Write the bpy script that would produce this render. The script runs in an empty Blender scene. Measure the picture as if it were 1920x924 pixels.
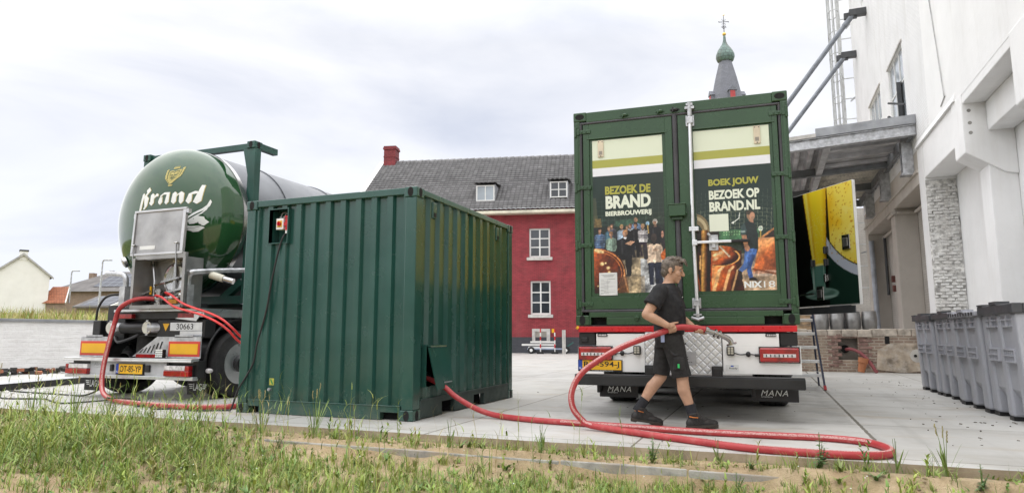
import bpy, bmesh, math, random
import numpy as np
from mathutils import Vector, Matrix
random.seed(7); rng = np.random.default_rng(7)
S = bpy.context.scene; COL = S.collection
PI = math.pi; R = math.radians

# ------------------------------------------------------------- camera
CAM = Vector((3.614, -6.3406, 0.9311)); CYAW = 0.3709
cd = bpy.data.cameras.new('camera'); cam = bpy.data.objects.new('camera', cd); COL.objects.link(cam)
cam.location = CAM; cam.rotation_euler = (R(90) + 0.1336, 0, CYAW)
cd.sensor_width = 36; cd.lens = 22.997; cd.clip_start = 0.05; cd.clip_end = 3000
S.camera = cam

# ------------------------------------------------------------- sky, sun, exposure
SUN_EL, SUN_AZ = R(56), R(222)          # azimuth measured clockwise from +Y
W = bpy.data.worlds.new('World'); S.world = W; W.use_nodes = True
nt = W.node_tree; nt.nodes.clear()
def wn(t, **k):
    n = nt.nodes.new(t)
    for a, b in k.items(): setattr(n, a, b)
    return n
wo = wn('ShaderNodeOutputWorld'); bg = wn('ShaderNodeBackground'); bg.inputs[1].default_value = 0.1
sky = wn('ShaderNodeTexSky', sky_type='NISHITA'); sky.sun_disc = False
sky.sun_elevation = SUN_EL; sky.sun_rotation = SUN_AZ
tc = wn('ShaderNodeTexCoord'); mp = wn('ShaderNodeMapping'); mp.inputs['Scale'].default_value = (1.0, 1.0, 3.2)
mp.inputs['Rotation'].default_value = (0, 0, 0.6)
nz = wn('ShaderNodeTexNoise'); nz.inputs['Scale'].default_value = 1.9; nz.inputs['Detail'].default_value = 7; nz.inputs['Roughness'].default_value = 0.5
nz.inputs['Distortion'].default_value = 0.4
rp = wn('ShaderNodeValToRGB'); e0, e1 = rp.color_ramp.elements
e0.position = 0.30; e0.color = (5.9, 6.1, 6.75, 1); e1.position = 0.56; e1.color = (7.9, 7.95, 8.05, 1)
em = rp.color_ramp.elements.new(0.44); em.color = (6.9, 7.0, 7.4, 1)
rp2 = wn('ShaderNodeValToRGB'); rp2.color_ramp.elements[0].position = 0.2; rp2.color_ramp.elements[0].color = (0.80,)*3 + (1,)
rp2.color_ramp.elements[1].position = 0.45; rp2.color_ramp.elements[1].color = (0.96,)*3 + (1,)
mx = wn('ShaderNodeMixRGB'); 
sp = wn('ShaderNodeSeparateXYZ'); el = wn('ShaderNodeMapRange'); el.inputs[1].default_value = 0.42; el.inputs[2].default_value = 1.0
el.inputs[3].default_value = 1.0; el.inputs[4].default_value = 2.6
ml = wn('ShaderNodeMixRGB', blend_type='MULTIPLY'); ml.inputs[0].default_value = 1
L = nt.links.new
L(tc.outputs['Generated'], mp.inputs[0]); L(mp.outputs[0], nz.inputs['Vector']); L(nz.outputs['Fac'], rp.inputs[0]); L(nz.outputs['Fac'], rp2.inputs[0])
hz_ = wn('ShaderNodeMapRange'); hz_.inputs[1].default_value = 0.02; hz_.inputs[2].default_value = 0.42; hz_.inputs[3].default_value = 1.0; hz_.inputs[4].default_value = 0.0
tint = wn('ShaderNodeMixRGB', blend_type='MULTIPLY'); tint.inputs[2].default_value = (.84, .87, .965, 1)
L(hz_.outputs[0], tint.inputs[0]); L(rp.outputs[0], tint.inputs[1])
L(rp2.outputs[0], mx.inputs[0]); L(sky.outputs[0], mx.inputs[1]); L(tint.outputs[0], mx.inputs[2])
L(tc.outputs['Generated'], sp.inputs[0]); L(sp.outputs['Z'], hz_.inputs[0]); L(sp.outputs['Z'], el.inputs[0]); L(mx.outputs[0], ml.inputs[1]); L(el.outputs[0], ml.inputs[2])
L(ml.outputs[0], bg.inputs[0]); L(bg.outputs[0], wo.inputs[0])
sd = bpy.data.lights.new('sun', 'SUN'); so = bpy.data.objects.new('sun', sd); COL.objects.link(so)
sd.energy = 1.35; sd.angle = R(176); sd.color = (1.0, 0.96, 0.9)
so.location = (0, 0, 40)
sv = Vector((math.sin(SUN_AZ)*math.cos(SUN_EL), math.cos(SUN_AZ)*math.cos(SUN_EL), math.sin(SUN_EL)))
so.rotation_euler = sv.to_track_quat('Z', 'Y').to_euler()
V = S.view_settings; V.view_transform = 'Standard'; V.look = 'None'; V.gamma = 1; V.use_curve_mapping = False; V.exposure = 0.48
S.render.engine = 'CYCLES'; S.cycles.use_denoising = True; S.cycles.max_bounces = 6; S.cycles.diffuse_bounces = 3; S.cycles.glossy_bounces = 3
S.cycles.caustics_reflective = False; S.cycles.caustics_refractive = False

# ------------------------------------------------------------- helpers
class MB:
    def __init__(s): s.v = []; s.f = []; s.m = []; s.M = None
    def add(s, vs, fs, mi=0):
        b = len(s.v)
        if s.M is not None: vs = [tuple(s.M @ Vector(p)) for p in vs]
        s.v += [tuple(map(float, p)) for p in vs]
        for f in fs: s.f.append(tuple(i + b for i in f)); s.m.append(mi)
        return s
    def box(s, x0, x1, y0, y1, z0, z1, mi=0):
        return s.add([(x0,y0,z0),(x1,y0,z0),(x1,y1,z0),(x0,y1,z0),(x0,y0,z1),(x1,y0,z1),(x1,y1,z1),(x0,y1,z1)],
              [(0,3,2,1),(4,5,6,7),(0,1,5,4),(1,2,6,5),(2,3,7,6),(3,0,4,7)], mi)
    def quad(s, a, b, c, d, mi=0): return s.add([a,b,c,d], [(0,1,2,3)], mi)
    def bar(s, a, b, w, h, mi=0, up=(0,0,1)):          # beam of section w (sideways) x h (up) from a to b
        a, b = Vector(a), Vector(b); d = (b-a).normalized(); u = Vector(up)
        if abs(d.dot(u)) > .98: u = Vector((0,1,0))
        sd_ = d.cross(u).normalized()*w/2; uu = sd_.cross(d).normalized()*h/2
        vs = [a-sd_-uu, a+sd_-uu, a+sd_+uu, a-sd_+uu, b-sd_-uu, b+sd_-uu, b+sd_+uu, b-sd_+uu]
        return s.add(vs, [(3,2,1,0),(4,5,6,7),(0,1,5,4),(1,2,6,5),(2,3,7,6),(3,0,4,7)], mi)
    def cyl(s, a, b, r0, r1=None, n=20, mi=0, caps=True):
        return s.tube([a, b], [r0, r0 if r1 is None else r1], n, mi, caps)
    def tube(s, pts, r, n=10, mi=0, caps=True):
        pts = [Vector(p) for p in pts]; k = len(pts); rr = r if isinstance(r, (list, tuple)) else [r]*k
        t0 = (pts[1]-pts[0]).normalized(); ref = Vector((0,0,1)) if abs(t0.z) < .9 else Vector((1,0,0))
        x = t0.cross(ref).normalized(); vs = []
        for i, p in enumerate(pts):
            t = (pts[min(i+1,k-1)] - pts[max(i-1,0)])
            t = t.normalized() if t.length > 1e-9 else t0
            x = (x - t*x.dot(t)); x = x.normalized() if x.length > 1e-6 else t.orthogonal().normalized()
            y = t.cross(x)
            for j in range(n):
                an = 2*PI*j/n; vs.append(p + (x*math.cos(an) + y*math.sin(an))*rr[i])
        fs = [(i*n+j, i*n+(j+1)%n, (i+1)*n+(j+1)%n, (i+1)*n+j) for i in range(k-1) for j in range(n)]
        if caps: fs += [tuple(range(n-1,-1,-1)), tuple((k-1)*n+j for j in range(n))]
        return s.add(vs, fs, mi)
    def lathe(s, prof, n=24, mi=0, M=None, caps=True):    # prof [(r,z)]
        vs = []; k = len(prof)
        for r, z in prof:
            for j in range(n):
                a = 2*PI*j/n; p = Vector((r*math.cos(a), r*math.sin(a), z)); vs.append(M @ p if M else p)
        fs = [(i*n+j, i*n+(j+1)%n, (i+1)*n+(j+1)%n, (i+1)*n+j) for i in range(k-1) for j in range(n)]
        if caps: fs += [tuple(range(n-1,-1,-1)), tuple((k-1)*n+j for j in range(n))]
        return s.add(vs, fs, mi)
    def prism(s, poly, d0, d1, plane='xz', mi=0):         # polygon in plane, extruded along the remaining axis
        def P(a, b, d): return {'xz': (a,d,b), 'yz': (d,a,b), 'xy': (a,b,d)}[plane]
        n = len(poly); vs = [P(a,b,d0) for a,b in poly] + [P(a,b,d1) for a,b in poly]
        fs = [tuple(range(n)), tuple(range(2*n-1,n-1,-1))] + [(i,(i+1)%n+0,(i+1)%n+n,i+n) for i in range(n)]
        return s.add(vs, fs, mi)
    def ell(s, c, rx, ry, rz, n=14, m=8, mi=0, rot=None):
        M = Matrix.Translation(c) @ (rot if rot is not None else Matrix()) @ Matrix.Diagonal((rx,ry,rz,1))
        prof = [(max(1e-4, math.sin(PI*i/m)), -math.cos(PI*i/m)) for i in range(m+1)]
        return s.lathe(prof, n, mi, M)
    def loft(s, rings, n=24, mi=0):                       # rings [(centre, rx, ry, rotz)] stacked
        vs = []
        for c, rx, ry, a in rings:
            for j in range(n):
                t = 2*PI*j/n; x, y = rx*math.cos(t), ry*math.sin(t)
                vs.append((c[0]+x*math.cos(a)-y*math.sin(a), c[1]+x*math.sin(a)+y*math.cos(a), c[2]))
        k = len(rings)
        fs = [(i*n+j, i*n+(j+1)%n, (i+1)*n+(j+1)%n, (i+1)*n+j) for i in range(k-1) for j in range(n)]
        fs += [tuple(range(n-1,-1,-1)), tuple((k-1)*n+j for j in range(n))]
        return s.add(vs, fs, mi)
    def mesh(s, name, mats, smooth=False):
        me = bpy.data.meshes.new(name); me.from_pydata(s.v, [], s.f)
        for m in (mats if isinstance(mats, (list, tuple)) else [mats]): me.materials.append(m)
        me.polygons.foreach_set('material_index', s.m)
        bm = bmesh.new(); bm.from_mesh(me); bmesh.ops.recalc_face_normals(bm, faces=bm.faces); bm.to_mesh(me); bm.free()
        if smooth:
            me.polygons.foreach_set('use_smooth', [True]*len(me.polygons)); me.set_sharp_from_angle(angle=R(38))
        me.update(); return me
    def build(s, name, mats, parent=None, smooth=False, bevel=0, seg=2):
        o = bpy.data.objects.new(name, s.mesh(name, mats, smooth)); COL.objects.link(o)
        if parent: o.parent = parent
        if bevel:
            b = o.modifiers.new('bevel', 'BEVEL'); b.width = bevel; b.segments = seg; b.limit_method = 'ANGLE'; b.angle_limit = R(40)
        return o
def tag(o, label=None, cat=None, group=None, kind=None):
    if label: o['label'] = label
    if cat: o['category'] = cat
    if group: o['group'] = group
    if kind: o['kind'] = kind
    return o
def empty(name, loc=(0,0,0), rz=0, label=None, cat=None, group=None):
    o = bpy.data.objects.new(name, None); COL.objects.link(o); o.location = loc; o.rotation_euler = (0,0,rz); o.empty_display_size = .2
    return tag(o, label, cat, group)
def kids(o): return [c for c in bpy.data.objects if c.parent == o]
def copy_tree(o, parent=None):
    c = o.copy(); COL.objects.link(c)
    if parent: c.parent = parent
    for k in kids(o): copy_tree(k, c)
    return c
def smooth_path(pts, n=8):                                # Catmull-Rom
    P = [Vector(p) for p in pts]; P = [P[0]*2-P[1]] + P + [P[-1]*2-P[-2]]; out = []
    for i in range(1, len(P)-2):
        a, b, c, d = P[i-1:i+3]
        for k in range(n):
            t = k/n; out.append(.5*((2*b)+(c-a)*t+(2*a-5*b+4*c-d)*t*t+(3*b-a-3*c+d)*t**3))
    return out + [P[-2]]
def fmesh(name, v, f, mat, cols=None, smooth=False, parent=None):   # numpy arrays, quads or tris (uniform) -> object
    me = bpy.data.meshes.new(name); nv, nf, k = len(v), len(f), f.shape[1]
    me.vertices.add(nv); me.vertices.foreach_set('co', np.asarray(v, np.float32).ravel())
    me.loops.add(nf*k); me.loops.foreach_set('vertex_index', np.asarray(f, np.int32).ravel())
    me.polygons.add(nf); me.polygons.foreach_set('loop_start', np.arange(0, nf*k, k, dtype=np.int32)); me.polygons.foreach_set('loop_total', np.full(nf, k, np.int32))
    if smooth: me.polygons.foreach_set('use_smooth', [True]*nf)
    me.materials.append(mat)
    if cols is not None:
        ca = me.color_attributes.new('tint', 'FLOAT_COLOR', 'POINT'); ca.data.foreach_set('color', np.concatenate([cols, np.ones((nv,1))], 1).astype(np.float32).ravel())
    me.update(calc_edges=True); me.validate()
    o = bpy.data.objects.new(name, me); COL.objects.link(o)
    if parent: o.parent = parent
    return o
def text_mesh(s, w, h, bold=0.0, ext=0.0, spacing=1.0):   # mesh of a line of text fitted to w x h, lower left at the origin, in xy
    c = bpy.data.curves.new('t', 'FONT'); c.body = s; c.size = 1; c.offset = bold; c.extrude = 0; c.resolution_u = 3; c.space_character = spacing
    o = bpy.data.objects.new('t', c); COL.objects.link(o); dg = bpy.context.evaluated_depsgraph_get()
    me = bpy.data.meshes.new_from_object(o.evaluated_get(dg)); bpy.data.objects.remove(o); bpy.data.curves.remove(c)
    co = np.zeros(len(me.vertices)*3); me.vertices.foreach_get('co', co); co = co.reshape(-1,3)
    lo, hi = co[:,:2].min(0), co[:,:2].max(0); co[:,:2] = (co[:,:2]-lo)/(hi-lo)*np.array([w,h])
    fs = [tuple(p.vertices) for p in me.polygons]; bpy.data.meshes.remove(me)
    return co, fs
def lettering(parent, lines, mat, fy, name='lettering'):  # lines: (text, x, z, w, h, bold) on the plane y=fy facing -y
    mb = MB()
    for t, x, z, w, h, b in lines:
        co, fs = text_mesh(t, w, h, b); mb.add([(x+p[0], fy, z+p[1]) for p in co], fs)
    return mb.build(name, mat, parent)

# ------------------------------------------------------------- materials
class N:
    def __init__(s, name):
        s.mat = bpy.data.materials.new(name); s.mat.use_nodes = True; s.t = s.mat.node_tree; s.b = s.t.nodes['Principled BSDF']; s.out = s.t.nodes['Material Output']
        s.tc = None
    def n(s, t, **k):
        x = s.t.nodes.new(t)
        for a, b in k.items(): setattr(x, a, b)
        return x
    def set(s, sock, v):
        if hasattr(v, 'is_output') or isinstance(v, bpy.types.NodeSocket): s.t.links.new(v, sock)
        elif v is not None: sock.default_value = v
    def co(s, kind='Object'):
        if s.tc is None: s.tc = s.n('ShaderNodeTexCoord')
        return s.tc.outputs[kind]
    def map(s, v, scale=(1,1,1), rot=(0,0,0), loc=(0,0,0)):
        m = s.n('ShaderNodeMapping'); m.inputs['Scale'].default_value = scale; m.inputs['Rotation'].default_value = rot; m.inputs['Location'].default_value = loc
        s.set(m.inputs[0], v); return m.outputs[0]
    def noise(s, v, sc, det=4, rough=.55, dist=0):
        x = s.n('ShaderNodeTexNoise'); s.set(x.inputs['Vector'], v); x.inputs['Scale'].default_value = sc; x.inputs['Detail'].default_value = det
        x.inputs['Roughness'].default_value = rough; x.inputs['Distortion'].default_value = dist; return x.outputs['Fac']
    def ramp(s, v, stops):
        r = s.n('ShaderNodeValToRGB'); s.set(r.inputs[0], v); el = r.color_ramp.elements
        while len(el) < len(stops): el.new(.5)
        for e, (p, c) in zip(el, stops):
            e.position = p; e.color = (c if isinstance(c, (tuple, list)) else (c,)*3) + ((1,) if not isinstance(c, (tuple, list)) or len(c) == 3 else ()) if not isinstance(c, (int, float)) else (c, c, c, 1)
        return r.outputs[0]
    def mix(s, f, a, b, mode='MIX'):
        x = s.n('ShaderNodeMixRGB', blend_type=mode); s.set(x.inputs[0], f)
        for i, v in ((1, a), (2, b)): s.set(x.inputs[i], (tuple(v) + (1,)) if isinstance(v, (tuple, list)) and len(v) == 3 else v)
        return x.outputs[0]
    def math(s, op, a, b=None, c=None):
        x = s.n('ShaderNodeMath', operation=op)
        for i, v in enumerate((a, b, c)):
            if v is not None: s.set(x.inputs[i], v)
        return x.outputs[0]
    def sep(s, v): x = s.n('ShaderNodeSeparateXYZ'); s.set(x.inputs[0], v); return x.outputs
    def comb(s, x, y, z=0.0):
        c = s.n('ShaderNodeCombineXYZ'); s.set(c.inputs[0], x); s.set(c.inputs[1], y); s.set(c.inputs[2], z); return c.outputs[0]
    def bump(s, h, st=.3, d=.01):
        b = s.n('ShaderNodeBump'); b.inputs['Strength'].default_value = st; b.inputs['Distance'].default_value = d; s.set(b.inputs['Height'], h); s.t.links.new(b.outputs[0], s.b.inputs['Normal'])
    def base(s, v): s.set(s.b.inputs['Base Color'], (tuple(v) + (1,)) if isinstance(v, (tuple, list)) and len(v) == 3 else v)
    def rough(s, v): s.set(s.b.inputs['Roughness'], v)
def mat(name, col, rough=.5, metal=0.0, var=.12, sc=3.0, bump=0.0, bsc=40.0, coat=0.0, dirt=None, dsc=1.2, damt=.5, spec=None):
    n = N(name); f = n.noise(n.co(), sc, 5); c2 = tuple(min(1, x*(1+var*2)) for x in col); c1 = tuple(x*(1-var*2) for x in col)
    c = n.ramp(f, [(.3, c1), (.7, c2)])
    if dirt:
        df = n.ramp(n.noise(n.co(), dsc, 8, .65), [(.48, 0.0), (.72, damt)]); c = n.mix(df, c, dirt)
    n.base(c); n.b.inputs['Metallic'].default_value = metal
    rf = n.ramp(n.noise(n.co(), sc*2.3, 4), [(.25, max(0.02, rough*.8)), (.75, min(1, rough*1.2))]); n.rough(rf)
    if coat: n.b.inputs['Coat Weight'].default_value = coat; n.b.inputs['Coat Roughness'].default_value = .05; n.b.inputs['Coat IOR'].default_value = 1.6
    if spec is not None: n.b.inputs['Specular IOR Level'].default_value = spec
    if bump: n.bump(n.noise(n.co(), bsc, 6, .6), bump, .01)
    return n.mat
def srgb(r, g, b):
    f = lambda c: (c/255/12.92 if c/255 <= .04045 else ((c/255+.055)/1.055)**2.4)
    return (f(r), f(g), f(b))
def attr_mat(name, rough=.4, trans=0.0, coat=0.0):
    n = N(name); a = n.n('ShaderNodeAttribute', attribute_name='tint'); n.base(a.outputs['Color']); n.rough(rough)
    if coat: n.b.inputs['Coat Weight'].default_value = coat
    return n.mat
M = {}
n = N('container_green'); c = n.ramp(n.noise(n.co(), 1.3, 5), [(.3, (.016,.068,.055)), (.7, (.022,.088,.072))])
c = n.mix(n.ramp(n.noise(n.map(n.co(), (1,1,.10)), 3.2, 8, .65), [(.50, 0.0), (.75, .45)]), c, (.040,.090,.072))
c = n.mix(n.ramp(n.noise(n.co(), 17, 6, .75), [(.70, 0.0), (.76, .6)]), c, (.07,.105,.085)); zz_ = n.sep(n.co())[2]
c = n.mix(n.math('MULTIPLY', n.math('SMOOTH_MIN', n.math('MAXIMUM', n.math('SUBTRACT', .5, zz_), 0.0), .5, .1), n.ramp(n.noise(n.co(), 5, 8, .7), [(.4, .1), (.7, .9)])), c, (.16,.145,.105)); n.base(c)
n.rough(n.ramp(n.noise(n.co(), 4, 6), [(.3, .17), (.7, .30)])); n.b.inputs['Coat Weight'].default_value = .2; n.b.inputs['Coat Roughness'].default_value = .06; n.bump(n.noise(n.map(n.co(), (1,1,.6)), 2.3, 3), .09, .03); M['green'] = n.mat
M['green_dark'] = mat('green_rail_dull', (.030,.048,.043), .55, var=.15, sc=4)
M['green2'] = mat('truck_container_green', (.030,.076,.033), .28, var=.10, sc=1.5, bump=.03, bsc=4)
M['tankgreen'] = mat('tank_gloss_green', (.018,.070,.024), .08, var=.05, sc=.8, coat=.35, spec=.5)
M['frame_teal'] = mat('tank_frame_teal', (.018,.075,.060), .4, sc=3)
M['steel'] = mat('stainless', (.47,.465,.46), .22, 1.0, var=.06, sc=4)
M['nozzle'] = mat('nozzle_steel', (.40,.395,.39), .18, 1.0, var=.03, sc=3)
M['steel_dull'] = mat('stainless_dull', (.36,.355,.35), .42, .9, var=.12, sc=3, bump=.015, bsc=20)
M['clad'] = mat('tank_cladding', (.15,.158,.172), .40, .55, var=.06, sc=1)
M['galv'] = mat('galvanised', (.50,.51,.53), .45, .7, var=.16, sc=9)
M['alu'] = mat('aluminium', (.74,.75,.77), .32, .9, var=.06, sc=6)
M['black'] = mat('black_plastic', (.012,.012,.013), .45, var=.2)
M['rubber'] = mat('tyre_rubber', (.017,.017,.018), .75, var=.25, sc=5, bump=.1, bsc=50, dirt=(.10,.095,.085), dsc=3, damt=.3)
M['blacksteel'] = mat('black_steel', (.016,.017,.018), .38, var=.2, sc=3, dirt=(.06,.055,.05), dsc=2, damt=.25)
M['darkgrey'] = mat('dark_grey_steel', (.06,.062,.066), .5, var=.15)
M['seal'] = mat('rubber_seal_grey', (.055,.055,.062), .6)
M['white'] = mat('white_paint', (.86,.86,.85), .35, var=.02, sc=2, dirt=(.45,.43,.38), dsc=2.5, damt=.15)
M['paper'] = mat('label_paper', (.72,.73,.72), .5, var=.03)
M['inkgrey'] = mat('label_ink_grey', (.28,.29,.30), .6)
M['ink'] = mat('letter_black', (.012,.012,.014), .5)
M['letterwhite'] = mat('letter_white', (.80,.82,.80), .45, var=.01)
M['lettercream'] = mat('letter_cream', srgb(226,232,215), .45, var=.01)
M['letterolive'] = mat('letter_olive', srgb(172,170,72), .45, var=.01)
M['gold'] = mat('letter_gold', srgb(182,170,100), .4, var=.05)
M['red'] = mat('gloss_red', (.55,.012,.018), .3, var=.08, sc=8)
M['lens_red'] = mat('lamp_red_lens', (.30,.006,.010), .14, var=.25, sc=14, coat=.5)
M['lens_clear'] = mat('lamp_clear_lens', (.62,.60,.60), .2, var=.15, sc=18, coat=.4)
M['yellow'] = mat('reflective_yellow', (.80,.43,.015), .4, var=.04)
M['plateyellow'] = mat('plate_yellow', (.82,.46,.02), .4, var=.03)
M['orange_red'] = mat('reflective_red', (.60,.055,.035), .4, var=.04)
M['blue'] = mat('plate_blue', (.02,.07,.42), .4)
M['skin'] = mat('skin', (.47,.275,.18), .5, var=.07, sc=14)
M['cloth'] = mat('black_cotton', (.014,.014,.016), .85, var=.25, sc=8, bump=.25, bsc=26)
M['cloth2'] = mat('black_work_shorts', (.017,.016,.016), .8, var=.25, sc=10, bump=.3, bsc=22)
M['sock'] = mat('dark_sock', (.02,.021,.026), .9)
M['boot'] = mat('black_leather', (.020,.018,.017), .5, var=.3, sc=14, bump=.2, bsc=60)
M['sole'] = mat('boot_sole', (.035,.028,.022), .7, var=.3)
M['hair'] = mat('grey_brown_hair', (.13,.105,.085), .6, var=.35, sc=30, bump=.5, bsc=70)
M['copper'] = mat('clay', (.42,.16,.07), .7, var=.15)
M['wood'] = mat('pallet_wood', (.36,.25,.15), .75, var=.25, sc=7)
M['plasticgrey'] = mat('bin_grey_plastic', (.47,.48,.525), .42, var=.06, sc=1.6, bump=.03, bsc=8, dirt=(.55,.54,.53), dsc=3, damt=.4)
M['bin_rim'] = mat('bin_rim_dark', (.075,.078,.085), .5, var=.12)
M['glass'] = mat('window_glass', (.035,.042,.05), .05, var=.3, sc=.8, coat=.3)
M['glass_sky'] = mat('window_glass_pale', (.30,.34,.38), .06, var=.2, sc=.5, coat=.5)
M['frame_white'] = mat('window_frame_white', (.75,.75,.73), .4, var=.03)
M['stone'] = mat('sill_stone', (.55,.53,.50), .7, var=.1, sc=6)
M['darkvoid'] = mat('dark_opening', (.006,.006,.006), .9)
M['cable'] = mat('cable_black', (.018,.018,.019), .55)
M['inner_board'] = mat('plywood_inside', (.42,.27,.16), .7, var=.1)

def brick(name, axes, c1, c2, mortar, bw=.22, bh=.07, ms=.010, rough=.75, bump=.6, paint=None, var=.2, stain=None, off=.5, bd=.006):
    n = N(name); x = n.sep(n.co()); v = n.comb(x[axes[0]], x[axes[1]])
    b = n.n('ShaderNodeTexBrick'); n.set(b.inputs['Vector'], v); b.offset = off
    b.inputs['Scale'].default_value = 1; b.inputs['Brick Width'].default_value = bw; b.inputs['Row Height'].default_value = bh; b.inputs['Mortar Size'].default_value = ms
    b.inputs['Mortar Smooth'].default_value = .3; b.inputs['Bias'].default_value = 0
    b.inputs['Color1'].default_value = c1+(1,); b.inputs['Color2'].default_value = c2+(1,); b.inputs['Mortar'].default_value = mortar+(1,)
    f = n.noise(n.co(), 2.2, 6); c = n.mix(1, b.outputs['Color'], n.ramp(f, [(.3, (1-var,)*3), (.7, (1+var*.4,)*3)]), 'MULTIPLY')
    if stain:
        col, amt, sc = stain; c = n.mix(n.ramp(n.noise(n.map(n.co(), (1,1,.35)), sc, 8, .65), [(.5, 0.0), (.72, amt)]), c, col)
    n.base(c); n.rough(rough)
    h = n.math('ADD', n.math('MULTIPLY', b.outputs['Fac'], -1.0), n.math('MULTIPLY', n.noise(n.co(), 30, 5), .6)); n.bump(h, bump, bd)
    return n.mat

# ============================================================= SETTING
CR = Vector((math.cos(CYAW), math.sin(CYAW), 0)); CF = Vector((-math.sin(CYAW), math.cos(CYAW), 0))
def cam_at(r, d, z=0.0): p = CAM + CR*r + CF*d; return Vector((p.x, p.y, z))    # a spot r metres right of and d metres ahead of the photographer

_ph = rng.uniform(0, 6.28, (40, 2)); _dr = rng.uniform(0, 6.28, 40)
def vnoise(x, y, base=1.0, oct=5):
    r = np.zeros_like(x, dtype=float); a = 1.0
    for o in range(oct):
        for k in range(4):
            i = (o*4+k) % 40; f = base*2**o*(.8+.1*k); th = _dr[i]
            r += a*np.sin(f*(x*np.cos(th)+y*np.sin(th))+_ph[i,0] + 1.3*np.sin(f*.7*(x*np.sin(th)-y*np.cos(th))+_ph[i,1]))/4
        a *= .5
    return r
def sstep(a, b, x): t = np.clip((x-a)/(b-a), 0, 1); return t*t*(3-2*t)
SLAB_Y = -0.72; KERB_Y = -1.11
def ground_z(x, y):
    x = np.asarray(x, float); y = np.asarray(y, float)
    step = sstep(KERB_Y-.005, KERB_Y-.04, y); left = sstep(0.0, -2.2, x)
    z = -.070 - .125*step*(1-.85*left) + .030*vnoise(x, y, 2.2, 5)*(.25+.75*step) + .07*left*step
    bur = np.exp(-((y-KERB_Y+.03)/.16)**2)*np.clip(vnoise(x*1.0+7, y*.6+3, 3.5, 4)*.30+.22+.8*sstep(3.5,4.0,x), 0, 1)*.115*(1-left)
    z = z + bur + .05*sstep(-1.6, -3, y)*(vnoise(x*.5, y*.5, 1.0, 3)+.5)
    return np.minimum(z, np.where(y > SLAB_Y-.15, -.035, np.where(y > KERB_Y-.1, -.02, 5))) 

# concrete yard of two metre slabs
n = N('yard_concrete'); x = n.sep(n.co())
def near(axis, off, per, wdt):
    pp = n.math('PINGPONG', n.math('SUBTRACT', x[axis], off), per/2); nn_ = n.noise(n.co(), 14, 3)
    return n.math('LESS_THAN', n.math('ADD', pp, n.math('MULTIPLY', n.math('SUBTRACT', nn_, .5), .012)), wdt)
jx = near(0, .54, 1.955, .0095); jy = near(1, -.52, 2.03, .0075)
wide = n.math('LESS_THAN', n.math('ABSOLUTE', n.math('ADD', n.math('SUBTRACT', x[0], 4.45), n.math('MULTIPLY', n.math('SUBTRACT', n.noise(n.co(), 9, 4), .5), .03))), .017)
jn = n.math('MAXIMUM', n.math('MAXIMUM', jx, jy), wide)
c = n.ramp(n.noise(n.co(), .9, 8, .6), [(.28, (.40,.392,.372)), (.5, (.48,.472,.448)), (.75, (.54,.532,.51))])
cell = n.n('ShaderNodeTexWhiteNoise', noise_dimensions='2D'); n.set(cell.inputs['Vector'], n.comb(n.math('FLOOR', n.math('DIVIDE', n.math('SUBTRACT', x[0], .54), 1.955)), n.math('FLOOR', n.math('DIVIDE', n.math('SUBTRACT', x[1], -.52), 2.03))))
c = n.mix(1, c, n.ramp(cell.outputs['Value'], [(0, .90), (1, 1.04)]), 'MULTIPLY')
st = n.ramp(n.noise(n.map(n.co(), (.5,1.6,1)), 1.1, 9, .68, .6), [(.52, 0.0), (.72, .50)]); c = n.mix(st, c, (.32,.29,.24))
st2 = n.ramp(n.noise(n.map(n.co(), (.35,1.2,1), (0,0,.3), (5,2,0)), 2.0, 9, .7), [(.54, 0.0), (.70, .6)]); c = n.mix(st2, c, (.38,.30,.20))
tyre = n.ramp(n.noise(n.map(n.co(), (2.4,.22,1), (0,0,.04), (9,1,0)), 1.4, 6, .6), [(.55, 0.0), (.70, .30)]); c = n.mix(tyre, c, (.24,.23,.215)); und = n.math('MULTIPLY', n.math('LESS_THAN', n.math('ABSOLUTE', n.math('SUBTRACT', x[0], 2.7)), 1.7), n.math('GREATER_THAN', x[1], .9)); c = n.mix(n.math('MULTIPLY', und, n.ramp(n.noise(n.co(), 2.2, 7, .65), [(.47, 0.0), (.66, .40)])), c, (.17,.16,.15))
sp = n.ramp(n.noise(n.co(), 24, 2, .5), [(.76, 0.0), (.80, .7)]); c = n.mix(sp, c, (.11,.095,.075))
c = n.mix(n.math('MULTIPLY', jn, .85), c, (.10,.085,.06)); n.base(c); n.rough(n.ramp(n.noise(n.co(), 3, 5), [(.3, .5), (.7, .75)]))
n.bump(n.math('ADD', n.math('MULTIPLY', jn, -2.0), n.math('ADD', n.noise(n.co(), 60, 5), n.noise(n.co(), 6, 4))), .25, .01)
mb = MB(); 
xs = [-14.45] + [-14.45+.5*i for i in range(1, 50)] + [30]
edge = [(xx, SLAB_Y + .006*math.sin(xx*7.3) + .004*math.sin(xx*23)) for xx in xs]
vs = [(a, b, 0.0) for a, b in edge] + [(30, 60, 0), (-14.45, 60, 0)]; k = len(edge)
mb.add(vs, [tuple(range(k+2))]); mb.add([(a, b, 0.0) for a, b in edge] + [(a, b-.004, -.3) for a, b in edge], [(i, i+k, i+k+1, i+1) for i in range(k-1)])
mb.m[1:] = [1]*(len(mb.f)-1); tag(mb.build('concrete_yard', [n.mat, mat('slab_edge_stained', (.36,.30,.22), .9, var=.2, sc=3, bump=.5, bsc=30, dirt=(.24,.18,.11), dsc=2.5, damt=.7)]), kind='structure')

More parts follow.
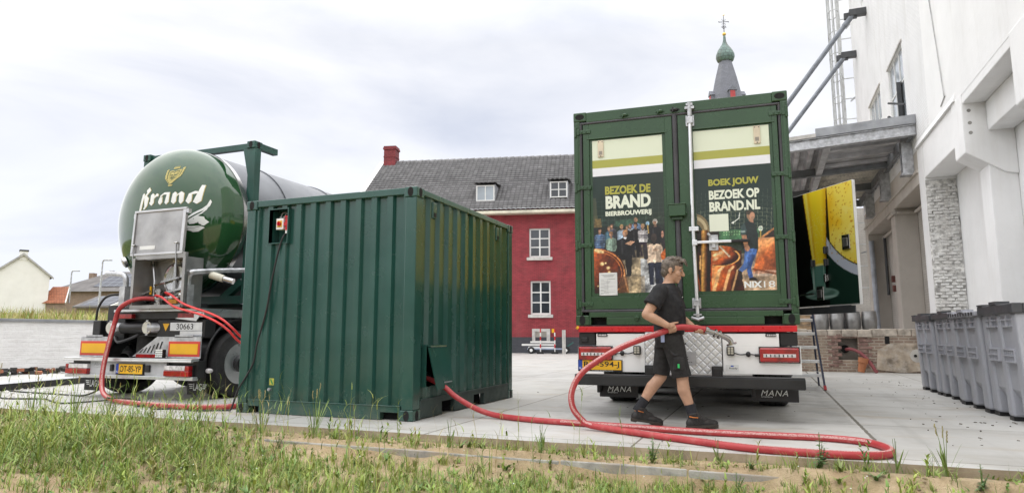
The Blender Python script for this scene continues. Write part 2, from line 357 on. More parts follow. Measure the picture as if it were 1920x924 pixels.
# sandy field in front of the slab, one sheet with fine relief, and the far ground
n = N('sandy_soil'); f = n.noise(n.co(), 2.6, 9, .65)
c = n.ramp(f, [(.25, (.31,.215,.12)), (.5, (.46,.345,.21)), (.75, (.60,.48,.33))])
c = n.mix(n.ramp(n.noise(n.co(), 1.3, 6, .6, .4), [(.5, 0.0), (.68, .75)]), c, (.17,.145,.06))
c = n.mix(n.ramp(n.noise(n.co(), 55, 3), [(.66, 0.0), (.72, .7)]), c, (.20,.14,.08)); n.base(c); n.rough(.95)
n.bump(n.math('ADD', n.noise(n.co(), 16, 6, .65), n.math('MULTIPLY', n.noise(n.co(), 75, 4), .5)), .9, .025)
M['soil'] = n.mat
gx = np.concatenate([np.linspace(-40, -9, 32)[:-1], np.arange(-9, 7, .045), np.linspace(7, 40, 30)]); gy = np.concatenate([np.linspace(-40, -4.2, 30)[:-1], np.arange(-4.2, SLAB_Y+.02, .04)])
X, Y = np.meshgrid(gx, gy); Zg = ground_z(X, Y); v = np.stack([X, Y, Zg], -1).reshape(-1, 3)
i = np.arange(len(gx)-1)[None, :] + (np.arange(len(gy)-1)*len(gx))[:, None]; f = np.stack([i, i+1, i+1+len(gx), i+len(gx)], -1).reshape(-1, 4)
tag(fmesh('sandy_field', v, f, M['soil'], smooth=True), kind='structure')
mb = MB(); mb.quad((-1500,-1500,-.6), (1500,-1500,-.6), (1500,1500,-.6), (-1500,1500,-.6))
M['farground'] = mat('far_ground', (.13,.14,.06), .95, var=.3, sc=.05)
tag(mb.build('ground', M['farground']), kind='structure')
# concrete edging kerb half sunk in the sand
M['kerb'] = mat('kerb_concrete', (.42,.405,.375), .9, var=.22, sc=7, bump=.7, bsc=35, dirt=(.28,.20,.12), dsc=3.5, damt=.9)
ke = empty('edging_kerb', (0, KERB_Y, -.2), 0, 'pale concrete edging kerb half sunk in the sand in front of the slab', 'kerb')
for a in range(-4, 4):
    mb = MB(); x0 = a*1.0; j = random.uniform(-.003, .003); zt = .130 + random.uniform(-.004, .004); mb.box(x0+.006, x0+.994, -.028+j, .028+j, -.1, zt); mb.build('kerb_stone', M['kerb'], ke, bevel=.008)

# whitewashed low wall and the grass bank behind it
WX = -14.5
n = N('whitewash'); 
xx = n.sep(n.co()); v2 = n.comb(xx[1], n.math('ADD', xx[2], n.math('MULTIPLY', n.noise(n.co(), .8, 3), .12)))
b = n.n('ShaderNodeTexBrick'); n.set(b.inputs['Vector'], v2); b.inputs['Scale'].default_value = 1; b.inputs['Brick Width'].default_value = .55; b.inputs['Row Height'].default_value = .11
b.inputs['Mortar Size'].default_value = .012; b.inputs['Mortar Smooth'].default_value = .8
c = n.ramp(n.noise(n.co(), 1.5, 8, .65), [(.3, (.74,.73,.72)), (.6, (.84,.84,.83))]); c = n.mix(n.math('MULTIPLY', b.outputs['Fac'], .05), c, (.55,.53,.50)); n.base(c); n.rough(.85)
n.bump(n.math('ADD', n.math('MULTIPLY', b.outputs['Fac'], -.12), n.math('ADD', n.noise(n.co(), 5, 6, .6), n.math('MULTIPLY', n.noise(n.map(n.co(), (1,.4,3)), 3, 4), .8))), .8, .03)
lw = empty('garden_wall', (WX, 0, 0), 0, 'long whitewashed low wall with a grey coping below the grass bank', 'wall')
mb = MB(); mb.box(-.35, 0, -6, 40, -.3, 1.26); mb.build('wall_face', n.mat, lw)
mb = MB(); mb.box(-.42, .05, -6.05, 40.05, 1.26, 1.34); mb.build('coping', mat('coping_grey', (.26,.27,.28), .6), lw, bevel=.01)
gx = np.concatenate([[-400, -200, -120], np.arange(-80, WX-.1, 1.6), [WX-.36]]); gy = np.concatenate([np.arange(-60, 90, 1.6), [140, 250, 500]])
X, Y = np.meshgrid(gx, gy); dist = -X+WX; Zg = 1.30 + .9*sstep(1, 26, dist) + .9*sstep(20, 80, dist) + .06*vnoise(X, Y, .5, 3)*sstep(0, 4, dist)
v = np.stack([X, Y, Zg], -1).reshape(-1, 3); i = np.arange(len(gx)-1)[None, :] + (np.arange(len(gy)-1)*len(gx))[:, None]; f = np.stack([i, i+1, i+1+len(gx), i+len(gx)], -1).reshape(-1, 4)
M['meadow'] = mat('meadow_ground', (.20,.19,.07), .95, var=.3, sc=.6)
tag(fmesh('grass_bank', v, f, M['meadow'], smooth=True), kind='structure')

# ------------------------------------------------------------- walls with openings
def wall_xz(mb, x0, x1, z0, z1, holes, y=0.0, dep=.16, mi=0):          # wall facing -y with openings and reveals
    xs = sorted({x0, x1} | {h[0] for h in holes} | {h[1] for h in holes}); zs = sorted({z0, z1} | {h[2] for h in holes} | {h[3] for h in holes})
    for a, b in zip(xs, xs[1:]):
        for c, d in zip(zs, zs[1:]):
            if any(h[0] <= a and b <= h[1] and h[2] <= c and d <= h[3] for h in holes): continue
            mb.quad((a,y,c), (b,y,c), (b,y,d), (a,y,d), mi)
    for a, b, c, d in holes:
        mb.quad((a,y,c), (a,y+dep,c), (b,y+dep,c), (b,y,c), mi); mb.quad((a,y,d), (b,y,d), (b,y+dep,d), (a,y+dep,d), mi)
        mb.quad((a,y,c), (a,y,d), (a,y+dep,d), (a,y+dep,c), mi); mb.quad((b,y,c), (b,y+dep,c), (b,y+dep,d), (b,y,d), mi)
def wall_yz(mb, y0, y1, z0, z1, holes, x=0.0, dep=.16, mi=0):          # wall facing -x
    t = MB(); wall_xz(t, y0, y1, z0, z1, holes, 0, dep); mb.add([(x+p[1], p[0], p[2]) for p in t.v], t.f, mi)
def window_xz(parent, x0, x1, z0, z1, y, cols, rows, fw=.06, name='window', glass='glass', mframe='frame_white', bars=None, bw=.028):
    mb = MB()
    mb.box(x0, x0+fw, y, y+.06, z0, z1); mb.box(x1-fw, x1, y, y+.06, z0, z1); mb.box(x0+fw, x1-fw, y, y+.06, z0, z0+fw); mb.box(x0+fw, x1-fw, y, y+.06, z1-fw, z1)
    ix0, ix1, iz0, iz1 = x0+fw, x1-fw, z0+fw, z1-fw
    for c in range(1, cols): cx = ix0+(ix1-ix0)*c/cols; mb.box(cx-bw, cx+bw, y+.003, y+.052, iz0, iz1)
    zs = bars if bars else [iz0+(iz1-iz0)*r/rows for r in range(1, rows)]
    for cz in zs: mb.box(ix0, ix1, y+.007, y+.048, cz-bw*.8, cz+bw*.8)
    w = mb.build(name, M[mframe], parent); g = MB(); g.box(ix0-.01, ix1+.01, y+.028, y+.034, iz0-.01, iz1+.01); g.build('pane', M[glass], w); return w

# ------------------------------------------------------------- red brick house beyond the yard
M['redbrick'] = brick('red_painted_brick', (0,2), (.39,.047,.060), (.30,.032,.043), (.19,.024,.031), .215, .068, .010, .6, 1.0, var=.34, stain=((.25,.06,.06), .55, 1.6))
M['redbrick_y'] = brick('red_painted_brick_gable', (1,2), (.46,.062,.074), (.39,.047,.058), (.31,.036,.046), .215, .068, .007, .55, .9)
M['plinth'] = brick('dark_plinth_brick', (0,2), (.075,.078,.092), (.055,.058,.07), (.045,.047,.055), .215, .068, .007, .7, .7)
hz = empty('red_brick_house', cam_at(2.0, 33.5), CYAW-.14, 'red painted brick house with grey tiled roof across the yard', 'house')
U0, U1, D, EZ, RZ, RY = -10.6, 9.6, 9.4, 7.55, 11.45, 4.7
wins = [(-1.12,-.03,4.88,6.40), (-1.06,-.02,1.94,3.66), (3.6,4.7,4.88,6.40), (3.6,4.7,1.94,3.66), (-6.0,-4.9,4.88,6.40), (-6.0,-4.9,1.94,3.66)]
mb = MB(); wall_xz(mb, U0, U1, .80, EZ, wins, 0, .2)
mb.add([(U1,0,.8),(U1,D,.8),(U1,D,EZ),(U1,RY,RZ-.1),(U1,0,EZ)], [(0,1,2,3,4)], 1); mb.add([(U0,0,.8),(U0,D,.8),(U0,D,EZ),(U0,RY,RZ-.1),(U0,0,EZ)], [(4,3,2,1,0)], 1); mb.quad((U0,D,.8),(U1,D,.8),(U1,D,EZ),(U0,D,EZ))
mb.build('wall', [M['redbrick'], M['redbrick_y']], hz)
mb = MB(); mb.box(U0-.03, U1+.03, -.03, D+.03, -.2, .80); mb.build('plinth', M['plinth'], hz)
for k, (a, b, c, d) in enumerate(wins):
    w = window_xz(hz, a, b, c, d, .09, 2, 3, .085, bw=.036, bars=[c+(d-c)*.36, c+(d-c)*.66] if d < 5 else None)
    s = MB(); s.box(a-.12, b+.12, -.10, .0, c-.16, c-.002); s.build('sill', M['stone'], w, bevel=.01)
    a_ = MB(); nA = 9; pts = [(a-.06+(b-a+.12)*i/nA, d+.005+.09*math.sin(PI*i/nA)) for i in range(nA+1)]
    a_.prism([(p[0], p[1]) for p in pts] + [(p[0], p[1]+.12) for p in reversed(pts)], -.012, .0); a_.build('brick_arch', M['redbrick'], w)
# roof of pantiles: stepped courses with a rolled profile
def tiles(u0, u1, y0, z0, y1, z1, rows, cols_per_m, amp=.045, step=.075):
    nc = int((u1-u0)*cols_per_m*8); us = np.linspace(u0, u1, nc); roll = amp*np.abs(np.sin(us*cols_per_m*PI))**.8
    L_ = math.hypot(y1-y0, z1-z0); ny, nz_ = -(z1-z0)/L_, (y1-y0)/L_; V_ = []
    for r in range(rows):
        for t, off in ((r/rows, step), ((r+1)/rows, 0.0)):
            yy, zz = y0+(y1-y0)*t, z0+(z1-z0)*t; h = roll+off
            V_.append(np.stack([us, yy+ny*h, zz+nz_*h], -1))
    V_ = np.concatenate(V_); k = 2*rows; i = np.arange(nc-1)[None,:] + (np.arange(k-1)*nc)[:,None]
    return V_, np.stack([i, i+1, i+1+nc, i+nc], -1).reshape(-1,4)
M['rooftile'] = brick('grey_pantile', (0,2), (.155,.15,.155), (.115,.11,.115), (.030,.03,.032), .25, .178, .035, .5, .6, var=.2, stain=((.22,.21,.195), .5, 1.2), off=0, bd=.02)
n = N('grey_pantile_rows'); x = n.sep(n.co()); rowp = n.math('FRACT', n.math('DIVIDE', n.math('ADD', x[2], n.math('MULTIPLY', n.math('ABSOLUTE', n.math('SINE', n.math('MULTIPLY', x[0], 12.57))), .012)), .178))
c = n.ramp(n.noise(n.co(), 2.4, 7, .65), [(.3, (.17,.165,.168)), (.7, (.265,.26,.262))]); tl_ = n.n('ShaderNodeTexWhiteNoise', noise_dimensions='2D'); n.set(tl_.inputs['Vector'], n.comb(n.math('FLOOR', n.math('MULTIPLY', x[0], 4.0)), n.math('FLOOR', n.math('DIVIDE', x[2], .178))))
c = n.mix(1, c, n.ramp(tl_.outputs['Value'], [(0, .78), (1, 1.15)]), 'MULTIPLY'); c = n.mix(n.ramp(rowp, [(.10, .9), (.22, 0.0)]), c, (.022,.021,.023)); c = n.mix(n.ramp(n.math('ABSOLUTE', n.math('SUBTRACT', n.math('FRACT', n.math('MULTIPLY', x[0], 4.0)), .5)), [(.40, 0.0), (.5, .5)]), c, (.03,.03,.03)); n.base(c); n.rough(.5); M['rooftile'] = n.mat
v, f = tiles(U0-.08, U1+.08, -.42, EZ-.26, RY, RZ, 22, 4.0); rf = fmesh('roof', v, f, M['rooftile'], parent=hz)
v, f = tiles(U0-.08, U1+.08, D+.42, EZ-.26, RY, RZ, 10, 2); fmesh('roof', v, f[:, ::-1], M['rooftile'], parent=hz)
mb = MB(); 
for k in range(48): xa = U0-.05+.405*k; mb.cyl((xa,RY,RZ+.0),(xa+.42,RY,RZ+.02), .12, .13, 10)
mb.build('ridge_tiles', M['rooftile'], rf, True)
mb = MB(); mb.prism([(-.48,EZ-.30),(RY,RZ-.03),(RY,RZ+.13),(-.48,EZ-.13)], U0-.36, U0-.08, 'yz'); mb.build('verge_board', M['frame_white'], hz); mb = MB(); mb.prism([(-.48,EZ-.30),(RY,RZ-.03),(RY,RZ+.13),(-.48,EZ-.13)], U1+.08, U1+.14, 'yz')
mb.build('verge_board', M['frame_white'], hz)
mb = MB(); mb.box(U0-.1, U1+.1, -.50, -.30, EZ-.42, EZ-.26); mb.box(U0-.05, U1+.05, -.30, .0, EZ-.42, EZ-.34); mb.build('gutter', mat('gutter_cream', (.62,.58,.47), .5), hz, bevel=.015)
mb = MB(); mb.box(U0-.02, U0+.72, RY-.36, RY+.36, RZ-.8, 12.25); mb.box(U0-.07, U0+.77, RY-.41, RY+.41, 12.25, 12.36); mb.box(U0-.04, U0+.74, RY-.38, RY+.38, 12.36, 12.46); mb.box(U0-.04, U0+.74, RY-.38, RY+.38, 11.75, 11.82)
ch = mb.build('chimney', [brick('chimney_brick', (0,2), (.30,.045,.052), (.22,.032,.038), (.13,.025,.03), .215, .068, .012, .7, .9, var=.35)], hz)
for uc, w, z0 in ((-3.50,.98,7.98), (.42,.90,8.06)):
    yf = .28; z1 = z0+.92; w_ = window_xz(hz, uc-w/2, uc+w/2, z0, z1-.06, yf, 2, 1 if uc < -1 else 2, .06, 'dormer_window', 'glass_sky' if uc < -1 else 'glass')
    k = MB(); slope = (RZ-EZ+.26)/(RY+.42); yb = (z1-(EZ-.26))/slope-.42
    k.prism([(yf+.07, z0-.05), (yf+.07, z1), (yb+.2, z1+.02), ((z0-.05-(EZ-.26))/slope-.42+.2, z0-.05)], uc-w/2-.03, uc-w/2, 'yz'); k.prism([(yf+.07, z0-.05), (yf+.07, z1), (yb+.2, z1+.02), ((z0-.05-(EZ-.26))/slope-.42+.2, z0-.05)], uc+w/2, uc+w/2+.03, 'yz'); k.build('cheek', M['galv'], w_)
    v, f = tiles(uc-w/2-.14, uc+w/2+.14, yf-.16, z1-.05, yb+.35, z1+.22, 3, 4.2); fmesh('dormer_roof', v, f, M['rooftile'], parent=w_)
mb = MB(); wall_xz(mb, -.98, -.06, .50, 1.22, [(-.82,-.24,.62,1.08)], -.05, .05); mb.quad((-.98,-.05,1.22),(-.06,-.05,1.22),(-.06,0,1.22),(-.98,0,1.22)); cw = mb.build('cellar_window', M['stone'], hz)
mb = MB(); mb.box(-.83,-.23,-.025,-.018,.61,1.09); mb.build('shutter', mat('cellar_shutter', (.32,.30,.26), .7), cw)
mb = MB(); mb.box(.02, .17, -.05, -.03, 1.02, 1.22); mb.build('gas_sign', M['yellow'], hz)
for uu, zz in ((-1.55, 6.85), (-2.3, 7.0), (-3.1, 7.0)):
    mb = MB(); mb.box(uu-.03, uu+.03, -.03, -.005, zz-.22, zz+.22); mb.bar((uu-.14,-.015,zz-.1),(uu+.14,-.015,zz+.12),.02,.05); mb.build('wall_anchor', M['redbrick'], hz)
tg = mb

# stack of white and red rails on a hand cart against the plinth
ct = empty('hand_cart', hz.matrix_basis @ Vector((-.15, -.9, 0)), CYAW-.14, 'low hand cart loaded with white planks at the foot of the red house', 'cart')
mb = MB(); mb.box(-.95, 1.05, -.3, .3, .20, .26); mb.build('cart_bed', mat('cart_bluegrey', (.30,.36,.48), .5), ct, bevel=.01)
for xw in (-.75, .95):
    for yw in (-.3, .3):
        mb = MB(); mb.cyl((xw, yw-.04, .17), (xw, yw+.04, .17), .17, n=20); wq = mb.build('wheel', M['black'], ct, True); h = MB(); h.cyl((xw, yw-.05, .17), (xw, yw+.05, .17), .075, n=14); h.build('rim', M['white'], wq, True)
mb = MB(); mb.bar((1.0,0,.36), (1.3,-.1,.55), .05, .05); mb.build('handle', mat('cart_green', (.03,.14,.12), .5), ct)
pk = empty('plank_stack', hz.matrix_basis @ Vector((-.35, -.9, .26)), CYAW-.14, 'stack of white boards lying on the hand cart', 'boards')
for k, (l, o) in enumerate(((1.4,0), (1.75,-.15), (1.3,.05))):
    mb = MB(); z = .13*k; mb.box(-l/2+o, l/2+o-.1, -.25, .25, z+.0, z+.085); mb.build('board', M['frame_white'], pk)
for k, xo in enumerate((-.28, .42)):
    bp = empty('barrier_post', hz.matrix_basis @ Vector((-.15+xo, -1.32, 0)), CYAW-.14, ('left' if k == 0 else 'right') + ' red and white striped post before the boards on the cart', 'barrier post', 'striped posts at the cart')
    for j in range(6):
        mb = MB(); mb.cyl((0,0,.10+.185*j), (0,0,.285+.185*j), .032, n=10); mb.build('band', M['red'] if j % 2 else M['frame_white'], bp, True)
    mb = MB(); mb.box(-.16,.16,-.16,.16,0,.10); mb.build('foot', M['black'], bp)
gp = empty('grey_post', hz.matrix_basis @ Vector((.62, -1.25, 0)), CYAW-.14, 'pair of grey upright planks leaning beside the hand cart', 'planks')
mb = MB(); mb.box(0,.09,0,.04,0,1.15); mb.box(.10,.17,0,.04,0,1.15); mb.build('plank', M['stone'], gp)

# ------------------------------------------------------------- church steeple far behind
M['slate'] = brick('spire_slate', (0,2), (.185,.19,.22), (.16,.165,.19), (.12,.125,.145), .30, .22, .012, .6, .5, var=.15)
M['verdigris'] = brick('onion_copper', (0,2), (.16,.245,.215), (.12,.185,.165), (.075,.10,.095), .45, .40, .03, .5, .5, var=.3, stain=((.10,.06,.04), .8, .9))
chp = empty('church_steeple', (.13, 78.1, -.5), CYAW + R(22.5), 'church steeple with slate spire and green onion dome far behind the truck', 'church tower')
mb = MB(); mb.box(-2.6, 2.6, -2.6, 2.6, 0, 25.2); mb.build('tower', M['slate'], chp)
def octa(prof, name, m, n=8, sm=False):
    q = MB(); q.lathe(prof, n, M=Matrix.Rotation(R(22.5), 4, 'Z')); return q.build(name, m, chp, sm)
octa([(3.0,25.2),(2.45,28.2),(1.95,31.2),(1.42,33.6),(.80,36.0)], 'spire', M['slate'])
octa([(.80,35.95),(1.02,36.15),(1.16,36.55),(1.13,36.98),(.92,37.5),(.62,37.95),(.36,38.35),(.20,38.8),(.15,39.4),(.10,39.9)], 'onion_dome', M['verdigris'], 16, True)
mb = MB(); mb.ell((0,0,39.75), .24, .24, .24, 16, 10); mb.build('gold_ball', mat('gilt', (.75,.50,.14), .3, .9), chp, True)
cx = MB(); cx.cyl((0,0,39.9),(0,0,42.2),.05,.035,8)
cx.M = Matrix.Rotation(-R(22.5), 4, 'Z')
cx.bar((-.62,0,41.38),(.62,0,41.46),.06,.06); cx.bar((-.35,0,40.7),(.35,0,40.7),.04,.04)
for sx in (-1, 1):
    cx.tube([(0,0,40.45),(sx*.16,0,40.62),(sx*.24,0,40.8),(sx*.16,0,40.9),(0,0,40.75)], .03, 6); cx.tube([(sx*.05,0,41.6),(sx*.22,0,41.66),(sx*.2,0,41.82)], .025, 6); cx.tube([(sx*.05,0,41.2),(sx*.22,0,41.14),(sx*.2,0,41.0)], .025, 6); cx.ell((sx*.62,0,41.42), .07,.05,.07,8,6)
cx.build('iron_cross', mat('wrought_iron', (.03,.03,.035), .5), chp)
ck = MB(); ck.tube([(-.1,0,42.25),(.0,0,42.32),(.13,0,42.36),(.2,0,42.5)], [.03,.07,.05,.02], 8); ck.build('weathercock', mat('gilt2', (.7,.48,.15), .35, .8), chp, True)
for k in range(4):
    an = -R(22.5) + k*PI/2; Mr = Matrix.Rotation(an, 4, 'Z'); q = MB(); q.M = Mr
    q.box(-.42,.42,-2.15,-1.2,30.35,31.5); q.prism([(-.55,31.45),(.55,31.45),(0,32.1)], -2.25, -1.2); dm = q.build('spire_dormer', M['slate'], chp)
    q = MB(); q.M = Mr; q.box(-.30,.30,-2.19,-2.151,30.45,31.4); q.build('louvre', mat('louvre_red%d' % k, (.42,.05,.05), .5), dm)

# ------------------------------------------------------------- houses beyond the bank on the left
def gable_house(root, x0, x1, y0, y1, z0, ze, zr, wm, rm, over=.2):
    xm = (x0+x1)/2
    mb = MB(); mb.prism([(x0,z0),(x1,z0),(x1,ze),(xm,zr),(x0,ze)], y0, y1); mb.build('wall', wm, root)
    t = .16; s = (zr-ze)/(xm-x0); mb = MB()
    mb.prism([(x0-over,ze-over*s+.01),(xm,zr+.01),(xm,zr+.2),(x0-over,ze-over*s+.2)], y0-.12, y1+.12); mb.prism([(x1+over,ze-over*s+.01),(xm,zr+.01),(xm,zr+.2),(x1+over,ze-over*s+.2)], y0-.12, y1+.12); return mb.build('roof', rm, root)
M['render_white'] = mat('cream_render', (.86,.852,.82), .85, var=.02, sc=1.2, dirt=(.66,.63,.56), dsc=.8, damt=.2)
wh = empty('white_gable_house', cam_at(-44.7, 60, 2.2), CYAW+R(41), 'cream white house with a bare gable wall behind the grass bank', 'house')
r_ = gable_house(wh, -2.45, 1.80, 0, 11, -1, 4.10, 5.95, M['render_white'], mat('house_roof_dark', (.10,.10,.105), .7))
mb = MB(); mb.prism([(-2.75,3.84),(-.325,5.94),(2.10,3.84),(2.10,4.01),(-.325,6.13),(-2.75,4.01)], -.18, -.12); mb.build('verge_trim', mat('verge_grey', (.42,.41,.39), .6), wh)
mb = MB(); mb.box(-.62,.0,-.04,.6,5.5,6.32); mb.box(-.66,.04,-.08,.64,6.32,6.46, 1); mb.build('chimney', [M['render_white'], M['darkgrey']], wh)
M['brownbrick'] = brick('brown_brick', (0,2), (.33,.22,.155), (.24,.155,.115), (.32,.28,.23), .22, .07, .012, .85, .4)
M['roofgrey'] = mat('roof_grey_tiles', (.125,.115,.11), .7, var=.15, sc=1)
bh = empty('brown_brick_house', cam_at(-47.0, 75, 2.0), CYAW-.1, 'long brown brick house with grey hipped roof and solar panels', 'house')
mb = MB(); mb.box(-6.2, 9, 0, 9, -1, 3.95); mb.build('wall', M['brownbrick'], bh)
mb = MB(); mb.add([(-6.7,-.5,3.8),(9.5,-.5,3.8),(9.5,9.5,3.8),(-6.7,9.5,3.8),(-2.4,4.5,6.5),(5.6,4.5,6.5)], [(0,1,5,4),(1,2,5),(2,3,4,5),(3,0,4),(0,3,2,1)]); rf2 = mb.build('roof', M['roofgrey'], bh)
M['solar'] = brick('solar_cells', (0,1), (.012,.017,.035), (.015,.022,.045), (.20,.22,.25), .95, .8, .03, .42, 0, off=0, var=.05)
sl = Vector((0, 5.0, 2.7)).normalized()
def on_roof(x, t, h=.06): p = Vector((x, -.5, 3.8)) + sl*t + Vector((0,-sl.z,sl.y))*h; return tuple(p)
mb = MB(); mb.quad(on_roof(-1.6,1.2), on_roof(4.2,1.2), on_roof(4.2,4.9), on_roof(-1.6,4.9)); mb.build('solar_panels', M['solar'], rf2)
mb = MB(); mb.box(-4.6,-4.0,3.5,4.1,4.9,6.3); mb.build('chimney', M['brownbrick'], rf2)
mb = MB(); mb.box(3.5,3.7,-.05,0,.2,3.6); mb.build('downpipe', M['darkgrey'], bh)
sh = empty('garden_shed', cam_at(-35.0, 55, 1.5), CYAW-.05, 'small shed with a solar panel roof and white verge', 'shed')
mb = MB(); mb.prism([(-1.55,0),(1.35,0),(1.35,1.7),(-1.55,1.7)], 0, 2.6); mb.prism([(.0,1.7),(2.6,1.7),(2.6,2.6)], -1.50, 1.30, 'yz'); mb.build('wall', M['brownbrick'], sh)
mb = MB(); mb.prism([(-.3,1.62),(2.75,2.66),(2.75,2.80),(-.3,1.76)], -1.7, 1.5, 'yz'); rs = mb.build('roof', M['roofgrey'], sh)
mb = MB(); mb.quad((-1.2,-.1,1.86),(1.3,-.1,1.86),(1.3,2.6,2.78),(-1.2,2.6,2.78)); mb.build('solar_panels', M['solar'], rs)
mb = MB(); mb.prism([(-.34,1.56),(2.8,2.62),(2.8,2.84),(-.34,1.80)], 1.5, 1.62, 'yz'); mb.build('verge_board', M['frame_white'], rs)
og = empty('orange_roof_annex', cam_at(-42.3, 61, 2.0), CYAW, 'low annex with an orange tiled roof beside the white gable house', 'shed')
mb = MB(); mb.prism([(-1.5,-.5),(.62,-.5),(.62,1.9),(-1.5,1.9)], .1, 1.4); mb.build('wall', M['brownbrick'], og)
M['orangetile'] = brick('orange_tile', (0,2), (.42,.15,.07), (.34,.11,.05), (.16,.06,.03), .25, .16, .02, .7, .7)
mb = MB(); mb.add([(-1.6,-.1,1.82),(.80,-.1,1.82),(.0,1.5,3.45),(-1.6,1.5,3.45)], [(0,1,2,3)]); rr = mb.build('roof', M['orangetile'], og)
mb = MB(); mb.bar((.84,-.12,1.82),(.03,1.5,3.48),.08,.17); mb.build('verge_board', M['frame_white'], rr)
for k, (r_, d_, top) in enumerate(((-41.9, 62, 6.9), (-32.75, 52, 6.8))):
    lp = empty('street_lamp', cam_at(r_, d_, 2.0), CYAW, ('shorter grey street lamp before the left end of the brown brick house', 'taller grey street lamp just left of the tanker beside the shed')[k], 'street lamp', 'street lamps beyond the bank')
    mb = MB(); mb.tube([(0,0,0),(.02,0,top-2.1),(.12,0,top-2.0)], [.09,.06,.05], 10); mb.build('pole', M['galv'], lp, True)
    mb = MB(); mb.box(.08,.75,-.12,.12,top-2.03,top-1.94); mb.build('lamp_head', M['galv'], lp, bevel=.03)
# treetops and rooftops peeping out behind the brown house

# ============================================================= WHITE WAREHOUSE, its dock and canopy
WHX = 7.4
def white_brick(name, axes, base, dark, stain, bump=.8):
    n = N(name); x = n.sep(n.co()); b = n.n('ShaderNodeTexBrick'); n.set(b.inputs['Vector'], n.comb(x[axes[0]], x[axes[1]]))
    b.inputs['Scale'].default_value = 1; b.inputs['Brick Width'].default_value = .225; b.inputs['Row Height'].default_value = .075; b.inputs['Mortar Size'].default_value = .008; b.inputs['Mortar Smooth'].default_value = .4
    c = n.ramp(n.noise(n.co(), 1.1, 8, .62), [(.3, dark), (.6, base)])
    c = n.mix(n.ramp(n.noise(n.map(n.co(), (1,1,.25)), 2.0, 8, .65), [(.50, 0.0), (.72, .5)]), c, stain)
    c = n.mix(n.math('MULTIPLY', b.outputs['Fac'], .8), c, tuple(q*.86 for q in dark)); n.base(c); n.rough(.75)
    n.bump(n.math('ADD', n.math('MULTIPLY', b.outputs['Fac'], -1), n.math('MULTIPLY', n.noise(n.co(), 12, 6, .6), .7)), bump, .012); return n.mat
M['wbrick'] = white_brick('white_painted_brick', (1,2), (.87,.87,.87), (.78,.78,.78), (.66,.65,.62))
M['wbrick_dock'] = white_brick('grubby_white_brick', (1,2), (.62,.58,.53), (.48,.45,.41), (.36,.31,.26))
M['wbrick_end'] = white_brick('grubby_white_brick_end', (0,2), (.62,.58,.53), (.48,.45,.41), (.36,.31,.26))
def plaster(name, base, dark, stain, amt):
    n = N(name); c = n.ramp(n.noise(n.co(), .9, 9, .6), [(.3, dark), (.62, base)])
    c = n.mix(n.ramp(n.noise(n.map(n.co(), (1,1,.18)), 1.6, 9, .68), [(.52, 0.0), (.78, amt)]), c, stain)
    c = n.mix(n.ramp(n.noise(n.co(), 9, 6, .7), [(.66, 0.0), (.72, amt*.8)]), c, stain); n.base(c); n.rough(.8)
    n.bump(n.math('ADD', n.noise(n.co(), 2.5, 8, .6), n.math('MULTIPLY', n.noise(n.co(), 34, 5), .25)), .45, .02); return n.mat
M['plaster'] = plaster('white_plaster', (.88,.88,.875), (.81,.81,.805), (.62,.60,.56), .42)
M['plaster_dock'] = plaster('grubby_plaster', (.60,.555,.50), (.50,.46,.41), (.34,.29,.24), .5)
whs = empty('white_warehouse', (WHX, 0, 0), 0, 'tall white painted brick warehouse filling the right side of the photo', 'warehouse')
YF, ZT = 22.8, 17.5
bw = [(13.5,15.62,6.75,8.90), (17.2,19.5,6.75,9.02), (17.6,19.7,12.95,15.2)]
mb = MB(); wall_yz(mb, 11.2, YF, 5.62, ZT, bw, -.002, .16)
mb.quad((0,YF,0),(9,YF,0),(9,YF,ZT),(0,YF,ZT)); mb.quad((9,-8,0),(9,YF,0),(9,YF,ZT),(9,-8,ZT)); mb.quad((0,-8,ZT),(9,-8,ZT),(9,YF,ZT),(0,YF,ZT)); mb.build('brick_wall', M['wbrick'], whs)
mb = MB(); wall_yz(mb, -8, 11.2, 5.62, ZT, [], -.004, .2); mb.quad((-.004,11.2,5.62),(.05,11.2,5.66),(.05,11.2,ZT),(-.004,11.2,ZT)); mb.quad((0,-8,0),(9,-8,0),(9,-8,ZT),(0,-8,ZT)); mb.build('plaster_wall', M['plaster'], whs)
for k, (a, b, c, d) in enumerate(bw):
    t = MB(); fw = .055; xx0, xx1 = .03, .09; cols = 3 if k else 3
    t.box(xx0,xx1,a,a+fw,c,d); t.box(xx0,xx1,b-fw,b,c,d); t.box(xx0,xx1,a+fw,b-fw,c,c+fw); t.box(xx0,xx1,a+fw,b-fw,d-fw,d)
    for q in range(1, cols): yy = a+(b-a)*q/cols; t.box(xx0+.003,xx1-.006,yy-.03,yy+.03,c+fw,d-fw)
    zz = c+(d-c)*.55; t.box(xx0+.006,xx1-.009,a+fw,b-fw,zz-.025,zz+.025)
    w = t.build('window', M['frame_white'], whs); g = MB(); g.box(.055,.061,a+fw-.01,b-fw+.01,c+fw-.01,d-fw+.01); g.build('pane', mat('warehouse_glass%d' % k, (.42,.46,.50), .05, .25), w)  # pale blue in the pane colour stands in for reflected sky
    s = MB(); s.box(-.04,.10,a-.1,b+.1,d+.002,d+.06); s.build('lintel', M['stone'], w)
    if k == 0:
        t = MB(); t.box(.01,.02,14.0,14.34,6.8,7.98); t.box(-.10,.02,14.0,14.05,6.9,7.95); t.build('open_vent_light', M['darkgrey'], w); t = MB(); t.bar((.0,13.7,7.2),(-.35,13.95,7.35),.05,.05); t.bar((.0,14.6,6.95),(-.3,14.4,7.1),.05,.05); t.build('stay', M['darkgrey'], w)
